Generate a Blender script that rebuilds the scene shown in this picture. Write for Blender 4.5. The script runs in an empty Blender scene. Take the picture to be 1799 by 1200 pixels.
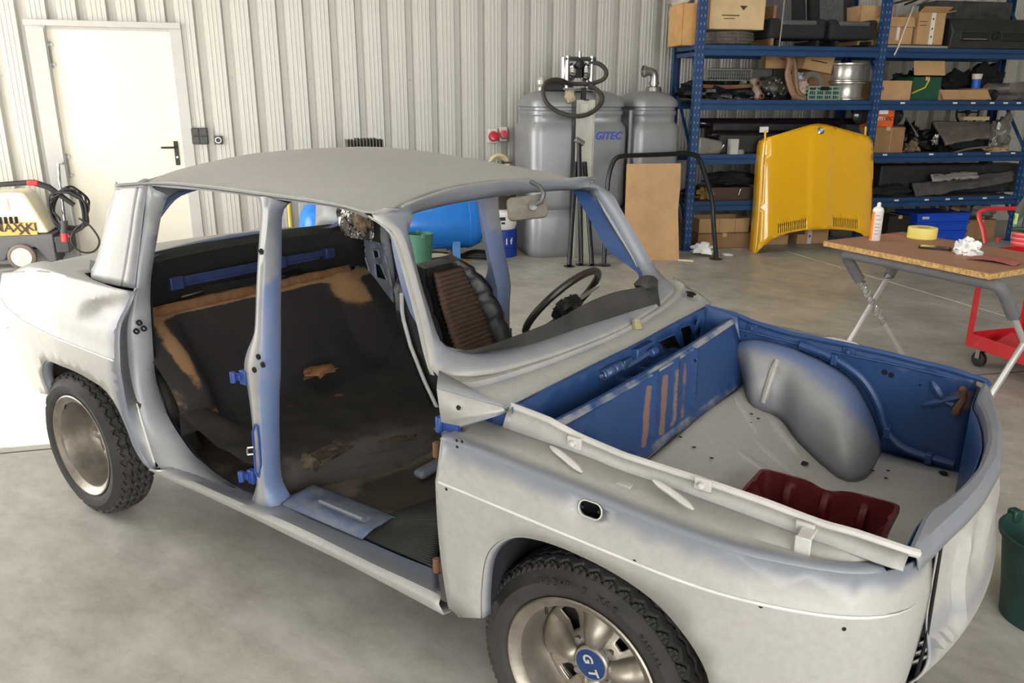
import bpy, bmesh, math, random
import numpy as np
from mathutils import Vector, Matrix, noise
from mathutils.geometry import delaunay_2d_cdt
random.seed(7)
SC = bpy.context.scene
COL = SC.collection
PI = math.pi
# ---------------------------------------------------------------- camera
F_PX, YAW, PIT, ROL = 1398.8, math.radians(125.647), math.radians(17.1), math.radians(.2197)
CAM = np.array([.7939, -2.0355, 1.6299])
_h = np.array([math.cos(YAW), math.sin(YAW), 0]); _z = np.array([0, 0, 1.])
_r = np.cross(_h, _z); _f = _h * math.cos(PIT) - _z * math.sin(PIT); _u = np.cross(_r, _f)
_c, _s = math.cos(ROL), math.sin(ROL)
RT, UP, FW = _c * _r + _s * _u, -_s * _r + _c * _u, _f
cd = bpy.data.cameras.new('camera'); cam = bpy.data.objects.new('camera', cd); COL.objects.link(cam)
cd.sensor_width = 36; cd.lens = F_PX / 1799 * 36; cd.clip_end = 200; cd.clip_start = .05
cam.matrix_world = Matrix([[RT[0], UP[0], -FW[0], CAM[0]], [RT[1], UP[1], -FW[1], CAM[1]], [RT[2], UP[2], -FW[2], CAM[2]], [0, 0, 0, 1]])
SC.camera = cam
# ---------------------------------------------------------------- room frame: s along the back wall, t away from it into the room
WA = math.radians(51)
WD = np.array([math.cos(WA), math.sin(WA), 0]); WN = np.array([-math.sin(WA), math.cos(WA), 0])
W0 = np.array([-7.7707, 1.8175, 0])
def RM(s, t, z=0): return W0 + WD * s - WN * t + np.array([0, 0, z])
S0, S1, T1, HC = -2.6, 14.0, 14.5, 6.0
GL = (1.0, 4.95, 4.6)       # gate in the left wall: t0, t1, height
GF = (-1.6, 6.8, 4.6)       # gate in the front wall: s0, s1, height
# ---------------------------------------------------------------- world, sun, exposure
w = bpy.data.worlds.new('world'); SC.world = w; w.use_nodes = True
bg = w.node_tree.nodes['Background']
bg.inputs[0].default_value = (1, .99, .975, 1); bg.inputs[1].default_value = 3.8
sd = bpy.data.lights.new('sun', 'SUN'); sd.energy = 14; sd.angle = .01; sd.color = (1, .96, .90)
so = bpy.data.objects.new('sun', sd); COL.objects.link(so)
_sv = Vector(WD * 1.0 - WN * .02 + np.array([0, 0, -1.02]))
so.rotation_euler = _sv.to_track_quat('-Z', 'Y').to_euler()
def portal(name, c, xd, sx, sy):
    a = bpy.data.lights.new(name, 'AREA'); a.shape = 'RECTANGLE'; a.size = sx; a.size_y = sy; a.cycles.is_portal = True
    o = bpy.data.objects.new(name, a); COL.objects.link(o)
    zd = -np.array(xd[1]); x = np.array(xd[0]); y = np.cross(zd, x)
    o.matrix_world = Matrix([[x[0], y[0], zd[0], c[0]], [x[1], y[1], zd[1], c[1]], [x[2], y[2], zd[2], c[2]], [0, 0, 0, 1]])
portal('left_gate_daylight', RM(S0 + .02, (GL[0] + GL[1]) / 2, GL[2] / 2), (-WN, WD), GL[1] - GL[0], GL[2])
portal('front_gate_daylight', RM((GF[0] + GF[1]) / 2, T1 - .02, GF[2] / 2), (WD, WN), GF[1] - GF[0], GF[2])
SC.view_settings.view_transform = 'Standard'; SC.view_settings.look = 'None'
SC.view_settings.exposure = 1.08; SC.view_settings.gamma = 1; SC.view_settings.use_curve_mapping = False
SC.cycles.use_denoising = True; SC.cycles.max_bounces = 10; SC.cycles.diffuse_bounces = 6
SC.cycles.caustics_reflective = False; SC.cycles.caustics_refractive = False; SC.cycles.sample_clamp_indirect = 8
# ---------------------------------------------------------------- pixel -> point on a known plane
def ray(px, py): return FW + RT * (px - 899.5) / F_PX - UP * (py - 600) / F_PX
def onpl(p, n, c):
    d = ray(*p); n = np.asarray(n, float); return CAM + d * ((c - n @ CAM) / (n @ d))
def oX(p, x): return onpl(p, (1, 0, 0), x)
def oY(p, y): return onpl(p, (0, 1, 0), y)
def oZ(p, z): return onpl(p, (0, 0, 1), z)
def LY(ps, ys):
    if not hasattr(ys, '__len__'): ys = [ys] * len(ps)
    return [oY(p, y) for p, y in zip(ps, ys)]
# ---------------------------------------------------------------- materials
MATS = {}
def srgb(r, g, b):
    f = lambda c: ((c / 255 + .055) / 1.055) ** 2.4 if c > 10 else c / 255 / 12.92
    return (f(r), f(g), f(b), 1)
def mat(name, col, rough=.5, metal=0, var=.12, scale=8, bump=0, bscale=40, col2=None, spec=.5, alpha=None, trans=0, coat=0):
    if name in MATS: return MATS[name]
    m = bpy.data.materials.new(name); m.use_nodes = True; N = m.node_tree.nodes; L = m.node_tree.links
    b = N['Principled BSDF']; col = srgb(*col)
    b.inputs['Roughness'].default_value = rough; b.inputs['Metallic'].default_value = metal
    b.inputs['Specular IOR Level'].default_value = spec; b.inputs['Coat Weight'].default_value = coat
    b.inputs['Coat Roughness'].default_value = .08
    if trans: b.inputs['Transmission Weight'].default_value = trans
    tc = N.new('ShaderNodeTexCoord'); n = N.new('ShaderNodeTexNoise'); n.inputs['Scale'].default_value = scale
    n.inputs['Detail'].default_value = 6; n.inputs['Roughness'].default_value = .6
    L.new(tc.outputs['Object'], n.inputs['Vector'])
    r = N.new('ShaderNodeValToRGB'); c2 = srgb(*col2) if col2 else tuple(c * (1 - var * 1.6) for c in col[:3]) + (1,)
    r.color_ramp.elements[0].position = .3; r.color_ramp.elements[1].position = .7
    r.color_ramp.elements[0].color = c2; r.color_ramp.elements[1].color = tuple(min(1, c * (1 + var * .5)) for c in col[:3]) + (1,) if not col2 else col
    L.new(n.outputs['Fac'], r.inputs['Fac']); L.new(r.outputs['Color'], b.inputs['Base Color'])
    if bump:
        n2 = N.new('ShaderNodeTexNoise'); n2.inputs['Scale'].default_value = bscale; n2.inputs['Detail'].default_value = 4
        L.new(tc.outputs['Object'], n2.inputs['Vector'])
        bp = N.new('ShaderNodeBump'); bp.inputs['Strength'].default_value = bump; bp.inputs['Distance'].default_value = .01
        L.new(n2.outputs['Fac'], bp.inputs['Height']); L.new(bp.outputs['Normal'], b.inputs['Normal'])
    MATS[name] = m; return m
def layered(name, base, layers, rough=.5, nscale=7, bump=.1, metal=0, fine=60, amt=.55, sharp=.12):
    """base colour with paint layers laid over it where the point attribute Col (R, G, B) says, with torn noisy edges"""
    m = bpy.data.materials.new(name); m.use_nodes = True; N = m.node_tree.nodes; L = m.node_tree.links
    b = N['Principled BSDF']; b.inputs['Roughness'].default_value = rough; b.inputs['Metallic'].default_value = metal
    tc = N.new('ShaderNodeTexCoord'); at = N.new('ShaderNodeAttribute'); at.attribute_name = 'Col'
    sp = N.new('ShaderNodeSeparateColor'); L.new(at.outputs['Color'], sp.inputs[0])
    nz = N.new('ShaderNodeTexNoise'); nz.inputs['Scale'].default_value = nscale; nz.inputs['Detail'].default_value = 8; nz.inputs['Roughness'].default_value = .65
    mp = N.new('ShaderNodeMapping'); mp.inputs['Scale'].default_value = (.55, 1, 1.6)
    L.new(tc.outputs['Object'], mp.inputs[0]); L.new(mp.outputs[0], nz.inputs['Vector'])
    nf = N.new('ShaderNodeTexNoise'); nf.inputs['Scale'].default_value = fine; nf.inputs['Detail'].default_value = 3; L.new(tc.outputs['Object'], nf.inputs['Vector'])
    v = N.new('ShaderNodeMix'); v.data_type = 'RGBA'; L.new(nf.outputs['Fac'], v.inputs[0])
    v.inputs[6].default_value = srgb(*[c * .93 for c in base]); v.inputs[7].default_value = srgb(*[min(255, c * 1.05) for c in base])
    cur = v.outputs[2]
    for i, (c, k) in enumerate(layers):
        a = N.new('ShaderNodeMath'); a.operation = 'MULTIPLY_ADD'; L.new(nz.outputs['Fac'], a.inputs[0]); a.inputs[1].default_value = amt * 2; L.new(sp.outputs[i], a.inputs[2])
        mr = N.new('ShaderNodeMapRange'); mr.interpolation_type = 'SMOOTHSTEP'; L.new(a.outputs[0], mr.inputs[0])
        mr.inputs[1].default_value = .5 + amt - sharp; mr.inputs[2].default_value = .5 + amt + sharp; mr.inputs[4].default_value = k
        x = N.new('ShaderNodeMix'); x.data_type = 'RGBA'; L.new(mr.outputs[0], x.inputs[0]); L.new(cur, x.inputs[6]); x.inputs[7].default_value = srgb(*c); cur = x.outputs[2]
    L.new(cur, b.inputs['Base Color'])
    if bump:
        bp = N.new('ShaderNodeBump'); bp.inputs['Strength'].default_value = bump; bp.inputs['Distance'].default_value = .004
        L.new(nz.outputs['Fac'], bp.inputs['Height']); L.new(bp.outputs['Normal'], b.inputs['Normal'])
    MATS[name] = m; return m
PRIMER = layered('grey_primer', (158, 156, 151), [((116, 120, 128), 1), ((80, 104, 150), .75), ((120, 92, 72), 1)], rough=.42, nscale=9, bump=.03, amt=.22, sharp=.34)
BLUE = layered('blue_paint', (40, 68, 114), [((140, 142, 144), 1), ((26, 54, 108), .9), ((122, 98, 88), 1)], rough=.38, nscale=6, bump=.06)
FELT = layered('dark_felt', (34, 31, 29), [((128, 98, 66), 1), ((30, 60, 125), .9), ((62, 57, 51), .8)], rough=.9, nscale=9, bump=.6, fine=25, amt=.45)
MUD = layered('dirty_floor_coat', (54, 47, 39), [((100, 92, 80), .8), ((40, 80, 150), .9), ((40, 36, 32), .9)], rough=.75, nscale=11, bump=.4, fine=30)
RUBBER = mat('tyre_rubber', (52, 50, 48), .75, var=.3, scale=12, bump=.15, bscale=90)
ALLOY = mat('dull_alloy', (158, 150, 138), .42, .75, var=.3, scale=9, bump=.1)
STEEL = mat('steel', (170, 170, 168), .3, .9, var=.1)
CHROME = mat('chrome', (210, 210, 212), .12, 1, var=.03)
BLACK = mat('black_plastic', (24, 24, 25), .5, var=.2)
BLACKV = mat('black_vinyl', (26, 26, 28), .38, var=.2, bump=.15, bscale=50)
DARK = mat('dark_hole', (10, 10, 10), .9)
DGREY = mat('dark_grey_plastic', (62, 63, 65), .55)
CARD = mat('cardboard', (188, 152, 108), .85, var=.12, scale=5, bump=.1)
CARDP = mat('pale_cardboard', (206, 180, 138), .85, var=.1, scale=5)
CARDD = mat('dark_cardboard', (150, 116, 80), .85, var=.15, scale=5)
WHITE = mat('white_plastic', (228, 226, 220), .5, var=.05)
PAPER = mat('white_paper', (238, 238, 236), .85, var=.04, bump=.3)
RED = mat('red_paint', (200, 32, 40), .4, var=.08, coat=.3)
BRED = mat('red_brown_plastic', (92, 28, 30), .42, var=.15)
TUBE = mat('black_steel_tube', (48, 49, 52), .25, .6, var=.15)
RACKB = mat('rack_blue', (22, 62, 108), .45, var=.12, coat=.1)
TANKG = mat('grey_tank_plastic', (150, 152, 156), .42, .35, var=.08, scale=3)
WALLM = mat('wall_sheet', (186, 184, 177), .45, .1, var=.03, scale=1.5)
RUST = mat('rusty_steel', (128, 92, 70), .7, .3, var=.3, scale=14)
GREEN = mat('green_plastic', (52, 112, 88), .5, var=.1)
BBLUE = mat('bright_blue_plastic', (20, 76, 200), .4, var=.08)
COMPB = mat('compressor_blue', (30, 128, 226), .35, var=.06, coat=.3)
# ---------------------------------------------------------------- mesh helpers
class G:
    def __init__(s): s.v = []; s.f = []; s.m = []; s.a = []
    def add(s, vs, fs, mi=0, M=None, at=None):
        o = len(s.v)
        for i, p in enumerate(vs):
            p = Vector([float(q) for q in p]); s.v.append(M @ p if M else p)
            s.a.append(at[i] if at else (0, 0, 0))
        for f in fs: s.f.append([o + i for i in f]); s.m.append(mi)
        return s
    def box(s, c, d, mi=0, M=None, rz=0, taper=1):
        x, y, z = [q / 2 for q in d]; vs = []
        for sz, k in ((-1, 1), (1, taper)):
            for sx, sy in ((-1, -1), (1, -1), (1, 1), (-1, 1)):
                px, py = sx * x * k, sy * y * k
                vs.append((c[0] + px * math.cos(rz) - py * math.sin(rz), c[1] + px * math.sin(rz) + py * math.cos(rz), c[2] + sz * z))
        return s.add(vs, [(3, 2, 1, 0), (4, 5, 6, 7), (0, 1, 5, 4), (1, 2, 6, 5), (2, 3, 7, 6), (3, 0, 4, 7)], mi, M)
    def tube(s, pts, r, n=8, mi=0, M=None, closed=False, cap=True, sq=1):
        pts = [Vector([float(q) for q in p]) for p in pts]; k = len(pts); vs = []; fs = []
        rs = r if hasattr(r, '__len__') else [r] * k
        t0 = None; nx = None
        for i, p in enumerate(pts):
            a = pts[(i - 1) % k] if (closed or i) else p; b = pts[(i + 1) % k] if (closed or i < k - 1) else p
            t = (b - a)
            t = t.normalized() if t.length > 1e-9 else Vector((0, 0, 1))
            if nx is None:
                nx = t.cross(Vector((0, 0, 1)))
                if nx.length < .1: nx = t.cross(Vector((1, 0, 0)))
            nx = (nx - t * nx.dot(t)).normalized(); ny = t.cross(nx)
            for j in range(n):
                q = 2 * PI * j / n; vs.append(p + (nx * math.cos(q) + ny * math.sin(q) * sq) * rs[i])
        for i in range(k if closed else k - 1):
            for j in range(n): fs.append((i * n + j, i * n + (j + 1) % n, ((i + 1) % k) * n + (j + 1) % n, ((i + 1) % k) * n + j))
        if cap and not closed: fs += [tuple(range(n))[::-1], tuple((k - 1) * n + j for j in range(n))]
        return s.add(vs, fs, mi, M)
    def lathe(s, prof, n=24, mi=0, M=None, ph=0, arc=2 * PI):
        vs = []; fs = []; k = len(prof); full = abs(arc - 2 * PI) < 1e-6; nn = n if full else n + 1
        for i in range(nn):
            q = ph + arc * i / n
            for r, z in prof: vs.append((r * math.cos(q), r * math.sin(q), z))
        for i in range(n):
            for j in range(k - 1):
                a, b = i * k + j, ((i + 1) % nn) * k + j
                fs.append((a, b, b + 1, a + 1))
        return s.add(vs, fs, mi, M)
    def prism(s, poly, z0, z1, mi=0, M=None):
        n = len(poly); vs = [(p[0], p[1], z0) for p in poly] + [(p[0], p[1], z1) for p in poly]
        return s.add(vs, [tuple(range(n))[::-1], tuple(range(n, 2 * n))] + [(i, (i + 1) % n, n + (i + 1) % n, n + i) for i in range(n)], mi, M)
    def grid(s, rows, mi=0, M=None, cu=False, cv=False, at=None):
        k = len(rows[0]); vs = [p for r in rows for p in r]; R = len(rows); fs = []
        for i in range(R if cv else R - 1):
            for j in range(k if cu else k - 1):
                a, b = i * k, ((i + 1) % R) * k
                fs.append((a + j, a + (j + 1) % k, b + (j + 1) % k, b + j))
        if at: at = [q for r in at for q in r]
        return s.add(vs, fs, mi, M, at)
    def blob(s, c, d, n=12, k=.15, sc=3, mi=0, seed=0, M=None, flat=False):
        vs = []; fs = []
        R = n // 2 + 2
        for i in range(R + 1):
            th = PI * i / R
            for j in range(n):
                ph = 2 * PI * j / n
                p = Vector((math.sin(th) * math.cos(ph), math.sin(th) * math.sin(ph), math.cos(th)))
                e = 1 + k * 2 * noise.noise(p * sc + Vector((seed, seed * 2.3, 0)))
                q = p * e
                if flat and q.z < -.55: q.z = -.55
                vs.append((c[0] + q.x * d[0] / 2, c[1] + q.y * d[1] / 2, c[2] + q.z * d[2] / 2))
        for i in range(R):
            for j in range(n): fs.append((i * n + j, (i + 1) * n + j, (i + 1) * n + (j + 1) % n, i * n + (j + 1) % n))
        return s.add(vs, fs, mi, M)
    def obj(s, name, mats, parent=None, smooth=True, ang=35, solid=0, off=-1, bev=0, bseg=2, moff=0, kind=None, label=None, weld=False, fixn=True, sub=0, ctr=None, flip=False):
        me = bpy.data.meshes.new(name); me.from_pydata([tuple(p) for p in s.v], [], s.f)
        if not hasattr(mats, '__len__'): mats = [mats]
        for m in mats: me.materials.append(m)
        if len(mats) > 1: me.polygons.foreach_set('material_index', s.m)
        if any(a != (0, 0, 0) for a in s.a):
            ca = me.color_attributes.new('Col', 'FLOAT_COLOR', 'POINT')
            ca.data.foreach_set('color', [q for a in s.a for q in (a[0], a[1], a[2], 1)])
        if weld or fixn:
            bm = bmesh.new(); bm.from_mesh(me)
            if weld: bmesh.ops.remove_doubles(bm, verts=bm.verts, dist=1e-5)
            if fixn: bmesh.ops.recalc_face_normals(bm, faces=bm.faces)
            if ctr is not None:
                cv = Vector(ctr); bm.normal_update()
                if sum(f.normal.dot(f.calc_center_median() - cv) * f.calc_area() for f in bm.faces) < 0: bmesh.ops.reverse_faces(bm, faces=bm.faces)
            if flip: bmesh.ops.reverse_faces(bm, faces=bm.faces)
            bm.to_mesh(me); bm.free()
        if smooth:
            me.shade_smooth(); me.set_sharp_from_angle(angle=math.radians(ang))
        o = bpy.data.objects.new(name, me); COL.objects.link(o)
        if parent: o.parent = parent
        if sub:
            md = o.modifiers.new('subdivision', 'SUBSURF'); md.levels = sub; md.render_levels = sub
        if solid:
            md = o.modifiers.new('solid', 'SOLIDIFY'); md.thickness = solid; md.offset = off
            if moff: md.material_offset = moff; md.material_offset_rim = 0
        if bev:
            md = o.modifiers.new('bevel', 'BEVEL'); md.width = bev; md.segments = bseg; md.limit_method = 'ANGLE'; md.angle_limit = .7
        if kind: o['kind'] = kind
        if label: o['label'] = label
        return o
def tag(o, label, cat, group=None, kind=None):
    o['label'] = label; o['category'] = cat
    if group: o['group'] = group
    if kind: o['kind'] = kind
    return o
def empty(name, loc=(0, 0, 0), rz=0, parent=None):
    o = bpy.data.objects.new(name, None); COL.objects.link(o); o.location = [float(q) for q in loc]; o.rotation_euler = (0, 0, rz); o.empty_display_size = .1
    if parent: o.parent = parent
    return o
def thing(name, label, cat, loc=(0, 0, 0), rz=0, group=None): return tag(empty(name, loc, rz), label, cat, group)
def dup(o, parent=None, label=None):
    c = o.copy(); COL.objects.link(c)
    if parent: c.parent = parent
    for ch in list(o.children): dup(ch, c)
    if label: c['label'] = label
    return c
def cr(pts, n, closed=False):
    """Catmull-Rom through the points, resampled evenly to n points"""
    P = [np.asarray(p, float) for p in pts]; k = len(P); out = []
    for i in range(k if closed else k - 1):
        if closed: a, b, c, d = P[i - 1], P[i], P[(i + 1) % k], P[(i + 2) % k]
        else: a, b, c, d = P[max(i - 1, 0)], P[i], P[i + 1], P[min(i + 2, k - 1)]
        for q in range(12):
            t = q / 12; out.append(.5 * (2 * b + (c - a) * t + (2 * a - 5 * b + 4 * c - d) * t * t + (3 * b - a - 3 * c + d) * t ** 3))
    out.append(P[0] if closed else P[-1]); out = np.array(out)
    L = np.concatenate([[0], np.cumsum(np.linalg.norm(np.diff(out, axis=0), axis=1))])
    q = np.linspace(0, L[-1], n + 1 if closed else n)
    r = np.stack([np.interp(q, L, out[:, i]) for i in range(out.shape[1])], 1)
    return r[:-1] if closed else r
def inpoly(p, poly):
    x, y = p; c = False; n = len(poly); j = n - 1
    for i in range(n):
        a, b = poly[i], poly[j]
        if (a[1] > y) != (b[1] > y) and x < (b[0] - a[0]) * (y - a[1]) / (b[1] - a[1]) + a[0]: c = not c
        j = i
    return c
def cut(outline, holes, step, extra=()):
    """triangulated flat sheet with holes, with interior points for bending"""
    loops = []
    for lp, st in [(outline, step)] + [(h, step) for h in holes]:
        q = []
        n = len(lp)
        for i in range(n):
            a = np.array(lp[i][:2], float); b = np.array(lp[(i + 1) % n][:2], float); k = max(1, int(np.linalg.norm(b - a) / st))
            for j in range(k): q.append(tuple(a + (b - a) * j / k))
        loops.append(q)
    vs = []; es = []
    for q in loops:
        o = len(vs); vs += q; es += [(o + i, o + (i + 1) % len(q)) for i in range(len(q))]
    B = np.array(vs)
    for ln in extra:
        for p in ln:
            if inpoly(p, loops[0]) and not any(inpoly(p, h) for h in loops[1:]) and np.min(np.linalg.norm(B - np.array(p), axis=1)) > .003: vs.append(tuple(p))
    B2 = np.array(vs); mn = B.min(0); mx = B.max(0)
    x = mn[0] + step / 2; row = 0
    while x < mx[0]:
        y = mn[1] + step / 2 + (step / 2 if row % 2 else 0)
        while y < mx[1]:
            if inpoly((x, y), loops[0]) and not any(inpoly((x, y), h) for h in loops[1:]) and np.min(np.abs(B2 - np.array((x, y))).max(1)) > step * .45: vs.append((x, y))
            y += step
        x += step * .87; row += 1
    r = delaunay_2d_cdt([Vector(p) for p in vs], es, [], 0, 1e-6)
    ov = [tuple(p) for p in r[0]]; fs = []
    for f in r[2]:
        c = (sum(ov[i][0] for i in f) / len(f), sum(ov[i][1] for i in f) / len(f))
        if inpoly(c, loops[0]) and not any(inpoly(c, h) for h in loops[1:]): fs.append(tuple(f))
    used = sorted({i for f in fs for i in f}); mp = {o: i for i, o in enumerate(used)}
    return [ov[i] for i in used], [tuple(mp[i] for i in f) for f in fs]
def segd(p, poly, closed=True):
    """distance of a 2D point from a polyline"""
    P = np.array([q[:2] for q in poly], float); A = P; Bq = np.roll(P, -1, 0)
    if not closed: A, Bq = P[:-1], P[1:]
    d = Bq - A; t = np.clip(((np.array(p) - A) * d).sum(1) / np.maximum((d * d).sum(1), 1e-12), 0, 1)
    return float(np.min(np.linalg.norm(A + d * t[:, None] - np.array(p), axis=1)))
def mirY(g):
    h = G(); h.v = [Vector((p.x, -p.y, p.z)) for p in g.v]; h.f = [list(f)[::-1] for f in g.f]; h.m = list(g.m); h.a = list(g.a); return h
_txt = {}
def text(g, body, size, M, mi=0, depth=.002, bold=False, shear=0, wx=1):
    """lettering as mesh, centred, in the XY plane of M"""
    cu = bpy.data.curves.new('t', 'FONT'); cu.body = body; cu.size = size; cu.extrude = depth; cu.align_x = 'CENTER'; cu.align_y = 'CENTER'; cu.shear = shear
    cu.resolution_u = 3
    if bold: cu.offset = size * .025
    o = bpy.data.objects.new('t', cu); COL.objects.link(o)
    bpy.context.view_layer.update()
    me = o.evaluated_get(bpy.context.evaluated_depsgraph_get()).to_mesh()
    S = Matrix.Diagonal((wx, 1, 1, 1))
    g.add([S @ v.co for v in me.vertices], [tuple(p.vertices) for p in me.polygons], mi, M)
    o.to_mesh_clear(); bpy.data.objects.remove(o); bpy.data.curves.remove(cu)
def frame(o, x, y):
    """matrix with origin o, X along x, Y close to y"""
    x = Vector([float(q) for q in x]).normalized(); y = Vector([float(q) for q in y]); y = (y - x * y.dot(x)).normalized(); z = x.cross(y)
    return Matrix([[x.x, y.x, z.x, float(o[0])], [x.y, y.y, z.y, float(o[1])], [x.z, y.z, z.z, float(o[2])], [0, 0, 0, 1]])
def TR(x, y, z): return Matrix.Translation((float(x), float(y), float(z)))
def RO(a, ax): return Matrix.Rotation(a, 4, ax)
def rrect(w, h, r, n=4, cx=0, cy=0):
    q = []
    for sx, sy, a0 in ((1, 1, 0), (-1, 1, PI / 2), (-1, -1, PI), (1, -1, 1.5 * PI)):
        for i in range(n + 1):
            a = a0 + PI / 2 * i / n; q.append((cx + sx * (w / 2 - r) + r * math.cos(a), cy + sy * (h / 2 - r) + r * math.sin(a)))
    return q
def circ(cx, cy, r, n=12, ry=None): return [(cx + r * math.cos(2 * PI * i / n), cy + (ry or r) * math.sin(2 * PI * i / n)) for i in range(n)]
# ================================================================ ROOM
def rmat(): # maps (s, z, t) local coordinates to world
    return Matrix([[WD[0], -WN[0], 0, W0[0]], [WD[1], -WN[1], 0, W0[1]], [0, 0, 1, 0], [0, 0, 0, 1]])
RMX = rmat()   # local (s, t, z)
def wallx(p):  # pixel on the back wall's face -> (s, z)
    q = onpl(p, WN, WN @ W0 - .062) - W0; return float(q @ WD), float(q[2])
def concrete():
    m = bpy.data.materials.new('concrete_floor'); m.use_nodes = True; N = m.node_tree.nodes; L = m.node_tree.links; b = N['Principled BSDF']
    tc = N.new('ShaderNodeTexCoord')
    def nz(sc, det, rough=.6, st=(1, 1, 1)):
        mp = N.new('ShaderNodeMapping'); mp.inputs['Scale'].default_value = st; L.new(tc.outputs['Object'], mp.inputs[0])
        n = N.new('ShaderNodeTexNoise'); n.inputs['Scale'].default_value = sc; n.inputs['Detail'].default_value = det; n.inputs['Roughness'].default_value = rough; L.new(mp.outputs[0], n.inputs['Vector']); return n
    def ramp(n, p0, p1, c0, c1):
        r = N.new('ShaderNodeValToRGB'); r.color_ramp.elements[0].position = p0; r.color_ramp.elements[1].position = p1; r.color_ramp.elements[0].color = c0; r.color_ramp.elements[1].color = c1
        L.new(n.outputs['Fac'], r.inputs['Fac']); return r
    a = ramp(nz(.9, 8, .65), .32, .68, srgb(160, 156, 146), srgb(198, 195, 187))
    c = ramp(nz(5, 9, .7, (1, 1.8, 1)), .3, .62, srgb(176, 172, 164), srgb(255, 255, 255))
    e = ramp(nz(38, 6, .75), .56, .70, srgb(255, 255, 255), srgb(225, 224, 220))
    mx = N.new('ShaderNodeMix'); mx.data_type = 'RGBA'; mx.blend_type = 'MULTIPLY'; mx.inputs[0].default_value = .55; L.new(a.outputs[0], mx.inputs[6]); L.new(c.outputs[0], mx.inputs[7])
    m2 = N.new('ShaderNodeMix'); m2.data_type = 'RGBA'; m2.blend_type = 'MULTIPLY'; m2.inputs[0].default_value = .6; L.new(mx.outputs[2], m2.inputs[6]); L.new(e.outputs[0], m2.inputs[7])
    L.new(m2.outputs[2], b.inputs['Base Color'])
    rr = N.new('ShaderNodeMapRange'); L.new(nz(3, 8).outputs['Fac'], rr.inputs[0]); rr.inputs[1].default_value = .3; rr.inputs[2].default_value = .7; rr.inputs[3].default_value = .28; rr.inputs[4].default_value = .55
    L.new(rr.outputs[0], b.inputs['Roughness'])
    bp = N.new('ShaderNodeBump'); bp.inputs['Strength'].default_value = .08; bp.inputs['Distance'].default_value = .01; L.new(nz(22, 6).outputs['Fac'], bp.inputs['Height']); L.new(bp.outputs['Normal'], b.inputs['Normal'])
    return m
CONC = concrete()
def struct(o, label, cat): return tag(o, label, cat, kind='structure')
fl = G().box(((S0 + S1) / 2 - 3, 8, -.1), (S1 - S0 + 22, 32, .2), 0, RMX).obj('floor', CONC, smooth=False)
struct(fl, 'smooth stained beige concrete workshop floor under everything', 'floor')
PALE = mat('pale_joint', (214, 208, 196), .8); DJ = mat('dark_joint', (84, 78, 70), .9)
for a, b, m, wd in (((1400, 447), (1799, 565), PALE, .012), ((1630, 665), (1799, 653), DJ, .01), ((0, 797), (96, 788), DJ, .01)):
    A, B = oZ(a, 0), oZ(b, 0); d = (B - A) / np.linalg.norm(B - A); A = A - d * .2; B = B + d * .8; n = np.array([-d[1], d[0], 0]) * wd / 2; u = np.array([0, 0, .0015])
    g = G(); g.add([A - n, B - n, B + n, A + n, A - n + u, B - n + u, B + n + u, A + n + u], [(3, 2, 1, 0), (4, 5, 6, 7), (0, 1, 5, 4), (1, 2, 6, 5), (2, 3, 7, 6), (3, 0, 4, 7)])
    g.obj('floor_joint', m, fl, smooth=False)
wb = G().box(((S0 + S1) / 2, -.06, HC / 2), (S1 - S0, .1, HC), 0, RMX).obj('wall_back', WALLM, smooth=False)
struct(wb, 'pale ribbed sheet metal back wall of the workshop', 'wall')
PITCH = .2625
FD = .062
prof = [(0, .002), (.026, FD), (.055, FD), (.058, FD + .004), (.064, FD + .004), (.067, FD), (.098, FD), (.101, FD + .004), (.107, FD + .004), (.110, FD), (.138, FD), (.141, FD + .004), (.147, FD + .004), (.150, FD), (.190, FD), (.206, .002), (PITCH, .002)]
def wpanel(z0, z1, name='cladding_panel'):
    g = G(); g.grid([[(a, b, z) for a, b in prof] for z in (z0, z1)])
    if z0 < 1.8: g.lathe([(.009, .0), (.009, .006), (.0, .009)], 8, 0, TR(.234, .002, 1.8) @ RO(-PI / 2, 'X'))
    return g
ph = wallx((851, 140))[0] % PITCH
DS0, DS1, DZ = .09, 1.46, 2.30
pm = {}
k = int((S0 - ph) / PITCH)
while ph + k * PITCH < S1:
    s = ph + k * PITCH; k += 1
    if s < S0: continue
    key = (DZ if s + .2 > DS0 + .04 and s + .06 < DS1 - .03 else 0)
    if key not in pm: pm[key] = o = wpanel(key, HC - .02).obj('cladding_panel', WALLM, wb, ang=20, fixn=False)
    else: o = pm[key].copy(); COL.objects.link(o)
    o.matrix_world = RMX @ TR(s, 0, 0); o.parent = wb
def wallbox(name, boxes, label):
    g = G()
    for c, d in boxes: g.box(c, d, 0, RMX)
    struct(g.obj(name, WALLM, smooth=False), label, 'wall')
wallbox('wall_left', [((S0 - .1, GL[0] / 2, HC / 2), (.2, GL[0], HC)), ((S0 - .1, (GL[1] + T1) / 2, HC / 2), (.2, T1 - GL[1], HC)), ((S0 - .1, (GL[0] + GL[1]) / 2, (GL[2] + HC) / 2), (.2, GL[1] - GL[0], HC - GL[2]))], 'left workshop wall with a tall open gate onto the sunny yard')
wallbox('wall_front', [(((S0 + GF[0]) / 2, T1 + .1, HC / 2), (GF[0] - S0, .2, HC)), (((GF[1] + S1) / 2, T1 + .1, HC / 2), (S1 - GF[1], .2, HC)), (((GF[0] + GF[1]) / 2, T1 + .1, (GF[2] + HC) / 2), (GF[1] - GF[0], .2, HC - GF[2]))], 'front workshop wall with a wide open gate')
wallbox('wall_right', [((S1 + .1, T1 / 2, HC / 2), (.2, T1, HC))], 'plain right end wall of the workshop')
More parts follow.
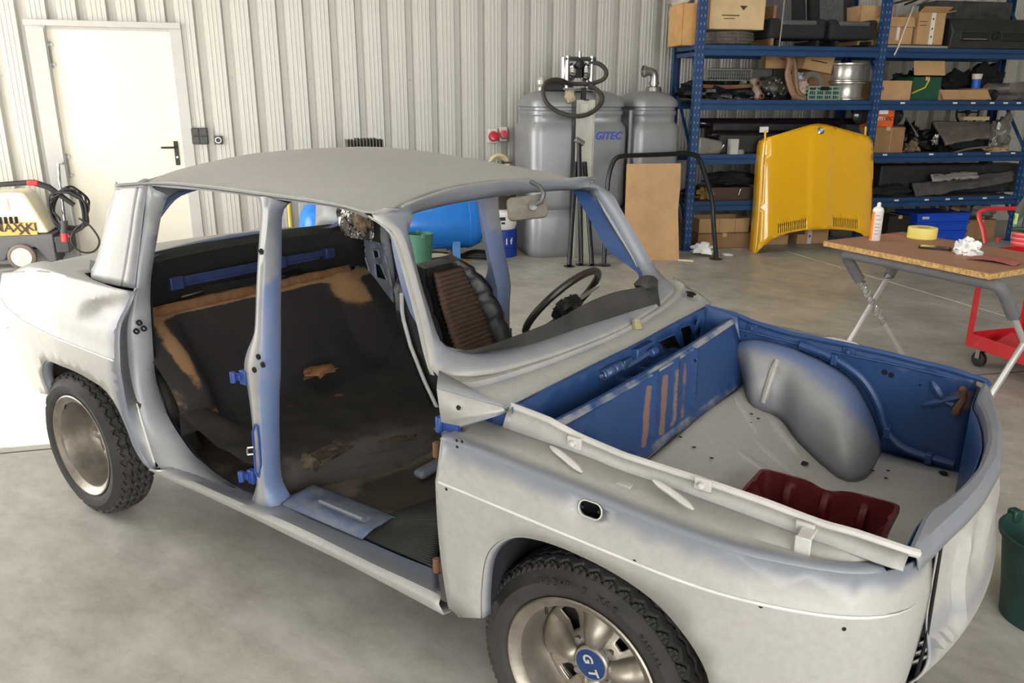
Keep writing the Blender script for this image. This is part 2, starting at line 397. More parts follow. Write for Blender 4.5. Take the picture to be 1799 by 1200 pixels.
ce = G().box(((S0 + S1) / 2, T1 / 2, HC + .1), (S1 - S0 + .4, T1 + .4, .2), 0, RMX).obj('ceiling', WALLM, smooth=False)
struct(ce, 'pale sheet metal ceiling high above the workshop', 'ceiling')
GLOWM = bpy.data.materials.new('added_glow_sheet'); GLOWM.use_nodes = True; GLOWM.node_tree.nodes['Principled BSDF'].inputs['Emission Color'].default_value = (1, 1, 1, 1); GLOWM.node_tree.nodes['Principled BSDF'].inputs['Emission Strength'].default_value = .7
for t_ in (3.2, 8.0, 12.0): G().box((1.8, t_, HC - .02), (8, 1.1, .03), 0, RMX).obj('added_glow_panel', GLOWM, ce, smooth=False)  # unseen glowing panels added under the ceiling for extra light from above
# door
DOORW = mat('door_white', (214, 208, 194), .42, var=.03, scale=2); FRM = mat('door_frame_grey', (176, 175, 172), .4, var=.04)
d = thing('door_1', 'closed cream white single door in a grey metal frame in back wall', 'door', W0 - WN * .02, WA); d['kind'] = 'structure'
def dl(s, t, z): return (s, -t, z)      # door local: X along wall, Y towards the wall
g = G()
g.box(dl(.165, .04, 1.15), (.17, .06, 2.30)); g.box(dl(1.405, .04, 1.15), (.11, .06, 2.30)); g.box(dl(.765, .045, 2.285), (1.39, .085, .055)); g.box(dl(.78, .02, 2.245), (1.2, .05, .03))
g.box(dl(.232, .055, 1.12), (.02, .09, 2.24), 0)
g.obj('door_frame', FRM, d, smooth=False, bev=.004)
lf = G().box(dl(.80, .012, 1.12), (1.13, .05, 2.235)).obj('door_leaf', DOORW, d, smooth=False, bev=.003)
hg = None
for z in (2.0, .95):
    g = G().tube([dl(.262, .05, z - .12), dl(.262, .05, z + .12)], .006, 8).box(dl(.27, .045, z - .09), (.04, .016, .025)).box(dl(.27, .045, z + .09), (.04, .016, .025))
    g.obj('hinge', STEEL, d)
g = G().box(dl(1.285, .042, 1.06), (.042, .012, .24)); g.tube([dl(1.285, .045, 1.12), dl(1.285, .10, 1.12), dl(1.26, .105, 1.12), dl(1.15, .105, 1.12)], .011, 8)
g.obj('handle', BLACK, d, bev=.003); G().lathe([(.012, 0), (.012, .006), (0, .007)], 10, 0, TR(1.285, -.047, 1.02) @ RO(PI / 2, 'X')).obj('lock_cylinder', STEEL, d)
g = G().box((-1.25, .09, .07), (2.65, .09, .14), 0, RMX).box((7.7, .09, .07), (12.4, .09, .14), 0, RMX)
struct(g.obj('baseboard_back', FRM, smooth=False, bev=.005), 'low grey metal plinth along foot of back wall', 'baseboard')
# ================================================================ CAR (near side is y < 0, nose towards +x)
car = thing('saloon_car', 'stripped four door saloon shell in sanded grey primer over blue paint, on wheels', 'car', (0, 0, 0))
def zc(x): return float(np.interp(x, [-3, -1.8, -.3, .16, .4, .7], [.778, .775, .76, .745, .735, .72]))
def wx(x): return float(np.interp(x, [-3.05, -2.8, -2.5, -2.2, -1.8, -1, -.3, 0, .2, .32], [.57, .645, .705, .735, .747, .75, .75, .76, .763, .760]))
def vprof(x, z):
    a = z - zc(x)
    y = -.055 * (min(0, a) / .42) ** 2 - (.085 * (a / .25) ** 1.6 if a > 0 else 0)
    return y + .006 * (1 - min(1, max(0, a / .010)))
def ys(x, z): return wx(x) + vprof(x, z)
def onside(p, f=ys):
    y = .73
    for _ in range(8): q = oY(p, -y); y = f(q[0], q[2])
    return (float(q[0]), float(q[2]))
def both(name, g, mats, **k):
    if k.get('moff'): k['ctr'] = (-1.0, 0, .62)
    o = g.obj(name, mats, car, **k); o2 = mirY(g).obj(name, mats, car, **k); return o, o2
def loft(rows, n, ats=None, closed=False):
    rr = [cr(r, n, closed) for r in rows]; g = G()
    at = None
    if ats: at = [[a if not callable(a) else a(p) for p in r] for a, r in zip(ats, rr)]
    g.grid(rr, cu=closed, at=at); return g
def yj(z): return .628 + (.858 - z) * (.2 if z > .858 else .045)
def LJ(ps, off=0):
    out_ = []
    for i, p in enumerate(ps):
        o_ = off[i] if hasattr(off, '__len__') else off; y = .6
        for _ in range(14): q = oY(p, -y); y = yj(q[2]) + o_
        out_.append(oY(p, -y))
    return out_
W_ = (1, 0, 0); N_ = (0, 0, 0); B_ = (0, 1, 0)
# ---- rear quarter panel (both sides)
qf = [(231, 512), (221, 537), (204, 575), (203, 633), (208, 675), (225, 754), (250, 808), (268, 829)]
arch = [(266, 826), (252, 815), (235, 787), (221, 750), (204, 713), (184, 685), (159, 668), (128, 651), (94, 637), (82, 634), (74, 642), (74, 665), (85, 693)]
rear = [(70, 692), (46, 667), (19, 608), (6, 575)]
shoulder = [(0, 480), (60, 475), (120, 485), (180, 500)]
QF = [onside(p) for p in qf]; AR = [onside(p) for p in arch]; RE = [onside(p) for p in rear]; SH = [onside(p) for p in shoulder]
out = [tuple(q) for q in cr(QF, 16)] + [tuple(q) for q in cr(AR, 26)[1:]] + RE + [(-2.9, .66), (-3.05, .68), (-3.05, .88)] + [tuple(q) for q in cr(SH + [QF[0]], 16)][:-1]
if out[0][1] < out[1][1]: pass
SC0 = onside((205, 548)); SC1 = onside((150, 548))
def scoop(x, z):
    u = (x - SC1[0]) / (SC0[0] - SC1[0]); v = (z - (SC1[1] + (SC0[1] - SC1[1]) * u)) / (.040 + .022 * min(1, max(0, u)))
    if u < -.3 or abs(v) > 1: return 0
    a = min(1, max(0, (u + .3) / .6)); a = a * a * (3 - 2 * a)
    return -.030 * (1 - v * v) ** 1.3 * a * (1 - .35 * max(0, u - .3))
g = G(); vv = []; aa = []
ex = [(SC1[0] - .09 + i * .014, SC1[1] - .08 + j * .014) for i in range(36) for j in range(12)]
vs, fs = cut(out, [], .04, [[(x, zc(x) + dz) for x in np.arange(-3.04, -1.6, .03)] for dz in (-.008, 0, .010)] + [ex] + [[(q[0], q[1] - dz) for q in cr([np.array(h) for h in SH + [QF[0]]], 70)] for dz in (.012, .028, .048, .07)])
for x, z in vs:
    vv.append((x, -(ys(x, z) + scoop(x, z)), z)); dd = segd((x, z), QF, False); aa.append((max(0, .75 - dd * 9) + .12, 0, 0))
g.add(vv, fs, 0, None, aa); both('rear_quarter_panel', g, [PRIMER, BLUE], solid=.006, moff=1)
cx_ = [(x, zc(x)) for x in np.arange(QF[3][0] - .01, -3.04, -.04)]
both('side_crease', G().tube([(x, -ys(x, z) + .001, z) for x, z in cx_], .0042, 6), mat('sanded_highlight_edge', (196, 195, 190), .4))  # sanded edge, with the crease's highlight also put into its paler colour
# arch lip
ar3 = [np.array([x, -ys(x, z), z]) for x, z in cr(AR, 30)]
c0 = np.array([-2.08, 0, .45])
ar4 = [p + np.array([0, .035, 0]) + (np.array([c0[0], p[1], c0[2]]) - p) * .03 for p in ar3]
ar5 = [p + np.array([0, .16, 0]) - (np.array([c0[0], p[1], c0[2]]) - p) * .12 for p in ar3]
both('wheel_arch_lip', loft([[p + np.array([0, .005, 0]) for p in ar3], ar4], 30, [W_, W_]), [PRIMER], solid=.004)
both('rear_wheel_housing', loft([ar4, [p + np.array([0, .05, 0]) - (np.array([c0[0], p[1], c0[2]]) - p) * .15 for p in ar3], [p + np.array([0, .22, 0]) - (np.array([c0[0], p[1], c0[2]]) - p) * .1 for p in ar3]], 30), [mat('dusty_underseal', (74, 68, 60), .9, bump=.4)], solid=.004)
# ---- rear deck and tail
sh3 = [np.array([x, -ys(x, z), z]) for x, z in cr([(-3.05, .885)] + SH + [QF[0]], 14)]
g = G(); rows = []
for v in np.linspace(-1, 1, 41): rows.append([(-3.05 + (p[0] + 3.05) * (.65 + .35 * max(0, (abs(v) - .93) / .07)), p[1] * -v * .992, p[2] - .012 + .022 * (1 - v * v) - (.012 if abs(v) < .82 else 0)) for p in sh3])
g.grid(rows, at=[[(.35, 0, 0)] * 14 for _ in rows]); g.obj('rear_deck', [PRIMER, BLUE], car, solid=.006, moff=1, ctr=(-1, 0, .62))
g = G(); g.grid([[(-3.05, y * .57, z) for y in np.linspace(-1, 1, 12)] for z in (.885, .8, .68)]); g.obj('tail_panel', PRIMER, car, solid=.006)
# ---- door jambs: quarter panel edge, weld seam, opening edge
q3 = [np.array([x, -ys(x, z), z]) for x, z in QF]
seam = LJ([(240, 506), (231, 533), (222, 572), (226, 650), (246, 725), (262, 780), (273, 812)], [.03, .035, .04, .045, .05, .05, .05])
opn = LJ([(297, 342), (285, 370), (275, 420), (265, 480), (263, 520), (265, 560), (268, 605), (273, 667), (292, 725), (317, 767), (346, 806), (385, 838), (432, 872)], -.035)
edge = LJ([(263, 322), (252, 400), (243, 460), (237, 505), (229, 540), (221, 575), (226, 650), (246, 725), (262, 780), (275, 812), (290, 828), (360, 868), (425, 893)], [.005, .01, .014, .02, .03, .04, .045, .05, .05, .05, .05, .045, .045])
mid = [(a * .5 + b * .5) + np.array([0, -.014, 0]) for a, b in zip(cr(edge, 40), cr(opn, 40))]
both('door_jamb', loft([edge, mid, opn], 44, [(.85, .0, 0), (.75, .25, 0), (.8, .4, 0)]), [PRIMER, BLUE], solid=.005, moff=1)
both('jamb_seam', loft([q3, [p + np.array([.006, .010, 0]) for p in cr(q3, 30)], seam], 30, [(.6, 0, 0), W_, (.2, 0, 0)]), [PRIMER, BLUE], solid=.004)
g = G().tube([p + np.array([0, -.003, 0]) for p in cr(seam, 30)], .004, 6); both('weld_seam', g, [mat('seam_sealer', (205, 203, 198), .6)])
for p in ((245, 567), (253, 577), (240, 582)):
    q = LJ([p], .016)[0]; g = G(); g.lathe([(.011, -.002), (.011, .004), (.006, .004), (.005, 0)], 10, 0, TR(*q) @ RO(PI / 2 + .25, 'X') @ RO(.5, 'Y')); both('hinge_nut', g, DARK)
# ---- sail (rear pillar) panel
r0 = LJ([(203, 324), (195, 365), (183, 415), (171, 465), (160, 489)], [-.01, 0, .006, .012, .02])
r0b = [p + np.array([-.09 - .05 * i / 4, .05 + .02 * i / 4, 0]) for i, p in enumerate(r0)]
r1 = LJ([(240, 322), (232, 365), (225, 415), (217, 465), (210, 503)], [.006, .012, .016, .02, .03])
r1b = [p + np.array([.004, .006, 0]) for p in r1]
r2 = LJ([(263, 322), (252, 365), (246, 415), (240, 465), (235, 507)], [.008, .013, .017, .021, .03])
both('rear_pillar', loft([r0b, r0, [(a + b) / 2 + np.array([0, -.006, 0]) for a, b in zip(r0, r1)], r1, r1b, [p + np.array([.006, -.002, 0]) for p in r1b], r2], 14, [(.1, 0, 0)] * 3 + [(.1, 0, 0), W_, (.2, 0, 0), (.75, 0, 0)]), PRIMER, solid=.006, ang=50)
# ---- cant rail above the doors
gut = LY([(202, 323), (245, 320), (300, 320), (380, 328), (450, 337), (550, 350), (600, 359), (640, 370)], [-.540, -.542, -.543, -.543, -.542, -.540, -.538, -.535])
xg = [p[0] for p in gut]; zg = [p[2] for p in gut]
gin = [p + np.array([0, .004, -.012]) for p in gut]
low = LY([(262, 327), (300, 330), (380, 337), (450, 346), (550, 359), (600, 367), (645, 383)], [-.538, -.538, -.538, -.537, -.536, -.534, -.53])
low = [np.array([xg[0], gut[0][1], gut[0][2] - .02])] + low
lin = [p + np.array([0, .04, -.006]) for p in low]; lin2 = [p + np.array([0, .07, .004]) for p in low]
both('cant_rail', loft([gut, [p + np.array([0, -.006, -.006]) for p in gut], gin, low, lin, lin2], 36, [(.3, 0, 0), (.3, 0, 0), (.9, 0, 0), (.9, .1, 0), (.9, .3, 0), (.6, .6, 0)]), PRIMER, solid=.004)
# ---- roof
def roofpt(u, v):
    """u 0 rear .. 1 front, v -1..1"""
    av = abs(v)
    xr = -1.955 + .10 * av ** 3; xf = -.785 + .12 * av ** 2.4
    x = xr + (xf - xr) * u
    z0 = float(np.interp(x, xg, zg)) if x < -.70 else float(np.interp(x, [-.70, -.60], [1.352, 1.345]))
    y = .545 * v * (1 - .06 * max(0, (u - .9) / .1) ** 2 - .05 * max(0, (.06 - u) / .06))
    cw = .022 + .070 * math.sin(PI * min(1, max(0, u * .90 + .10)))
    z = z0 + cw * (1 - av ** 2.6) - .012 * max(0, (.05 - u) / .05) + .004 * (1 / (1 + math.exp(-(av - .33) * 60)) - 1) * (1 if .05 < u < .85 else 0)
    return (x, y, z)
rows = [[roofpt(u, v) for v in np.sign(np.linspace(-1, 1, 41)) * (1 - (1 - np.abs(np.linspace(-1, 1, 41))) ** 1.5)] for u in np.linspace(0, 1, 36)]
g = G(); g.grid(rows, at=[[(.08 + (.5 if i < 2 else 0) + (.9 if i > 34 else 0) + (.25 if abs(p[1]) > .52 else 0), 0, 0) for p in r] for i, r in enumerate(rows)])
g.obj('roof', PRIMER, car, solid=.005)
# ---- windscreen surround (closed loop: header, pillars, scuttle edge)
def loop(half):  # half from centre top round the near side to centre bottom
    return half + [np.array([p[0], -p[1], p[2]]) for p in half[-2:0:-1]]
A1 = LY([(723, 383), (714, 398), (716, 432), (728, 490), (745, 545), (763, 592), (787, 613)], [-.475, -.505, -.525, -.548, -.562, -.575, -.56])
A0 = LY([(650, 378), (690, 408), (708, 450), (722, 500), (738, 560), (752, 620), (764, 660)], [-.535, -.556, -.564, -.58, -.602, -.622, -.645])
inn = [np.array([-.775, 0, 1.330]), np.array([-.765, -.2, 1.329]), np.array([-.715, -.4, 1.327])] + A1 + [np.array([-.425, -.46, .987]), np.array([-.400, -.226, .978]), np.array([-.390, 0, .976])]
outr = [np.array(roofpt(1, 0)), np.array(roofpt(1, -.35)), np.array(roofpt(1, -.75)), np.array(roofpt(1, -.97))] + A0 + [np.array([-.365, -.58, .967]), np.array([-.325, -.40, .955]), np.array([-.300, -.2, .952]), np.array([-.290, 0, .951])]
NI = 96
Lo = cr(loop(outr), NI, True); Li = cr(loop(inn), NI, True)
# match by half-loop arc (both start at the centre top)
md = (Lo * .5 + Li * .5); cen = np.array([-.6, 0, 1.15])
nrm = np.array([.55, 0, .83])
md2 = Lo * .78 + Li * .22 + np.array([.016, 0, .007]); md3 = Lo * .25 + Li * .75 + np.array([.014, 0, .006])
Lr = Li + np.array([-.03, 0, -.012]); 
g = G(); rows = [Lo, md2, md3, Li, Lr]
def wsat(k):
    def f(p): return ((.05, .6, 1.0, 1.0, 1.0)[k] - (0 if p[2] > 1.08 or k < 2 else .25), .0, 0)
    return f
g.grid(rows, cu=True, at=[[wsat(k)(p) for p in r] for k, r in enumerate(rows)]); g.obj('windscreen_surround', PRIMER, car, solid=.006, ang=60)
def rev(p, k):
    w_ = min(1, max(0, (p[2] - .99) / .10)); sd = -np.sign(p[1]) * min(1, abs(p[1]) / .45)
    return p + np.array([-.075 * k * w_ - .012 * k, .030 * k * sd * w_, -.010 * k if p[2] > 1.3 else -.004 * k])
g = G(); g.grid([Li, [rev(p, .15) for p in Li], [rev(p, 1) for p in Li]], cu=True, at=[[(.9, 0, 0)] * NI, [(.4, .1, 0)] * NI, [(0, .3, 0)] * NI]); g.obj('windscreen_reveal', BLUE, car, ang=60)
# pillar return towards the door (blue inside)
A0in = [p + np.array([-.02, .05, -.004]) for p in A0]
both('front_pillar_return', loft([A0, [p + np.array([-.015, .004, 0]) for p in A0], A0in], 24, [(.3, 0, 0), (.6, .1, 0), (.9, .25, 0)]), PRIMER, solid=.004)
# ---- scuttle (cowl) panel
cow0 = [p for p in outr[-5:]][::-1]
cow0 = [p + np.array([-.012, 0, .007]) for p in [np.array([-.290, 0, .951]), np.array([-.300, -.2, .952]), np.array([-.325, -.40, .955]), np.array([-.365, -.60, .965]), np.array([-.395, -.665, .987])]]
cow1 = [np.array([-.213, 0, .940]), np.array([-.217, -.2, .940]), np.array([-.228, -.40, .934]), np.array([-.240, -.585, .926]), np.array([-.250, -.66, .918])]
def fullrow(r): return [np.array([p[0], -p[1], p[2]]) for p in r[:0:-1]] + r
st1 = [a * .72 + b * .28 + np.array([0, 0, .006]) for a, b in zip(cow0, cow1)]; st2 = [a * .66 + b * .34 + np.array([0, 0, -.003]) for a, b in zip(cow0, cow1)]; st3 = [a * .3 + b * .7 + np.array([0, 0, .004]) for a, b in zip(cow0, cow1)]
rows = [fullrow(r) for r in (cow0, st1, st2, st3, cow1, [p + np.array([-.004, 0, -.008]) for p in cow1])]
loft(rows, 60, [(.1, 0, 0), (.3, .0, 0), lambda p: (.5, .35 if p[1] < -.1 else .1, 0), (.1, 0, 0), (.55, .0, 0), (.6, .4, 0)]).obj('scuttle_panel', PRIMER, car, solid=.004)
g = G()
q = np.array([-.262, .10, .946]); 
g.tube([q, q + np.array([-.012, .006, .03])], [.017, .013], 10); g.obj('wiper_spindle', mat('masked_spindle', (150, 140, 110), .8), car)
g = G().lathe([(.02, .002), (.013, .004), (.012, -.01), (0, -.01)], 12, 0, TR(-.29, .56, .966) @ RO(.25, 'Y')).obj('spindle_hole', [DARK], car)
# side scuttle piece
sc = LY([(767, 683), (883, 716), (886, 722), (870, 728), (807, 748), (775, 742)], [-.70, -.665, -.665, -.675, -.70, -.71])
top = [sc[0] + np.array([0, .012, .006]), sc[1] + np.array([0, .02, .004])]
g = G(); g.add(sc, [(0, 1, 2, 3, 4, 5)], 0, None, [(.1, 0, 0)] * 6); g.add([sc[0], sc[1], cow1[-1], cow0[-1]], [(0, 1, 2, 3)], 0, None, [(.6, 0, 0)] * 4)
g.add([sc[4], sc[3], sc[3] + np.array([0, .05, -.004]), sc[4] + np.array([0, .05, -.004])], [(0, 1, 2, 3)], 0, None, [(.8, 0, 0)] * 4)
g.obj('scuttle_side', PRIMER, car, solid=.005)
g = G(); q = oY((806, 716), -.692); g.lathe([(.006, 0), (.006, .003), (0, .003)], 10, 0, TR(*q) @ RO(PI / 2, 'X')); g.obj('drain_hole', DARK, car)
# ---- front fenders: plan curve
pc = [(-.345, .752), (-.2, .756), (0, .76), (.2, .763), (.32, .757), (.40, .742), (.48, .715), (.55, .682), (.60, .645), (.635, .605), (.655, .565), (.667, .51), (.672, .44)]
PCU = cr([np.array([a, b, 0]) for a, b in pc], 120); sl = np.concatenate([[0], np.cumsum(np.linalg.norm(np.diff(PCU, axis=0), axis=1))]) + PCU[0][0]
def plan(s):
    x = np.interp(s, sl, PCU[:, 0]); y = np.interp(s, sl, PCU[:, 1]); i = min(118, max(0, int(np.searchsorted(sl, s)) - 1)); d = PCU[i + 1] - PCU[i]; d = d / np.linalg.norm(d)
    return x, y, (-d[1], d[0]) if False else (d[1], -d[0])
def fpt(s, z, off=0):
    x, y, _ = plan(s); i = min(118, max(0, int(np.searchsorted(sl, s)) - 1)); d = PCU[i + 1] - PCU[i]; d = d / np.linalg.norm(d); n = np.array([-d[1], d[0]])  # outward (y positive side)
    v = vprof(x, z) * .75 + off
    return np.array([x + n[0] * v, -(y + n[1] * v), z])
def ztop(s): return float(np.interp(s, [-.345, 0, .3, .6, .9], [.862, .846, .826, .808, .803]))
def onf(p):
    s, z = 0.3, .6; best = None
    for s in np.arange(-.35, sl[-1], .004):
        for_z = None
        x, y, _ = plan(s); d = ray(*p); 
        # ray hits the vertical line nearest: use y
        t = (-y - CAM[1]) / d[1]; q = CAM + d * t
        e = abs(q[0] - x)
        if best is None or e < best[0]: best = (e, s, q[2])
    return best[1], best[2]
farch = [(833, 1095), (838, 1040), (850, 985), (870, 957), (898, 942), (940, 945), (1000, 965), (1080, 1005), (1150, 1055), (1200, 1110), (1230, 1160), (1245, 1200)]
FA = [onf(p) for p in farch]; FA += [(FA[-1][0] + .015, .44), (FA[-1][0] + .025, .36)]
SEND = sl[-1]
slit = [(-.0, 0)]
FO = [(-.340, ztop(-.34))] + [(s, ztop(s)) for s in np.arange(-.30, SEND, .05)] + [(SEND, .803), (SEND - .004, .70), (SEND - .012, .58), (SEND - .02, .46), (SEND - .03, .34), (.52, .345)] + [tuple(q) for q in cr(FA, 40)[::-1]] + [(-.31, .378), (-.342, .40), (-.345, .58), (-.345, .76)]
ih = onf((1033, 898)); hole = rrect(.055, .034, .0165, 5, ih[0], ih[1])
pin = [onf(p) for p in ((793, 778), (802, 780), (797, 789), (1018, 893), (1049, 903), (786, 858), (937, 914), (1116, 985), (1335, 1062), (1483, 1103))]
holes = [hole]
vs, fs = cut(FO, holes, .05, [[(s, zc(plan(s)[0]) + dz) for s in np.arange(-.34, SEND - .2, .03)] for dz in (-.008, 0, .010)])
FTOP = [(s, ztop(s)) for s in np.arange(-.36, SEND, .04)]
aa = []
for s, z in vs:
    d = segd((s, z), FTOP, False); da = segd((s, z), FA[4:], False)
    aa.append((max(0, 1.0 - d * 17) + max(0, .35 - da * 8), 0, 0))
g = G(); g.add([fpt(s, z) for s, z in vs], fs, 0, None, aa); both('front_fender', g, [PRIMER, BLUE], solid=.006, moff=1)
for a_, b_ in pin:
    p0, p1 = fpt(a_, b_, .0006), fpt(a_ + .004, b_, .0006); n_ = np.cross(p1 - p0, np.array([0, 0, 1.])); both('trim_hole', G().lathe([(.0042, 0), (0, 0)], 10, 0, frame(p0, p1 - p0, (0, 0, 1))), DARK)
rm_ = [fpt(a_, b_, .002) for a_, b_ in hole]; both('indicator_rim', G().tube(rm_, .0016, 6, closed=True), mat('rail_primer', (186, 184, 178), .45))
fa3 = [fpt(s, z) for s, z in cr(FA, 40)]
cs_ = np.arange(-.335, SEND - .10, .03)
both('side_crease', G().tube([fpt(s_, zc(plan(s_)[0]), -.0005) for s_ in cs_], [.0042] * (len(cs_) - 4) + [.003, .002, .001, .0005], 6), mat('sanded_highlight_edge', (196, 195, 190), .4))  # fender bead in the same paler tone, highlight included in the colour
cf = np.array([.02, 0, .42])
fin = [p + np.array([0, .03, 0]) + (np.array([cf[0], p[1], cf[2]]) - p) * .03 for p in fa3]
both('wheel_arch_lip', loft([[p + np.array([0, .005, 0]) for p in fa3], fin], 40, [(.3, 0, 0), W_]), PRIMER, solid=.004)
UNDER = mat('dark_underseal', (22, 24, 30), .9, bump=.4)
hs = [[p + np.array([0, dy, 0]) - (np.array([cf[0], p[1], cf[2]]) - p) * k for p in fin] for dy, k in ((0, 0), (.02, .1), (.2, .1), (.2, -.9))]
both('front_wheel_housing', loft(hs, 40), UNDER, solid=.004)
g = G()
ew = oY((1033, 898), -.70); g.box((ew[0], -.70, ew[2]), (.11, .02, .08)); both('indicator_pocket', g, UNDER)
# rear edge return of fender towards the door opening
fe = [fpt(-.342, z) for z in np.linspace(ztop(-.34), .39, 12)]
both('fender_return', loft([fe, [p + np.array([.002, .03, 0]) for p in fe]], 12, [(.5, 0, 0), (.8, .3, 0)]), PRIMER, solid=.004)
# shoulder bead, ledge, rail wall and rail
ss = np.concatenate([np.arange(-.345, .62, .03), [.66]])
def railz(x): return float(np.interp(x, [-.25, -.14, -.06, .06, .24, .38, .47, .545, .64], [.922, .912, .892, .876, .870, .862, .853, .850, .838]))
def raily(x): return .588 if x < .5 else .588 - .02 * (x - .5) / .14
shl = [fpt(s, ztop(s)) for s in ss]
sh2 = [fpt(s, ztop(s) + .006, -.012) for s in ss]; sh3_ = [fpt(s, ztop(s) + .004, -.030) for s in ss]
def ly(p):  # inner side of ledge
    x = p[0]; return np.array([x if x < .6 else .6 + (x - .6) * .4, -min(.615, -p[1] - .012), min(railz(x) - .022, p[2] + .012)])
lg = [ly(p) for p in sh3_]; lgm = [(a * .5 + b * .5) + np.array([0, 0, -.014]) for a, b in zip(sh3_, lg)]
both('fender_ledge', loft([shl, sh2, sh3_, lgm, lg], 50, [(1, 0, 0), (.9, 0, 0), (.6, 0, 0), (.0, 0, 0), (.3, 0, 0)]), PRIMER, solid=.004)
rx = list(np.linspace(-.25, .64, 40))
wtop = [np.array([x, -raily(x) - .006, railz(x) - .004]) for x in rx]
wbot = [np.array([x, -min(.618, .618), np.interp(x, [p[0] for p in lg], [p[2] for p in lg])]) for x in rx]
both('rail_wall', loft([wbot, wtop], 40, [(.35, 0, 0), (.1, 0, 0)]), PRIMER, solid=.004)
g = G().tube([np.array([x, -raily(x), railz(x) - .002]) for x in rx] + [np.array([.652, -.555, .83])], .009, 8); rl_ = both('gutter_rail', g, mat('rail_primer', (186, 184, 178), .45)); rl_[1].data.materials[0] = BLUE; rl_[1]['label'] = 'blue gutter rail on the far side'
# diagonal ribs, small plate, clips on the ledge
for a, b in (((1003, 783), (1025, 826)), ((1185, 843), (1225, 893))):
    pa, pb = ((967, 783), (1022, 828)) if a[0] < 1100 else ((1148, 842), (1218, 893))
    P0, P1 = oZ(pa, .866), oZ(pb, .850); P0[1] = max(P0[1], -.7); 
    g = G().tube([P0 + (P1 - P0) * t + np.array([0, 0, -.004 * abs(t - .5)]) for t in np.linspace(0, 1, 8)], [.003, .008, .009, .009, .009, .009, .008, .003], 8, sq=.8)
    both('ledge_rib', g, mat('rail_primer', (186, 184, 178), .45))
pq = oZ((1100, 848), .842); both('ledge_plate', G().box((pq[0], pq[1], .838), (.035, .03, .01)), PRIMER, bev=.002)
for px, py in ((1010, 777), (1236, 850), (1415, 928)):
    q = oY((px, py), -.606); g = G().box((q[0], -.608, q[2]), (.035, .008, .026)).lathe([(.007, 0), (.007, .012), (.004, .014), (0, .014)], 8, 0, TR(q[0], -.611, q[2]) @ RO(PI / 2, 'X'))
    g.obj('bonnet_clip', mat('rail_primer', (186, 184, 178), .45), car, bev=.001)
q = oY((1420, 938), -.62); g = G().box((q[0], -.628, q[2] + .004), (.026, .05, .008)).box((q[0], -.652, q[2] - .012), (.03, .006, .04)); g.obj('rail_bracket', mat('rail_primer', (186, 184, 178), .45), car, bev=.002)
# ---- nose panel
def nx(y): return .722 - .050 * (abs(y) / .44) ** 2.0
ny = np.linspace(-.44, .44, 33)
ny2 = np.linspace(-.556, .556, 37)
def npz(y, k):
    return 0
def lipx(y): a = abs(y); return float(np.interp(a, [0, .1, .2, .3, .38, .43, .55], [.700, .697, .684, .664, .640, .637, .637]))
zt = .832
rows = []
rows.append([(lipx(y) - .006, y, zt - .03) for y in ny2]); rows.append([(lipx(y), y, zt) for y in ny2])
rows.append([(lipx(y) + .008, y, zt + .006) for y in ny2])
def edgex(y): return float(np.interp(abs(y), [0, .2, .3, .44, .50, .556], [.736, .721, .706, .678, .668, .655]))
rows.append([(edgex(y) - .012, y, zt + .002) for y in ny2]); rows.append([(edgex(y), y, zt - .014) for y in ny2])
rows.append([(edgex(y) + .004, y, zt - .035) for y in ny2])
g = G(); g.grid(rows, at=[[(.75 if k > 0 else .2, .7 if k == 0 else .12, 0) for _ in r] for k, r in enumerate(rows)]); g.obj('nose_top', [PRIMER, BLUE], car, solid=.004, moff=1, ctr=(-1, 0, .62))
def nface(y, z):
    d = 0; a = abs(y)
    e = max(0, 1 - ((a - .345) / .075) ** 6) * max(0, 1 - ((z - (.66 + .2 * (a - .345))) / .125) ** 6)
    d -= .024 * min(1, 3 * e)
    q = math.hypot((a - .165) / .075, (z - .695) / .085); d -= .022 * max(0, 1 - q ** 4)
    d += .018 * math.exp(-((z - .54) / .06) ** 2) - .10 * max(0, (.50 - z) / .14) ** 1.5
    return .742 - .068 * (a / .44) ** 2 + d + .002 - .02 * max(0, (z - .72) / .08) * (1 - (a / .44) ** 2)
lamps = []
slots = [rrect(.030, .09, .012, 3, y, .40) for y in np.arange(-.27, .28, .054)]
vs, fs = cut([(-.44, .80), (.44, .80), (.44, .34), (-.44, .34)], slots, .018)
g = G(); g.add([(nface(y, z), y, z) for y, z in vs], fs, 0, None, [(.45 * max(0, 1 - abs(z - .57) / .06) + .3 * max(0, 1 - abs(abs(y) - .42) / .03) + .15, 0, 0) for y, z in vs]); g.obj('nose_panel', [PRIMER, BLUE], car, solid=.005, moff=1, ctr=(-1, 0, .62))
g = G().box((.64, 0, .40), (.02, .7, .14)); g.obj('valance_backing', DARK, car)
for s in (-1, 1): G().tube([(.678, s * .437, .80), (.680, s * .437, .7), (.682, s * .436, .58), (.676, s * .434, .48), (.665, s * .432, .38)], .004, 6).obj('panel_gap', DARK, car)
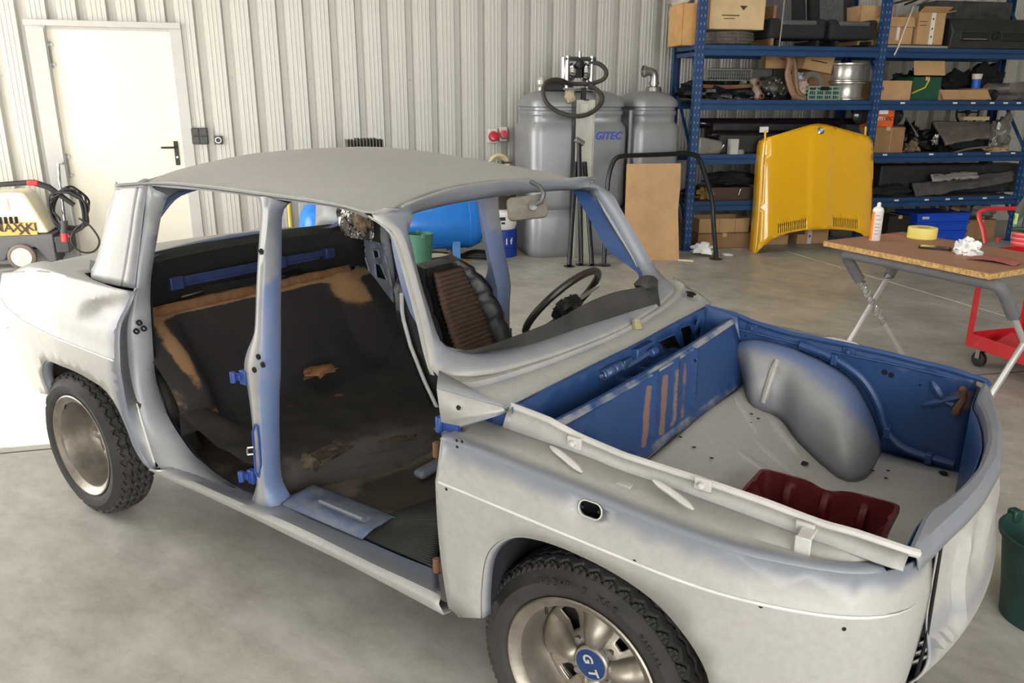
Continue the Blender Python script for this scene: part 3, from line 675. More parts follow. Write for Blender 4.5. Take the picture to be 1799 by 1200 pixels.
# ---- luggage well
def fz(x): return float(np.interp(x, [-.05, .05, .14, .26, .36, .66], [.695, .655, .605, .552, .532, .530]))
g = G(); rows = [[(x, y, fz(x) + .006 * math.sin(y * 9) * (1 if abs(y) < .45 else 0)) for y in np.linspace(-.6, .6, 25)] for x in np.linspace(-.06, .66, 30)]
g.grid(rows, at=[[(.15 + (.6 if abs(p[1]) > .5 else 0), .25 if p[0] < -.03 or abs(p[1]) > .57 else 0, 0) for p in r] for r in rows]); tf = g.obj('luggage_floor', PRIMER, car, solid=.005)
for px in ((1320, 730), (1318, 745), (1332, 738), (1193, 746), (1195, 771), (1219, 789), (1250, 808), (1121, 793), (1533, 830), (1560, 830), (1556, 843)):
    for _ in range(1):
        z = .6
        for _ in range(12): q = oZ(px, z); z = z * .5 + fz(q[0]) * .5
    G().lathe([(.006, .006), (.0, .006)], 8, 0, TR(q[0], q[1], q[2])).obj('drain_hole', DARK, tf)
for px, r in (((1411, 817), .016), ((1657, 834), .013)):
    z = .55
    for _ in range(12): q = oZ(px, z); z = z * .5 + fz(q[0]) * .5
    G().lathe([(r, .0065), (0, .0065)], 14, 0, TR(q[0], q[1], q[2])).obj('drain_hole', DARK, tf)
def onfloor(px):
    z = .58
    for _ in range(20): q = oZ(px, z); z = z * .5 + fz(min(.66, q[0])) * .5
    return q
for a, b in (((1355, 655), (1395, 690)), ((1290, 700), (1330, 770)), ((1345, 730), (1400, 800)), ((1290, 790), (1380, 850)), ((1320, 770), (1410, 850)), ((1290, 610), (1300, 612))):
    A, Bq = onfloor(a), onfloor(b)
    if np.linalg.norm(A - Bq) > .5 or A[1] > .5: continue
    G().tube([A + (Bq - A) * t for t in np.linspace(0, 1, 6)], [.005, .016, .017, .017, .016, .005], 8, sq=.6).obj('floor_swage', PRIMER, tf)
# side walls (blue) with rail flange
wl = [(-.30, .66), (-.04, .60), (.618, .50), (.618, .83)] + [(x, railz(x) - .004) for x in np.linspace(.61, -.30, 20)]
hl = [circ(*p, .009, 10) for p in ((.365, .80), (.385, .795))] + [circ(*p, .004, 6) for p in ((-.09, .84), (.10, .815), (.16, .81), (.47, .78))]
vs, fs = cut(wl, [], .04)
for p_ in [(.365, .80, .009), (.385, .795, .009), (-.09, .84, .004), (.10, .815, .004), (.16, .81, .004), (.47, .78, .004)]: both('wall_hole', G().lathe([(p_[2], 0), (0, 0)], 12, 0, TR(p_[0], -.5862, p_[1]) @ RO(-PI / 2, 'X')), DARK)
g = G(); g.add([(x, -(.592 if x < .5 else .592 - .02 * (x - .5) / .14), z) for x, z in vs], fs, 0, None, [(max(0, .5 - abs(x + .02) * 4) * (z < .7), .35, .75 * max(0, 1 - math.hypot(x - .595, z - .765) / .075)) for x, z in vs]); both('luggage_side_wall', g, BLUE, solid=.004)
def wallpipe(pts, r, name, y=-.585, sq=.7):
    both(name, G().tube([(x, y, z) for x, z in [tuple(q) for q in cr([np.array([a, b]) for a, b in pts], 24)]], r, 8, sq=sq), BLUE)
wallpipe([(-.2, .868), (0, .85), (.2, .838), (.4, .832), (.6, .818)], .006, 'wall_swage')
for a, b in (((.50, .80), (.545, .74)), ((.48, .715), (.60, .775)), ((.54, .745), (.575, .735))):
    both('wall_swage', G().tube([(a[0] + (b[0] - a[0]) * t, -.588, a[1] + (b[1] - a[1]) * t) for t in np.linspace(0, 1, 6)], [.006, .015, .015, .015, .015, .006], 8), BLUE)
both('rusty_link', G().tube([(.588, -.578, .795), (.594, -.576, .765), (.580, -.574, .725)], [.014, .010, .014], 8).lathe([(.011, 0), (.011, .012), (.005, .014), (0, .014)], 10, 0, TR(.588, -.578, .797) @ RO(-PI / 2, 'X')).lathe([(.011, 0), (.011, .012), (.005, .014), (0, .014)], 10, 0, TR(.580, -.574, .723) @ RO(-PI / 2, 'X')), RUST)
for x in (-.068, .25): both('bonnet_clip', G().box((x, -.584, railz(x) - .022), (.035, .006, .026)).lathe([(.008, 0), (.008, .01), (0, .012)], 10, 0, TR(x, -.582, railz(x) - .022) @ RO(-PI / 2, 'X')), BLUE, bev=.001)
# wheel housings bulging into the luggage well (near one mirrored)
AW = [(-.14, .575, .80), (-.06, .58, .836), (.05, .585, .832), (.18, .585, .803), (.275, .585, .755), (.335, .585, .675), (.378, .585, .59), (.392, .585, .535)]
BW = []
for px in ((1255, 650), (1285, 690), (1320, 712), (1370, 735), (1400, 775), (1440, 815), (1478, 845), (1520, 842), (1545, 802)):
    q = onfloor(px); BW.append(np.array([q[0], min(q[1], .585), fz(min(.66, q[0]))]))
BW[0] = np.array([-.075, .53, .70]); BW[1] = np.array([-.055, .50, .695])
a_ = cr([np.array(p) for p in AW], 30); b_ = cr(BW, 30)
rows = []
for k in np.linspace(0, 1, 14):
    e = math.sin(k * PI) * .5; r = []
    for A, Bq in zip(a_, b_):
        ky = 1 - (1 - k) ** 2.2; kz = k ** 2.0
        r.append(np.array([A[0] + (Bq[0] - A[0]) * k, A[1] + (Bq[1] - A[1]) * ky, A[2] + (Bq[2] - A[2]) * kz]))
    rows.append(r)
g = G(); g.grid(rows, at=[[(.80 - .30 * math.sin(PI * k / 13), max(0, 1.15 - k * .16), 0) for _ in r] for k, r in enumerate(rows)])
g = mirY(g); both('wheel_housing', g, PRIMER, solid=.004, ang=120)
pp = [(.10, .845), (.20, .825), (.30, .775), (.36, .70), (.395, .62), (.44, .575), (.50, .56), (.60, .553)]
wallpipe(pp, .013, 'wiring_conduit', -.572, 1)
for x, z in ((.215, .818), (.40, .61), (.53, .556)): both('conduit_clip', G().box((x, -.572, z), (.02, .034, .034)), BLUE, bev=.003)
tb = [(1365, 632), (1358, 652), (1349, 685), (1340, 708)]
q0 = oY(tb[0], .47); q1 = oY(tb[3], .40)
g = G().tube([q0, q0 * .7 + q1 * .3 + np.array([0, -.004, 0]), q0 * .3 + q1 * .7 + np.array([0, -.004, 0]), q1], [.008, .014, .014, .009], 10)
for t in (.2, .75): g.box(q0 + (q1 - q0) * t, (.035, .02, .012))
g.obj('breather_pipe', PRIMER, car)
# ---- bulkhead and plenum
bk = lambda z: -.138 + (.905 - z) * .42
pocket = []
bo = [(-.575, .70), (.575, .70)] + [(y, .893 - .012 * (1 - (y / .575) ** 2)) for y in np.linspace(.575, -.575, 24)]
vs, fs = cut(bo, [circ(-.46, .80, .006, 8), circ(-.30, .73, .006, 8), circ(.2, .85, .005, 6)], .04, [[(y, z) for y in np.arange(-.3, .3, .011)] for z in np.arange(.72, .9, .011)])
def bkp(y, z):
    d = 0
    for c in (-.12, .02, .16): d += .010 * math.exp(-(((y - c) - (z - .8) * .95) / .016) ** 2) * (.74 < z < .875)
    d += .006 * math.exp(-((y + .38) / .02) ** 2) * (z < .86)
    return (bk(z) + d, y, z)
def rst(y, z):
    v = 0
    for c, a in ((-.16, 1), (-.05, 1.1), (.02, .8), (.09, .6)): v = max(v, a * math.exp(-(((y - c) - (z - .8) * .95) / .020) ** 2) * (.73 < z < .86))
    return v
g = G(); g.add([bkp(y, z) for y, z in vs], fs, 0, None, [(.45 * (z < .73), 0.0, .95 * rst(y, z)) for y, z in vs]); g.obj('bulkhead', BLUE, car, solid=.004)
lip = [np.array([bk(.893) - .004, y, .893 - .012 * (1 - (y / .575) ** 2)]) for y in np.linspace(-.578, .578, 24)]
rows = [[p + np.array([.006, 0, -.022]) for p in lip], [p + np.array([.014, 0, -.006]) for p in lip], [p + np.array([.002, 0, .006]) for p in lip], [p + np.array([-.014, 0, .002]) for p in lip], [p + np.array([-.018, 0, -.01]) for p in lip]]
loft(rows, 30, [N_, (.55, 0, 0), (.5, 0, 0), (.2, 0, 0), N_]).obj('bulkhead_lip', BLUE, car, solid=.003)
fo = [(-.60, .68), (.60, .68), (.60, .922)] + [(y, .936 - .016 * (y / .6) ** 2) for y in np.linspace(.55, -.55, 12)] + [(-.60, .922)]
fpx = lambda ps: [(float(oX(p, -.236)[1]), float(oX(p, -.236)[2])) for p in ps]
fh = [fpx([(1155, 600), (1183, 587), (1197, 617), (1167, 613)]), fpx([(1193, 577), (1210, 570), (1225, 607), (1203, 620)]), circ(.525, .842, .013, 10, .02), circ(.487, .888, .009, 8, .012)]
vs, fs = cut(fo, fh, .05)
g = G(); g.add([(-.236, y, z) for y, z in vs], fs, 0, None, [(0, .25, 0) for y, z in vs]); g.obj('firewall', BLUE, car, solid=.003)
G().box((-.29, .37, .84), (.01, .42, .17)).obj('firewall_opening_back', DARK, car)
for H in fh[:2]: G().tube([(-.233, y, z) for y, z in H], .003, 6, closed=True).obj('opening_rim', BLUE, car)
g = G(); g.grid([[(x, y, .775 - .03 * (x + .2)) for y in np.linspace(-.6, .6, 8)] for x in (-.255, -.2, -.09)]); g.obj('plenum_floor', BLUE, car, solid=.004)
for s in (-1, 1):
    vs, fs = cut([(-.34, .70), (-.08, .70), (-.12, .905), (-.22, .925), (-.34, .935)], [rrect(.055, .05, .01, 3, -.20, .865)] if s < 0 else [], .05)
    g = G(); g.add([(x, s * .578, z) for x, z in vs], fs); g.obj('plenum_side', BLUE, car, solid=.004)
G().box((-.20, -.586, .865), (.08, .004, .08)).obj('plenum_side_back', DARK, car)
SPB = mat('spring_blue', (70, 92, 130), .4, .4)
g = G(); g.grid([[(x, y, .838 - .05 * (x + .245) / .1 + .004 * math.sin(y * 40)) for y in np.linspace(.05, .34, 12)] for x in (-.246, -.20, -.155)]); g.obj('wiper_carrier', BLUE, car, solid=.008)
G().box((-.20, .05, .80), (.09, .012, .10)).box((-.20, -.02, .79), (.06, .03, .09)).obj('carrier_bracket', BLUE, car, bev=.004)
G().tube([(-.222 + .013 * math.cos(a), -.19 + .11 * a / (26 * PI), .888 + .013 * math.sin(a)) for a in np.linspace(0, 26 * PI, 260)], .003, 5).obj('return_spring', SPB, car)
G().tube([(-.235, -.08, .888), (-.225, -.05, .885)], .006, 8).box((-.222, -.04, .882), (.012, .05, .03)).obj('spring_anchor', SPB, car, bev=.003)
G().tube([(-.222, -.04, .872), (-.212, .01, .882), (-.205, .06, .890)], .008, 8).obj('wiper_rod', SPB, car)
G().box((-.225, .06, .895), (.03, .11, .04)).lathe([(.013, -.016), (.013, .016), (0, .016)], 10, 0, TR(-.195, .075, .893) @ RO(PI / 2, 'X')).obj('wiper_bracket', BLUE, car, bev=.004)
G().box((-.20, -.17, .785), (.085, .24, .07)).obj('heater_box', BLACK, car, bev=.008)
G().box((-.195, -.08, .80), (.08, .02, .10)).obj('heater_flange', BLUE, car, bev=.004)
# ---- sills
so_ = LY([(262, 824), (300, 842), (360, 868), (445, 908), (520, 945), (600, 983), (690, 1030), (780, 1078)], [-.715] * 8)
stp = LY([(290, 826), (330, 843), (385, 868), (440, 892), (500, 917), (560, 945), (650, 990), (720, 1022), (775, 1048)], [-.708] * 9)
sin_ = LY([(346, 806), (385, 838), (440, 870), (505, 885), (545, 908), (620, 942), (700, 978), (767, 1004)], [-.61, -.61, -.61, -.61, -.61, -.61, -.61, -.61])
som = [(a * .4 + b * .6) + np.array([0, -.012, .004]) for a, b in zip(cr(so_, 40), cr(stp, 40))]
stm = [(a * .5 + b * .5) + np.array([0, 0, -.006]) for a, b in zip(cr(stp, 40), cr(sin_, 40))]
und = [p + np.array([0, .05, -.012]) for p in so_]; sdn = [p + np.array([0, .012, -.07]) for p in sin_]
both('sill', loft([und, so_, som, stp, stm, sin_, sdn], 44, [(.4, 0, 0), (.5, 0, 0), (.1, 0, 0), (.5, .12, 0), (.8, .22, 0), (.9, .35, 0), (.4, 1, 0)]), PRIMER, solid=.004)
# ---- door (B) pillar
pl = [(453, 345), (458, 367), (456, 410), (451, 487), (448, 567), (445, 590), (434, 617), (429, 640), (431, 665), (436, 690), (443, 746), (450, 833), (449, 858), (440, 884)]
pr = [(506, 357), (493, 370), (489, 390), (488, 467), (487, 540), (487, 577), (487, 610), (487, 640), (487, 665), (485, 700), (485, 765), (487, 830), (494, 862), (521, 903)]
pm_ = [(468, 345), (471, 370), (468, 410), (462, 460), (457, 540), (456, 577), (455, 610), (452, 640), (451, 670), (452, 700), (455, 760), (459, 830), (462, 868), (470, 912)]
yl_ = [-.598, -.605, -.62, -.645, -.668, -.672, -.68, -.684, -.69, -.695, -.70, -.705, -.705, -.706]
PL = LJ(pl, .002); PM = LJ(pm_, .018); PR = LJ(pr, -.040)
PM2 = [a * .78 + b * .22 + np.array([.006, -.006, 0]) for a, b in zip(PM, PR)]
PLi = [p + np.array([-.012, .045, 0]) for p in PL]; PRi = [p + np.array([-.02, .03, 0]) for p in PR]
blz = lambda hi: (lambda p: (.55, hi * (.35 + .5 * (p[2] < 1.1)), 0))
both('door_pillar', loft([PRi, PR, PM2, PM, [(a + b) / 2 + np.array([0, -.004, 0]) for a, b in zip(PL, PM)], PL, PLi, PRi], 50, [(0, 1, 0), blz(1.0), blz(.8), (.5, .12, 0), (.35, .05, 0), (.9, .2, 0), (0, 1, 0), (0, 1, 0)]), PRIMER, ang=60)
for p in ((454, 627), (462, 641), (447, 650), (459, 442)):
    q = LJ([p], .020)[0]; g = G(); g.lathe([(.009, -.002), (.009, .003), (.004, .004), (.0, .0)], 10, 0, TR(*q) @ RO(PI / 2 + .1, 'X')); g.obj('hinge_nut', DARK, car)
def hinge(px, py, y):
    q = oY((px, py), y); g = G().box(q + np.array([.02, .01, 0]), (.028, .02, .045)).tube([q + np.array([-.008, -.012, -.018]), q + np.array([-.008, -.012, .018])], .010, 8).box(q + np.array([.0, 0, 0]), (.03, .014, .02))
    both('door_hinge', g, mat('hinge_blue', (44, 72, 140), .45, .1), bev=.002)
hinge(418, 662, -.64); hinge(432, 836, -.655)
qs = [oY(p, -.662) for p in ((448, 746), (444, 760), (447, 800), (449, 830), (455, 838), (458, 815), (455, 770), (452, 748))]
both('check_strap_plate', G().tube(qs, .004, 6, closed=True), mat('hinge_blue', (44, 72, 140), .45, .1))
qs = [oY(p, -.668) for p in ((446, 786), (436, 787), (434, 792), (436, 799), (446, 798))]
both('striker_loop', G().tube(qs, .0035, 6), STEEL)
for px, py in ((767, 790), (767, 993), (772, 745)):
    q = oY((px, py), -.68); both('door_hinge', G().tube([q + np.array([0, 0, -.02]), q + np.array([0, 0, .02])], .010, 8).box(q + np.array([.03, .01, 0]), (.05, .016, .03)), RUST if py != 745 else mat('hinge_blue', (44, 72, 140), .45, .1), bev=.002)
# inner blue plate at front of door opening below A pillar
ap = LY([(774, 744), (776, 770), (777, 800), (775, 900), (772, 1005)], [-.67, -.67, -.67, -.66, -.63])
both('hinge_pillar', loft([ap, [p + np.array([.03, .02, 0]) for p in ap], [p + np.array([.01, .09, 0]) for p in ap]], 24, [(.2, .8, 0), (0, 1, 0), (0, 1, 0)]), PRIMER, solid=.004)
# ================================================================ CAR: inside, seats, wheels
g = G(); g.grid([[(min(lipx(y) - .008, .690), y, z) for y in np.linspace(-.556, .556, 31)] for z in (.808, .72, .62, .53)], at=[[(0, .2, 0)] * 31] * 4); g.obj('nose_liner', BLUE, car, solid=.003)
# rear window surround
RXU = lambda v: -1.955 + .10 * abs(v) ** 3
ro = [np.array([-1.945, 0, 1.372]), np.array([-1.94, -.25, 1.368]), np.array([-1.90, -.46, 1.35]), np.array([-1.885, -.515, 1.34])] + r0b[1:] + [np.array([-2.20, -.50, .998]), np.array([-2.23, -.25, 1.004]), np.array([-2.24, 0, 1.006])]
ri = [np.array([-1.93, 0, 1.318]), np.array([-1.925, -.22, 1.314]), np.array([-1.90, -.36, 1.30]), np.array([-1.90, -.42, 1.27]), np.array([-1.945, -.475, 1.18]), np.array([-1.99, -.49, 1.10]), np.array([-2.02, -.46, 1.06]), np.array([-2.06, -.36, 1.055]), np.array([-2.09, -.2, 1.062]), np.array([-2.10, 0, 1.066])]
Ro = cr(loop(ro), 80, True); Ri = cr(loop(ri), 80, True); Rr = Ri + np.array([.03, 0, -.006])
g = G(); g.grid([Ro, Ro * .5 + Ri * .5 + np.array([-.012, 0, .008]), Ri, Rr], cu=True, at=[[((.2, .4, .8, .9)[k], (0, 0, .2, .8)[k], 0) for _ in range(80)] for k in range(4)])
g.obj('rear_window_surround', PRIMER, car, solid=.008)
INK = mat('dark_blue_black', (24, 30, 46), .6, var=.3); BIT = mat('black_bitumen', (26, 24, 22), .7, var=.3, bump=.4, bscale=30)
g = G(); g.grid([[(-2.075 + .07 * (y / .5) ** 2 + dx, y, z + .004) for y in np.linspace(-.58, .58, 20)] for dx, z in ((0, 1.06), (.02, 1.04), (.035, 1.03), (.04, .86))]); g.obj('rear_bulkhead', BIT, car, solid=.004)
for y in (-.28, .05, .36): G().box((-2.025, y, .985), (.012, .02, .08)).obj('bulkhead_swage', BIT, car, bev=.004)
RBL = mat('shelf_rail_blue', (38, 52, 92), .5, var=.25)
g = G().box((-2.02, -.01, .928), (.045, 1.06, .018)).box((-1.998, -.01, .946), (.012, 1.06, .03)); g.obj('shelf_rail', RBL, car, bev=.003)
for y in (-.37, .12, .40): 
    G().box((-1.985, y, .944), (.03, .055, .05)).obj('shelf_bracket', RBL, car, bev=.004)
WOODB = mat('raw_fibreboard', (138, 122, 98), .85, var=.3, scale=14, col2=(84, 72, 58)); WOODE = mat('torn_board_edge', (120, 84, 52), .9, var=.3, scale=20)
g = G(); g.grid([[(x, y, .866 + .004 * noise.noise(Vector((x * 8, y * 8, 0)))) for y in np.linspace(-.50, .50, 30)] for x in np.linspace(-2.12, -1.975, 8)]); g.obj('parcel_shelf', WOODB, car, solid=.012)
g = G(); rows = []
for k in range(2): rows.append([(-1.972 + .012 * k + .004 * noise.noise(Vector((y * 9, k, 3))), y, .872 - k * .034 + .008 * noise.noise(Vector((y * 14, k, 0)))) for y in np.linspace(-.50, .50, 60)])
g.grid(rows); g.obj('shelf_edge', WOODE, car, solid=.014)
for px, py, rz, L in ((880, 0, .3, .10), (330, 0, 1.0, .10)):
    pass
q = oZ((505, 480), .88); G().blob((q[0], q[1], .882), (.08, .16, .02), 12, .4, 4, seed=3).obj('torn_rubber_scrap', BLACK, car)
q = oZ((312, 521), .878); G().add([(q[0] - .03, q[1] - .08, .878), (q[0] + .04, q[1] - .06, .878), (q[0] + .02, q[1] + .11, .880), (q[0] - .01, q[1] + .10, .878)], [(0, 1, 2, 3)]).obj('board_offcut', WOODB, car, solid=.006)
def nz(x, y, z, s=3): return noise.noise(Vector((x * s, y * s, z * s)))
g = G(); g.grid([[(x, y, z) for y in np.linspace(-.60, .60, 6)] for x, z in ((-2.02, .34), (-2.02, .70), (-2.02, .90))]); g.obj('rear_firewall', BIT, car, solid=.004)
# felt over back and seat pan
def pedge(y): return float(np.interp(y, [-.62, -.45, -.3, -.13, 0, .3, .62], [-1.24, -1.20, -1.13, -1.05, -.99, -.99, -1.0]))
prof_u = [(-1.962, .850), (-1.945, .80), (-1.90, .70), (-1.83, .60), (-1.76, .505), (-1.68, .468)]
rows = []; at = []
vy = np.linspace(-.605, .59, 84)
U = np.linspace(0, 1, 64)
pb = cr([np.array([a, 0, b]) for a, b in prof_u], 30)
for u in U:
    r = []; ar = []
    for y in vy:
        e = pedge(y)
        if u < .42:
            t = u / .42 * 29; i = min(28, int(t)); p = pb[i] * (1 - t + i) + pb[i + 1] * (t - i); x, z = p[0], p[2]
            a = abs(y); bl = np.clip((a - .37) / .12, 0, 1); bl = bl * bl * (3 - 2 * bl)
            lump = math.sin(min(1, u / .42) * PI) ** .7
            x += .15 * bl * lump; 
            x += .025 * nz(x, y, z, 3.2) + .012 * nz(x, y, z, 9)
        elif u < .82:
            t = (u - .42) / .40; x = -1.68 + (e + 1.68) * t; z = .468 + .02 * t + .03 * nz(x, y, 0, 3) + .014 * nz(x, y, 5, 9)
            a = abs(y); bl = np.clip((a - .40) / .1, 0, 1); z += .10 * bl * max(0, 1 - t * 2)
        else:
            t = (u - .82) / .18; x = e + .05 * t + .012 * nz(e, y, t, 10); z = .488 + .03 * nz(e, y, 0, 3) + .014 * nz(e, y, 5, 9); z += (.362 - z) * t
        tan = 0
        if u < .03: tan = .9 - u * 10
        n1 = nz(y, u, 2, 4)
        if y < -.52 and u < .3: tan = max(tan, .38 + .5 * n1 - abs(y + .60) * 2.5)
        for (yy, uu, ry, ru, k) in ((.42, .05, .09, .10, 1.0), (-.50, .10, .05, .16, .8), (-.47, .34, .05, .05, .7), (.02, .50, .07, .025, .6), (-.2, .47, .1, .02, .4), (-.42, .86, .04, .06, .7), (-.40, .30, .08, .02, .35)):
            tan = max(tan, k * max(0, 1.25 - math.hypot((y - yy) / ry, (u - uu) / ru)))
        r.append((x, y, z)); ar.append((min(1, tan), 0, min(.75, max(0, (u - .40) * 1.2))))
    rows.append(r); at.append(ar)
g = G(); g.grid(rows, at=at); g.obj('sound_deadening_felt', FELT, car, ang=50)
# torn flaps and foam block
q = oY((672, 615), .50); G().blob((q[0] + .03, .50, q[2]), (.07, .10, .13), 12, .15, 3, seed=1).obj('foam_block', mat('tan_foam', (150, 108, 66), .95, var=.3, scale=25, bump=.6), car)
for i, (px, z, d) in enumerate((((560, 652), .53, (.10, .16, .03)), ((545, 812), .49, (.07, .07, .06)), ((585, 790), .475, (.08, .2, .03)), ((690, 760), .47, (.16, .18, .015)))):
    q = oZ(px, z); G().blob(tuple(q), d, 14, .35, 3, seed=i + 5).obj('torn_felt_flap', mat('tan_foam', (150, 108, 66), .95) if i < 1 else mat('brown_felt', (72, 60, 46), .95, var=.4, scale=20, bump=.6), car)
# cabin floor and fittings
g = G(); rows = []; at = []
for x in np.linspace(-2.02, -.30, 60):
    rr_ = []; aa = []
    for y in np.linspace(-.615, .61, 50):
        z = .362 + .012 * nz(x, y, 0, 5) + .006 * nz(x, y, 0, 15) + max(0, (x + .50)) * .9 + .05 * math.exp(-(y / .12) ** 2)
        n1 = nz(x, y, 7, 5); aa.append((max(0, .35 + n1), max(0, .9 - abs(y + .60) * 9) if -1.1 < x < -.62 else 0, max(0, .2 + nz(x, y, 3, 4)))); rr_.append((x, y, z))
    rows.append(rr_); at.append(aa)
g = G(); g.grid(rows, at=at); g.obj('cabin_floor', MUD, car, solid=.006)
INS = layered('inner_sill_metal', (100, 106, 116), [((62, 78, 112), .8), ((150, 152, 158), 1), ((96, 80, 66), 1)], rough=.5, nscale=14, bump=.3)
g = G(); A, B_2 = oZ((505, 878), .40), oZ((640, 935), .395)
g.grid([[A + (B_2 - A) * t + np.array([.02, dy, dz + .006 * math.sin(t * 30) * (1 if .02 < dy < .1 else 0)]) for t in np.linspace(-.05, 1.0, 30)] for dy, dz in ((-.03, 0), (.02, .012), (.05, .016), (.10, .012), (.15, -.02))], at=[[(.5, .3, .25)] * 30] * 5); g.obj('inner_sill', INS, car, solid=.005)
P0, P1 = oZ((562, 880), .43), oZ((638, 912), .43); G().tube([P0, P1], .007, 6).box(tuple(P0 * .5 + P1 * .5 + np.array([0, .02, -.012])), (.18, .025, .012), 0).obj('seat_runner', INS, car)
q = oZ((748, 806), .41); g = G().box((q[0] + .05, q[1], .40), (.05, .20, .03), 0); g.obj('floor_crossmember', INS, car, bev=.02, bseg=3)
q = oZ((505, 815), .43); G().box((q[0], q[1], .425), (.07, .12, .10)).obj('seat_mounting', BLUE, car, bev=.012)
q = oZ((755, 748), .47); G().box(q, (.10, .03, .012)).box(q + np.array([.05, .02, .006]), (.04, .05, .03)).obj('seat_lever', STEEL, car, bev=.004)
# ribbed rubber mat
m4 = [oZ(p, .385) for p in ((625, 938), (764, 1003), (790, 868), (688, 905))]
RMT = mat('black_rubber_mat', (46, 46, 44), .6, var=.35, scale=10)
rows = []
for j in range(131):
    v = j / 130; r = []
    for i in range(9):
        u = i / 8; p = (m4[0] * (1 - u) + m4[1] * u) * (1 - v) + (m4[3] * (1 - u) + m4[2] * u) * v
        r.append(p + np.array([0, 0, .004 * (1 if (j % 4) in (1, 2) else 0) + .006 * nz(p[0], p[1], 0, 4) + .004]))
    rows.append(r)
g = G(); g.grid(rows); g.obj('ribbed_floor_mat', RMT, car, solid=.006, ang=20)
# inner quarter panels with stamped openings, padding
ip = [(575, 436), (590, 410), (640, 420), (668, 426), (677, 445), (690, 500), (694, 575), (640, 575), (600, 500)]
IQ = [(float(oY(p, .585)[0]), float(oY(p, .585)[2])) for p in ip]
def hl2(ps): return [(float(oY(p, .585)[0]), float(oY(p, .585)[2])) for p in ps]
H1 = hl2([(609, 428), (622, 425), (645, 432), (641, 444), (628, 455), (619, 448)]); H2 = hl2([(656, 438), (666, 440), (668, 452), (659, 454)]); H3 = hl2([(633, 455), (643, 453), (650, 475), (644, 478), (630, 474)]); H4 = hl2([(660, 462), (670, 465), (681, 492), (663, 487)])
vs, fs = cut(IQ, [H1, H2, H3, H4], .03)
g = G(); g.add([(x, -.585, z) for x, z in vs], fs, 0, None, [(.75, .35 + .6 * nz(x, z, 0, 9), 0) for x, z in vs]); mirY(g).obj('inner_quarter_panel', PRIMER, car, solid=.004)
for H in (H1, H2, H3, H4): G().tube([(x, .580, z) for x, z in H], .004, 6, closed=True).obj('stamped_rim', mat('rim_grey_blue', (128, 138, 152), .4), car)
op_ = [(float(p[0]) - .004, float(p[2])) for p in opn[3:]]
vs, fs = cut([(-2.25, 1.03), (op_[0][0], 1.03)] + op_ + [(-2.25, .36)], [], .08)
g = G(); g.add([(x, -(yj(z) - .046), z) for x, z in vs], fs); g.obj('quarter_trim', INK, car)
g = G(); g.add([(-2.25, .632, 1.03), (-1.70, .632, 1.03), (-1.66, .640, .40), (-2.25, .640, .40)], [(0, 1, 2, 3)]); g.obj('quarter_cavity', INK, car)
FOIL = mat('crumpled_foil', (150, 146, 140), .25, .9, var=.3, scale=20, bump=1.0, bscale=35); WOOL = mat('wadding', (132, 112, 88), .95, var=.35, scale=30, bump=1, bscale=40)
fq = [oY(p, .478) for p in ((596, 360), (664, 372), (655, 424), (588, 410))]
rows = []
for j in np.linspace(0, 1, 30):
    rows.append([(lambda p: p + np.array([0, -.02 * abs(nz(p[0], p[1], p[2], 16)) - .014 * nz(p[0] * 2, 0, p[2] * .6, 18), 0]))((fq[0] * (1 - i) + fq[1] * i) * (1 - j) + (fq[3] * (1 - i) + fq[2] * i) * j) for i in np.linspace(0, 1, 34)])
g = G(); g.grid(rows); g.obj('foil_padding', FOIL, car, ang=25)
q = oY((636, 390), .466); G().blob(q, (.10, .05, .085), 16, .4, 4, seed=4).obj('wadding_tuft', WOOL, car)
mirY(G().add([(p[0], -.478, p[2]) for p in [oY(p, .478) for p in ((656, 372), (668, 376), (668, 424), (657, 422))]], [(0, 1, 2, 3)])).obj('pillar_slot', DARK, car)
# header inner structure: roof bow
g = G().box((-1.12, 0, 1.365), (.05, .98, .012)); g.obj('roof_bow', BLUE, car, bev=.004)
# dashboard
DASH = mat('dash_vinyl', (58, 57, 54), .55, var=.25, scale=10, bump=.15)
lo = [oZ(p, z) for p, z in (((795, 621), 1.0), ((813, 625), .995), ((913, 608), .99), ((1013, 573), .99), ((1090, 543), .995), ((1157, 516), 1.0))]
hi = [oZ(p, z) for p, z in (((795, 617), 1.01), ((840, 612), 1.015), ((900, 592), 1.03), ((980, 560), 1.03), ((1033, 531), 1.035), ((1080, 513), 1.035), ((1123, 505), 1.035), ((1156, 497), 1.02))]
lo_ = cr(lo, 40); hi_ = cr(hi, 40); bk_ = [p + np.array([-.03, 0, -.03]) for p in hi_]; dn = [p + np.array([-.02, 0, -.12]) for p in hi_]
fr = [p * .35 + q * .65 + np.array([0, 0, -.006]) for p, q in zip(lo_, hi_)]
g = G(); g.grid([[p + np.array([.012, 0, -.05]) for p in lo_], lo_, fr, hi_, bk_, dn]); g.obj('dashboard_pad', DASH, car, ang=30, solid=.004)
q = oZ((1136, 498), 1.03); G().blob(q, (.07, .12, .05), 14, .1, 2, seed=2).obj('demister_outlet', DASH, car)
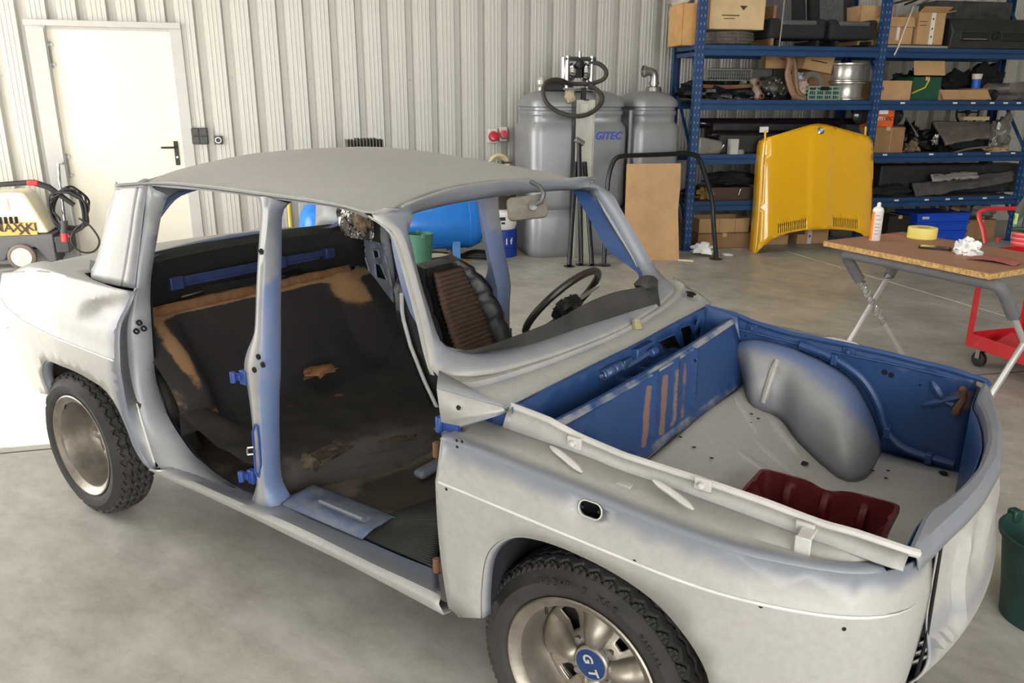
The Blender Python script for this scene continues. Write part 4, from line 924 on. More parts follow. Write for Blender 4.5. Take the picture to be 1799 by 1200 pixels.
# steering wheel
sc_ = np.array([-.70, .36, .91]); a = math.radians(40); e1 = np.array([0, 1, 0]); e2 = np.array([math.sin(a), 0, math.cos(a)]); ax = np.cross(e1, e2); ax = ax if ax[0] < 0 else -ax
sw = empty('steering_wheel', (0, 0, 0), 0, car)
G().tube([sc_ + .17 * (math.cos(t) * e1 + math.sin(t) * e2) for t in np.linspace(0, 2 * PI, 48, endpoint=False)], .0135, 10, closed=True).obj('rim', mat('leather_rim', (44, 36, 31), .4, bump=.1), sw)
M = frame(sc_, e1, e2); zs_ = 1 if (M.to_3x3() @ Vector((0, 0, 1))).dot(Vector(ax)) > 0 else -1
for t in (PI / 2 + PI, PI / 6, 5 * PI / 6):
    dv = math.cos(t) * e1 + math.sin(t) * e2; sd_ = np.cross(dv, ax)
    M = frame(sc_, dv, sd_); G().prism([(.03, -.02), (.165, -.014), (.165, .014), (.03, .02)], -.026 * zs_, -.020 * zs_, 0, M).obj('spoke', STEEL, sw)
M = frame(sc_, e1, e2); zs = 1 if (M.to_3x3() @ Vector((0, 0, 1))).dot(Vector(ax)) > 0 else -1
g = G().prism([(.058 * math.cos(t + .5236) * (1 + .15 * math.cos(3 * t)), .058 * math.sin(t + .5236) * (1 + .15 * math.cos(3 * t))) for t in np.linspace(0, 2 * PI, 30, endpoint=False)], -.045 * zs, -.005 * zs, 0, M)
for t in np.linspace(0, 2 * PI, 9, endpoint=False): g.lathe([(.005, 0), (.005, .006 * zs), (0, .007 * zs)], 8, 0, M @ TR(.045 * math.cos(t), .045 * math.sin(t), -.006 * zs)); g.lathe([(.005, 0), (.005, -.006 * zs), (0, -.007 * zs)], 8, 0, M @ TR(.045 * math.cos(t), .045 * math.sin(t), -.044 * zs))
g.obj('hub', BLACK, sw, bev=.003)
G().tube([sc_ - ax * .03, sc_ - ax * .45], .02, 10).obj('column', BLACK, sw)
# mirror
mc = oY((926, 365), 0); mm = empty('rear_view_mirror', (0, 0, 0), 0, car)
MG = mat('dusty_grey_plastic', (112, 106, 96), .8, var=.25, scale=25, bump=.2)
tow = -FW * .0 + np.array([.72, -.69, 0]); M = frame(mc, RT + UP * .12, UP)
G().prism(rrect(.125, .072, .018, 4), -.012, .010, 0, M).obj('mirror_back', MG, mm, bev=.004)
G().prism(rrect(.118, .066, .016, 4), -.014, -.0121, 0, M).obj('mirror_glass', CHROME, mm)
G().tube([M @ Vector(p) for p in ((.02, .0, .012), (.045, .008, .03), (.055, .03, .035), (.045, .055, .03), (.02, .075, .02))], .007, 8).lathe([(.014, 0), (.014, .012), (0, .014)], 10, 0, M @ TR(.018, 0, .01)).obj('mirror_stalk', mat('stalk_grey', (92, 92, 92), .4, .4), mm)
# driver's seat
ds = empty('driver_seat', (0, 0, 0), 0, car)
BRN = mat('brown_corduroy', (92, 70, 56), .95, var=.2, scale=30)
ox, oz = -1.06, .46; la = math.radians(25)
def sp(y, h, d): return np.array([ox - h * math.sin(la) + d * math.cos(la), .36 + y, oz + h * math.cos(la) + d * math.sin(la)])
def hw(h): return float(np.interp(h, [0, .15, .3, .42, .52, .565], [.225, .245, .25, .235, .19, .14]))
rows = []
for h in np.linspace(0, .565, 26):
    r = []
    for v in np.linspace(-1, 1, 33):
        bol = .05 * math.exp(-((abs(v) - .80) / .17) ** 2) + .03 - .05 * max(0, (abs(v) - .9) / .1) ** 2
        q_ = -.012 * math.exp(-(((h % .11) - .055) / .008) ** 2) * (abs(v) > .45) - .012 * math.exp(-((abs(v) - .47) / .02) ** 2)
        r.append(sp(v * hw(h), h, bol * (1 - .6 * (h / .565) ** 6) + q_))
    rows.append(r)
g = G(); g.grid(rows); back = [[p - np.array([.09, 0, 0]) * (1 - .25 * abs(v)) for p, v in zip(r, np.linspace(-1, 1, 33))] for r in rows]
g.grid(back); ed = [rows[-1], [p - np.array([.045, 0, -.015]) for p in rows[-1]], back[-1]]; g.grid(ed)
for k in (0, -1): g.grid([[r[k] for r in rows], [r[k] for r in back]])
g.obj('backrest', BLACKV, ds, ang=50)
rows = []
for j in range(118):
    h = .01 + .53 * j / 117; rows.append([sp(v * .44 * hw(h), h, .034 + .006 * (1 - v * v) + .0035 * math.sin(j / 2 * PI)) for v in np.linspace(-1, 1, 9)])
g = G(); g.grid(rows); g.obj('backrest_panel', BRN, ds, ang=60, solid=.02)
g = G().box((-.86, .36, .44), (.46, .46, .11)); g.obj('seat_cushion', BLACKV, ds, bev=.03, bseg=4)
for y in (.2, .52): G().box((-.87, y, .375), (.40, .03, .03)).obj('seat_rail', BLACK, ds)
pp = [sp(-hw(h) - .012, h, -.03) for h in np.linspace(0, .5, 16)]; G().tube(pp, .008, 8).obj('seat_piping', mat('pale_piping', (190, 190, 190), .4), ds)
# ---------------------------------------------------------------- wheels (outer face towards -y)
def tyre(parent, seed, zig):
    n = 360; R, Wd, Rb = .300, .160, .205
    sec = []   # (y, r, tread t or None)
    for k in range(9): 
        t = k / 8; sec.append((-.066 - .016 * math.sin(t * PI), Rb + (.277 - Rb) * t, None))
    for k in range(45): sec.append((-.068 + .136 * k / 44, .283 + .017 * (1 - (2 * k / 44 - 1) ** 4), k / 44))
    for k in range(9):
        t = 1 - k / 8; sec.append((.066 + .016 * math.sin(t * PI), Rb + (.277 - Rb) * t, None))
    vs = []; K = len(sec)
    for i in range(n):
        th = 2 * PI * i / n
        for (y, r, t) in sec:
            if t is not None:
                ph_ = (i % 8) / 8; z = (abs(ph_ - .5) * 4 - 1) * .042
                gv = min(abs((t + z) - c) for c in (.10, .30, .50, .70, .90))
                if zig:
                    if gv < .026: r -= .009
                    if (t < .08 or t > .92) and i % 4 < 2: r -= .006
                else:
                    if gv < .03: r -= .009
                    if (i % 12) < 2 and abs(abs(t - .5) - .2) < .16: r -= .008
                    if (t < .12 or t > .88) and i % 12 < 3: r -= .008
            else:
                u = (r - Rb) / (.277 - Rb)
                if abs(u - .62) < .07: y += -.003 if y < 0 else .003
            vs.append((r * math.cos(th), y, r * math.sin(th)))
    fs = [(i * K + j, ((i + 1) % n) * K + j, ((i + 1) % n) * K + j + 1, i * K + j + 1) for i in range(n) for j in range(K - 1)]
    g = G(); g.add(vs, fs)
    t_ = g.obj('tyre', RUBBER, parent, ang=30); return t_
def ringtext(parent, body, r, a0, size, y, mi):
    g = G(); n = len(body)
    for i, ch in enumerate(body):
        if ch == ' ': continue
        an = a0 - i * size * .78 / r
        # local frame: X tangential (clockwise seen from outside), Y radial, face -y
        M = frame((r * math.cos(an), y, r * math.sin(an)), (math.sin(an), 0, -math.cos(an)), (math.cos(an), 0, math.sin(an)))
        if M.to_3x3().col[2].y > 0: M = frame((r * math.cos(an), y, r * math.sin(an)), (-math.sin(an), 0, math.cos(an)), (math.cos(an), 0, math.sin(an)))
        text(g, ch, size, M, 0, .0015)
    return g.obj('sidewall_lettering', mi, parent)
def wheel(x, y, front, far=False):
    wh = empty('wheel', (x, y, .298), PI if far else 0, car)
    ty = tyre(wh, 1, front)
    LR = RO(PI / 2, 'X')   # lathe z -> -y (outwards)
    dep = -.035 if front else -.075
    prof = [(.186, -.075), (.186, .0), (.183, .045), (.188, .058), (.200, .062), (.207, .068), (.209, .074), (.205, .077), (.198, .073), (.192, .064), (.178, .058), (.172, .03), (.168, dep + .03), (.160, dep), (.152, dep - .01)]
    rim = G().lathe(prof, 56, 0, LR).obj('rim', ALLOY, wh, ang=40)
    dk = G().lathe([(.165, dep - .03), (0, dep - .03)], 32, 0, LR).obj('brake_drum', mat('drum_dark', (36, 33, 30), .8), wh)
    # lobed spider
    rows = []
    for r in np.linspace(.045, .158, 16):
        row = []
        for i in range(160):
            th = 2 * PI * i / 160; c = math.cos(8 * th / 2) ** 2; big = math.cos(4 * th / 2 * 1) ** 2
            lob = max(0, math.cos(4 * th)) ** .6
            h = dep + .002 + .040 * lob * math.sin(PI * min(1, (r - .035) / .13)) ** .8 + (.028 if r < .06 else .028 * max(0, 1 - (r - .06) / .05))
            row.append((r * math.cos(th), -h, r * math.sin(th)))
        rows.append(row)
    g = G(); g.grid(rows, cu=True)
    # windows between alternate lobes
    keep = []
    for f, m in zip(g.f, g.m):
        c = sum((g.v[i] for i in f), Vector()) / len(f); th = math.atan2(c.z, c.x) % (PI / 2); r = math.hypot(c.x, c.z)
        if .085 < r < .14 and abs(th - PI / 4) < .17: continue
        keep.append(f)
    g.f = keep; g.m = [0] * len(keep)
    g.obj('spider', ALLOY, wh, ang=60, solid=.004)
    if front:
        cap = G().lathe([(.047, dep + .02), (.047, dep + .046), (.044, dep + .050), (0, dep + .051)], 36, 0, LR)
        c1 = cap.obj('centre_cap', mat('cap_rim_alloy', (168, 164, 154), .4, .5), wh)
        g = G().lathe([(.041, dep + .0505), (0, dep + .0525)], 32, 0, LR)
        g.obj('cap_badge', mat('badge_blue', (28, 56, 104), .5), c1)
        g = G(); rt = RO(math.radians(64), 'Y')
        for ch, px_, pz in (('G', -.018, .0), ('T', .020, .0)):
            M = rt @ frame((px_, -(dep + .0535), pz), (1, 0, 0), (0, 0, 1)); text(g, ch, .036, M, 0, .0008, True, .12)
        g.obj('badge_letters', mat('badge_silver', (205, 205, 200), .4, .3), c1)
        ringtext(ty, '155HR15 XAS', .252, math.radians(114), .026, -.084, RUBBER); ringtext(ty, 'RADIAL', .252, math.radians(50), .018, -.084, RUBBER)
    else:
        G().lathe([(.04, dep + .0), (.04, dep + .025), (.03, dep + .03), (0, dep + .03)], 24, 0, LR).obj('centre_cap', ALLOY, wh)
    for k in range(4):
        a = PI / 4 + k * PI / 2; G().lathe([(.009, 0), (.009, .03), (0, .032)], 8, 0, TR(.062 * math.cos(a), -(dep + .01), .062 * math.sin(a)) @ LR).obj('wheel_nut', STEEL, wh)
    G().tube([(.19 * math.cos(2.2), -.05, .19 * math.sin(2.2)), (.165 * math.cos(2.2), -.066, .165 * math.sin(2.2))], .004, 6).obj('valve', BLACK, wh)
    return wh
wf = wheel(.0, -.578, True); wr = wheel(-2.285, -.605, False)
for x, wsrc in ((0, wf), (-2.285, wr)):
    o = dup(wsrc, car); o.location = (x, -wsrc.location.y, .298); o.rotation_euler = (0, 0, PI)
G().tube([(-2.285, -.5, .298), (-2.285, .5, .298)], .03, 10).box((-2.2, 0, .36), (.3, .5, .2)).obj('rear_axle', UNDER, car)
g = G().tube([(0, -.5, .298), (0, .5, .298)], .025, 10).box((0, 0, .36), (.12, .7, .08)).tube([(-.0, -.45, .3), (-.0, -.42, .56)], .03, 8).tube([(0, .45, .3), (0, .42, .56)], .03, 8)
g.obj('front_axle', UNDER, car)
# ================================================================ tray in the luggage well
t = thing('parts_tray', 'dark red-brown moulded plastic tray lying in the front luggage well', 'tray', (.375, -.235, .566))
z1 = .105; ox_, oy_ = .165, .185; rows = []
def bulge(s_, z):
    k = abs(((s_ * 3.0) % 1) - .5); return .024 * max(0, 1 - (k / .15) ** 4) * (.08 < s_ < .92) * math.sin(min(1, z / .085) * PI * .85 + .3)
per = []
q = rrect(2 * ox_, 2 * oy_, .02, 3); q = [np.array(q[i]) for i in range(len(q))]
P_ = []
for i in range(len(q)):
    a, b = q[i], q[(i + 1) % len(q)]; L = np.linalg.norm(b - a); k = max(1, int(L / .008))
    for j in range(k): P_.append((a + (b - a) * j / k, j / k if L > .1 else 0, L > .1, b - a))
for z in (0, .012, .03, .05, .07, .085, .095, z1):
    r = []
    for p, s_, lg_, dv in P_:
        sh = 1 - .06 * (1 - z / z1); pp_ = p * sh
        if lg_: n_ = np.array([dv[1], -dv[0]]) / np.linalg.norm(dv); pp_ = pp_ + n_ * 0 - n_ * bulge(s_, z)
        r.append((pp_[0], pp_[1], z - (.014 * math.exp(-((s_ - .5) / .10) ** 2) if z == z1 and lg_ else 0)))
    rows.append(r)
rows.append([(p[0] * 1.0 + .010 * np.sign(p[0]), p[1] + .010 * np.sign(p[1]), r_[2] - .002) for (p, *_), r_ in zip(P_, rows[-1])])
rows.append([(p[0], p[1], p[2] - .014) for p in rows[-1]])
g = G(); g.grid(rows, cu=True); g.obj('tray_wall', BRED, t, solid=.003)
G().prism([tuple(p * .94) for p, *_ in P_], 0, .004).obj('tray_base', BRED, t, smooth=False)
# ================================================================ THINGS AROUND THE CAR
RA = math.radians(46); RD = np.array([math.cos(RA), math.sin(RA), 0]); RN = np.array([-math.sin(RA), math.cos(RA), 0]); RP = oZ((1205, 440), 0)
def rk(p, w):
    q = onpl(p, RN, RN @ RP + w) - RP; return float(q @ RD), float(q[2])
def rw(u, w, z=0): return RP + RD * u + RN * w + np.array([0, 0, z])
# ---- wall fittings
def wl(px, py): s, z = wallx((px, py)); return s, z
s_, z_ = wl(351, 239)
t = thing('light_switch', 'dark grey four gang light switch block on wall right of the door', 'light switch', RM(s_, .064, z_), WA)
G().box((0, -.012, 0), (.165, .024, .165)).obj('switch_plate', DGREY, t, bev=.004)
for i in (-1, 1):
    for j in (-1, 1): G().box((i * .04, -.028, j * .04), (.072, .012, .072)).obj('rocker', DGREY, t, bev=.004)
s_, z_ = wl(384, 246)
t = thing('wall_socket', 'small square dark wall socket with pale round insert beside the light switch', 'socket', RM(s_, .064, z_), WA)
G().box((0, -.018, 0), (.085, .036, .085)).obj('socket_box', DGREY, t, bev=.006)
G().lathe([(.032, 0), (.032, .006), (.024, .008), (.022, -.004), (0, -.004)], 20, 0, TR(0, -.036, 0) @ RO(PI / 2, 'X')).obj('socket_insert', WHITE, t)
GREYB = mat('pale_grey_box', (206, 204, 198), .5)
for px, py, r, lb in ((863, 238, .055, 'left industrial socket with hanging dark red screw cap on back wall'), (881, 235, .046, 'right industrial socket with faded pink-red cap on back wall')):
    s_, z_ = wl(px, py); t = thing('industrial_socket', lb, 'socket', RM(s_, .064, z_), WA, 'red three phase wall sockets')
    G().box((0, -.045, 0), (.105 if px < 870 else .09, .09, .16)).obj('socket_box', GREYB, t, bev=.008)
    G().lathe([(r, 0), (r * 1.05, .03), (r * .9, .05), (r * .45, .055), (r * .4, .045), (0, .045)], 20, 0, TR(0, -.09, -.01) @ RO(PI / 2 - .25, 'X')).obj('screw_cap', RED if px < 870 else mat('faded_red', (206, 84, 84), .5), t)
t = None
s_, z_ = wl(874, 290); g = G().tube([(.115 * math.cos(a), -.07, .115 * math.sin(a)) for a in np.linspace(0, 2 * PI, 40, endpoint=False)], .024, 10, closed=True)
g.tube([(.09 * math.cos(a), -.045, .11 + .0 + .09 * math.sin(a) - .11) for a in np.linspace(0, 2 * PI, 30, endpoint=False)], .02, 8, closed=True)
o = g.obj('air_hose', mat('cream_hose', (222, 208, 172), .5)); o.location = RM(s_, .07, z_); o.rotation_euler = (0, 0, WA); tag(o, 'coiled cream air hose hanging on wall below the red sockets', 'hose')
# ---- fuel tanks
TP = oZ((930, 455), 0); TP = TP - WN * 0
def tk(p, w=0):
    q = onpl(p, WN, WN @ TP + w) - TP; return float(q @ WD), float(q[2])
def tw(u, w, z=0): return TP + WD * u + WN * w + np.array([0, 0, z])
TZ = [(0, .035), (.03, .012), (.08, 0), (.40, 0), (.45, .012), (.475, .035), (.495, .035), (.52, .012), (.56, 0), (.80, .004), (.95, .004), (1.26, .0), (1.33, .008), (1.37, .035), (1.385, .045), (1.44, .045), (1.455, .034), (1.49, .034), (1.50, .046), (1.525, .046), (1.535, .022), (1.57, .022), (1.60, .035), (1.64, .075), (1.675, .15), (1.69, .20), (1.69, .30)]
def plan_poly(u0, u1, dep, notch, n=14):
    q = []
    w = u1 - u0; r = .12
    def arc(cx, cy, a0, a1, rr=r):
        for a in np.linspace(a0, a1, 8): q.append((cx + rr * math.cos(a), cy + rr * math.sin(a)))
    arc(u0 + r, r, PI, 1.5 * PI)
    if notch is not None:
        c = notch
        for t in np.linspace(0, 1, 9): q.append((c - .09 + .18 * t, .075 * math.sin(t * PI) ** 1.2))
    arc(u1 - r, r, 1.5 * PI, 2 * PI); arc(u1 - r, dep - r, 0, PI / 2); arc(u0 + r, dep - r, PI / 2, PI)
    return q
def inset(q, d, notch_fill=0):
    P = np.array(q); c = np.array([(P[:, 0].min() + P[:, 0].max()) / 2, (P[:, 1].min() + P[:, 1].max()) / 2]); h = (P.max(0) - P.min(0)) / 2
    o = (P - c) * (1 - d / h) + c
    if notch_fill: o[:, 1] = np.where((P[:, 1] > 0) & (P[:, 1] < .1) & (abs(P[:, 0] - notch_fill) < .095), np.minimum(o[:, 1], d + .02), o[:, 1])
    return o
def tank(name, u0, u1, dep, w0, notch, label):
    t = thing(name, label, 'tank', tw((u0 + u1) / 2, w0), WA)
    q = plan_poly(-(u1 - u0) / 2, (u1 - u0) / 2, dep, notch); rows = []
    for z, d in TZ:
        if .45 < z < 1.33: d = d
        o = inset(q, d, notch if (z > 1.36 and notch is not None) else 0); rows.append([(p[0], p[1], z) for p in o])
    g = G(); g.grid(rows, cu=True); g.f.append([len(g.v) - len(q) + i for i in range(len(q))]); g.m.append(0); g.obj('tank_shell', TANKG, t, ang=40); return t
ua, ub = tk((906, 250), .6)[0], tk((1108, 200))[0]; nc = tk((1010, 430))[0]
ta = tank('fuel_tank', ua, ub, .74, 0, nc - (ua + ub) / 2 + .02, 'large grey plastic fuel tank with pump on top and blue lettering')
M = frame((tk((1068, 239))[0] - (ua + ub) / 2, -.003, tk((1068, 239))[1]), (1, 0, 0), (0, 0, 1)); g = G(); text(g, 'GITEC', .105, M, 0, .002, True, .25)
g.obj('tank_lettering', mat('lettering_blue', (56, 86, 190), .5), ta)
u2, u3 = tk((1110, 250))[0] + .02, tk((1200, 230))[0]
t2 = tank('fuel_tank', u2, u3, .74, .0, None, 'narrower plain grey fuel tank with a metal elbow pipe on top')
eu, ez = tk((1148, 160), .30); eu -= (u2 + u3) / 2
G().tube([(eu, .3, 1.68), (eu, .3, 1.80), (eu, .3, 1.84), (eu - .015, .3, 1.875), (eu - .05, .3, 1.89), (eu - .10, .3, 1.89)], [.045] * 6, 14).lathe([(.06, 0), (.06, .03)], 14, 0, TR(eu - .10, .3, 1.89) @ RO(-PI / 2, 'Y')).lathe([(.055, 0), (.055, .025)], 14, 0, TR(eu, .3, 1.76)).lathe([(.09, 0), (.08, .05), (.05, .06)], 16, 0, TR(eu, .3, 1.68)).obj('elbow_pipe', STEEL, t2)
# vent pipe between the tanks
g = G().tube([tw((ub + u2) / 2, .05, .02), tw((ub + u2) / 2, .05, 1.50)], .02, 10); tag(g.obj('vent_pipe', TANKG), 'thin grey vertical pipe between the two grey fuel tanks', 'pipe')
# steel channel and pump
cu0, cu1 = tk((1012, 200), -.06)[0], tk((1041, 200), -.06)[0]; cc = (cu0 + cu1) / 2; cw = cu1 - cu0
t = thing('pump_stand', 'upright galvanised steel channel in front of the large grey fuel tank', 'stand', tw(cc, -.075), WA)
GALV = mat('galvanised_steel', (196, 196, 186), .4, .45, var=.08)
G().box((0, 0, .80), (cw, .008, 1.6)).box((-cw / 2, -.02, .80), (.006, .045, 1.6)).box((cw / 2, -.02, .80), (.006, .045, 1.6)).box((0, -.01, .005), (cw + .06, .09, .01)).obj('channel', GALV, t, smooth=False)
G().box((-.02, -.008, 1.52), (.08, .01, .08)).obj('label_plate', mat('pale_label', (214, 212, 200), .6), t)
G().box((.01, .08, 1.66), (.05, .02, .12)).box((.01, .03, 1.60), (.05, .11, .012)).obj('pump_bracket', BLACK, t)
pu = thing('diaphragm_pump', 'black and chrome diaphragm pump with hoses on top of grey fuel tank', 'pump', tw(tk((1017, 130), .15)[0], .20, 1.695), WA)
PB = mat('pump_black', (36, 36, 38), .4, .3)
for x in (-.13, .13): G().tube([(x, -.06, .02), (x, -.06, .32)], .022, 10).tube([(x, .06, .02), (x, .06, .32)], .022, 10).lathe([(.03, 0), (.03, .02)], 8, 0, TR(x, -.06, .31)).obj('manifold_leg', STEEL, pu)
G().tube([(-.15, -.06, .30), (.17, -.06, .30)], .022, 10).tube([(-.15, -.06, .06), (.17, -.06, .06)], .022, 10).obj('manifold', mat('pump_grey', (86, 88, 90), .35, .6), pu)
for x in (-.075, .075): G().lathe([(.02, -.04), (.085, -.03), (.10, 0), (.085, .03), (.02, .04)], 20, 0, TR(x, 0, .18) @ RO(PI / 2, 'Y')).obj('pump_chamber', CHROME, pu)
G().box((0, 0, .19), (.07, .12, .14)).lathe([(.045, 0), (.045, .03), (0, .035)], 16, 0, TR(0, -.06, .25) @ RO(PI / 2, 'X')).obj('pump_body', PB, pu, bev=.006)
G().box((0, 0, .01), (.34, .16, .02)).lathe([(.02, 0), (.02, .06)], 8, 0, TR(.0, -.06, .31)).obj('pump_base', STEEL, pu, bev=.003)
def hose(name, pts, r, m, label, w=-.12, dz=0):
    P_ = [tw(*((lambda u, z: (u, ww, z))(*tk((a, b), ww)))) for a, b, *ws in pts for ww in [ws[0] if ws else w]]
    o = G().tube([tuple(p) for p in cr(P_, 60)], r, 10).obj(name, m); tag(o, label, 'hose'); return o
HB = mat('hose_black', (58, 56, 52), .5, var=.2)
hose('suction_hose', [(1004, 150, .1), (985, 141, .0), (965, 142, -.05), (954, 158, -.1), (960, 180, -.12), (980, 196, -.14), (1010, 204, -.17), (1035, 200, -.17), (1054, 185, -.14), (1058, 170, -.1), (1048, 157, .0), (1036, 152, .1)], .022, HB, 'long black hose looping across front of the grey fuel tank')
hose('delivery_hose', [(1036, 110, .14), (1052, 112, .12), (1064, 123, .1), (1063, 136, .1), (1050, 144, .12), (1034, 146, .14)], .022, HB, 'short black hose looping right from top of the pump')
hose('drain_hose', [(1050, 160, .1), (1052, 175, .0), (1050, 188, -.05)], .03, mat('dirty_hose', (150, 144, 130), .7), 'short dirty grey hose with brass valve hanging below the pump')
qu, qz = tk((965, 155), .25); o = G().box((0, 0, .045), (.22, .18, .09)).lathe([(.015, 0), (.015, .02)], 8, 0, TR(-.05, -.08, .09)).obj('junction_box', BLACK, bev=.006); o.location = tw(tk((972, 158), .25)[0], .25, 1.69); o.rotation_euler = (0, 0, WA); tag(o, 'small black box on the tank lid left of the pump', 'box')
o = G().lathe([(.035, 0), (.035, .03), (.02, .04), (.045, .06), (.05, .10), (.03, .13), (0, .13)], 14).obj('tank_gauge', GALV); o.location = tw(tk((951, 155), .25)[0], .25, 1.69); tag(o, 'small round tank gauge at left edge of tank lid', 'gauge')
o = G().blob((0, 0, 0), (.12, .10, .12), 14, .25, 3).obj('filter_bag', mat('dirty_cloth', (176, 164, 142), .9)); o.location = tw(tk((1003, 167), -.02)[0], -.0, 1.63); tag(o, 'dirty pale cloth bundle hanging below the pump', 'cloth')
# ---- tubes leaning at the tank
def lean(px0, px1, w1, label, clampf=False):
    A = oZ(px0, .015); u, z = tk(px1, w1); B = tw(u, w1, z)
    t = thing('steel_tube', label, 'tube', A, 0, 'black tubes leaning on the channel'); L = [np.zeros(3), B - A]
    G().tube(L, .024, 12).obj('tube', TUBE, t)
    G().lathe([(.055, -.013), (.055, -.005), (.0, -.005)], 14).obj('foot_plate' if not clampf else 'end_clamp', TUBE if not clampf else STEEL, t)
lean((1000, 466), (1012, 285), -.13, 'left of three black steel tubes leaning against the channel')
lean((1021, 463), (1017, 250), -.14, 'middle black steel tube with clamp foot, tallest of the three leaning')
lean((1040, 464), (1027, 285), -.13, 'right of three black steel tubes leaning against the channel')
u, z = tk((1018, 252), -.14); o = G().box((0, 0, 0), (.10, .05, .035)).tube([(-.05, 0, 0), (.05, 0, 0)], .03, 10).obj('tube_clamp', STEEL, bev=.004); o.location = tw(u, -.14, z + .02); o.rotation_euler = (0, .5, WA); tag(o, 'shiny steel clamp on top of the leaning black tubes', 'clamp')
# hoop
hb = oZ((1061, 463), .02); hb2 = oZ((1258, 452), .02)
def hp(px, k, f):  # hoop plane between the feet, tilted back
    d = (hb2 - hb) / np.linalg.norm(hb2 - hb); n0 = np.array([-d[1], d[0], 0]); n = n0 * math.cos(.10) - np.array([0, 0, 1]) * math.sin(.10)
    return onpl(px, n, n @ hb)
pts = [hb, hp((1065, 380), 0, 0), hp((1068, 320), 0, 0), hp((1075, 290), 0, 0), hp((1083, 278), 0, 0), hp((1098, 274), 0, 0), hp((1150, 272), 0, 0), hp((1205, 270), 0, 0), hp((1222, 273), 0, 0), hp((1231, 285), 0, 0), hp((1240, 312), 0, 0), hp((1251, 352), 0, 0), hp((1254, 400), 0, 0), hb2]
o = G().tube([tuple(p) for p in cr(pts, 90)], .024, 12).lathe([(.07, -.02), (.07, -.012), (0, -.012)], 16, 0, TR(*hb)).lathe([(.07, -.02), (.07, -.012), (0, -.012)], 16, 0, TR(*hb2)).obj('roll_hoop', TUBE)
tag(o, 'black tubular steel hoop standing in front of tank and rack', 'roll bar')
# board
A = oZ((1096, 457), 0); B = oZ((1193, 457), 0); ux = (B - A) / np.linalg.norm(B - A); nb = np.array([-ux[1], ux[0], 0]); wdt = np.linalg.norm(B - A)
tilt = math.radians(8); up = np.array([0, 0, 1]) * math.cos(tilt) + nb * math.sin(tilt); nn = np.cross(ux, up)
def bp(px): q = onpl(px, nn, nn @ A) - A; return (float(q @ ux), float(q @ up))
Mb = frame(A, ux, up)
o = G().prism([bp(p) for p in ((1096, 457), (1193, 457), (1192, 400), (1191, 370), (1195, 330), (1196, 287), (1101, 288), (1098, 370))], -.012, .0, 0, Mb).obj('plywood_board', mat('hardboard', (190, 152, 108), .7, var=.12, scale=4), smooth=False)
tag(o, 'brown hardboard sheet leaning upright against the grey fuel tanks', 'board')
sh = oZ((1205, 458), 0); o = G().prism([(-.08, -.02), (.08, -.03), (.09, .02), (-.07, .035)], 0, .012).obj('wood_offcut', mat('pale_wood', (222, 206, 178), .7)); o.location = sh; o.rotation_euler = (0, 0, .3); tag(o, 'thin pale wood offcut on floor right of the hardboard', 'wood')
q = oZ((1235, 449), .0); o = G().blob((0, 0, .055), (.26, .16, .13), 18, .35, 3.2, seed=9, flat=True).obj('crumpled_rag', PAPER); o.location = (q[0], q[1], .012); tag(o, 'crumpled white rag on floor at foot of the black hoop', 'rag')
q = oZ((1265, 450), 0); o = G().blob((0, 0, .012), (.12, .10, .03), 12, .3, 3, seed=3, flat=True).obj('paper_scrap', PAPER); o.location = (q[0] + .06, q[1] + .05, .0); tag(o, 'small flat white paper scrap right of the hoop foot', 'paper')
# foil hanging at top
s_, z_ = wl(1175, 15); o = G().blob((0, 0, 0), (.30, .16, .32), 16, .45, 3, seed=5).obj('wrapped_bundle', mat('grey_wrap', (168, 160, 150), .4, .4, var=.2, bump=.6)); o.location = RM(s_ - .1, .55, z_); tag(o, 'crumpled silvery wrapped bundle hanging above the tanks at rack end', 'bundle')
# ---- rack
rack = thing('storage_rack', 'tall blue steel storage rack with two bays of shelves', 'rack', RP, RA)
LV = [(rk((1241, 87.5), 0)[1]), rk((1232, 183.7), 0)[1], rk((1218, 280), 0)[1], rk((1217, 362), 0)[1]]
DP = .64; PU = [0, rk((1535, 190), 0)[0], rk((1535, 190), 0)[0] * 2 - .04]
def post(u, w):
    g = G(); d = .04
    g.box((u - d, w, 1.42), (.006, .07, 2.84)); g.box((u + d, w, 1.42), (.006, .07, 2.84)); g.box((u, w - .032 if w < .3 else w + .032, 1.42), (.08, .006, 2.84)); g.box((u, w, .006), (.13, .11, .012))
    g.obj('post', RACKB, rack, smooth=False)
    k = G(); sg = -1 if w < .3 else 1
    for z in np.arange(.1, 2.8, .075):
        for dx in (-.02, .02): k.add([(u + dx - .006, w + sg * .0355, z - .012), (u + dx + .006, w + sg * .0355, z - .012), (u + dx + .004, w + sg * .0355, z + .012), (u + dx - .004, w + sg * .0355, z + .012)], [(0, 1, 2, 3)])
    for z in np.arange(.1, 2.8, .075): k.add([(u - .0435, w - .008, z - .012), (u - .0435, w + .008, z - .012), (u - .0435, w + .006, z + .012), (u - .0435, w - .006, z + .012)], [(0, 1, 2, 3)])
    k.obj('slots', mat('slot_grey', (120, 140, 165), .6) if w < .3 else DARK, rack, kind='stuff')
for u in PU:
    for w in (0, DP): post(u, w)
for u in PU:
    for a, b in ((.25, 1.0), (1.05, 1.75), (1.85, 2.6)):
        G().tube([(u, .03, a), (u, DP - .03, b)], .018, 6).obj('brace', RACKB, rack)
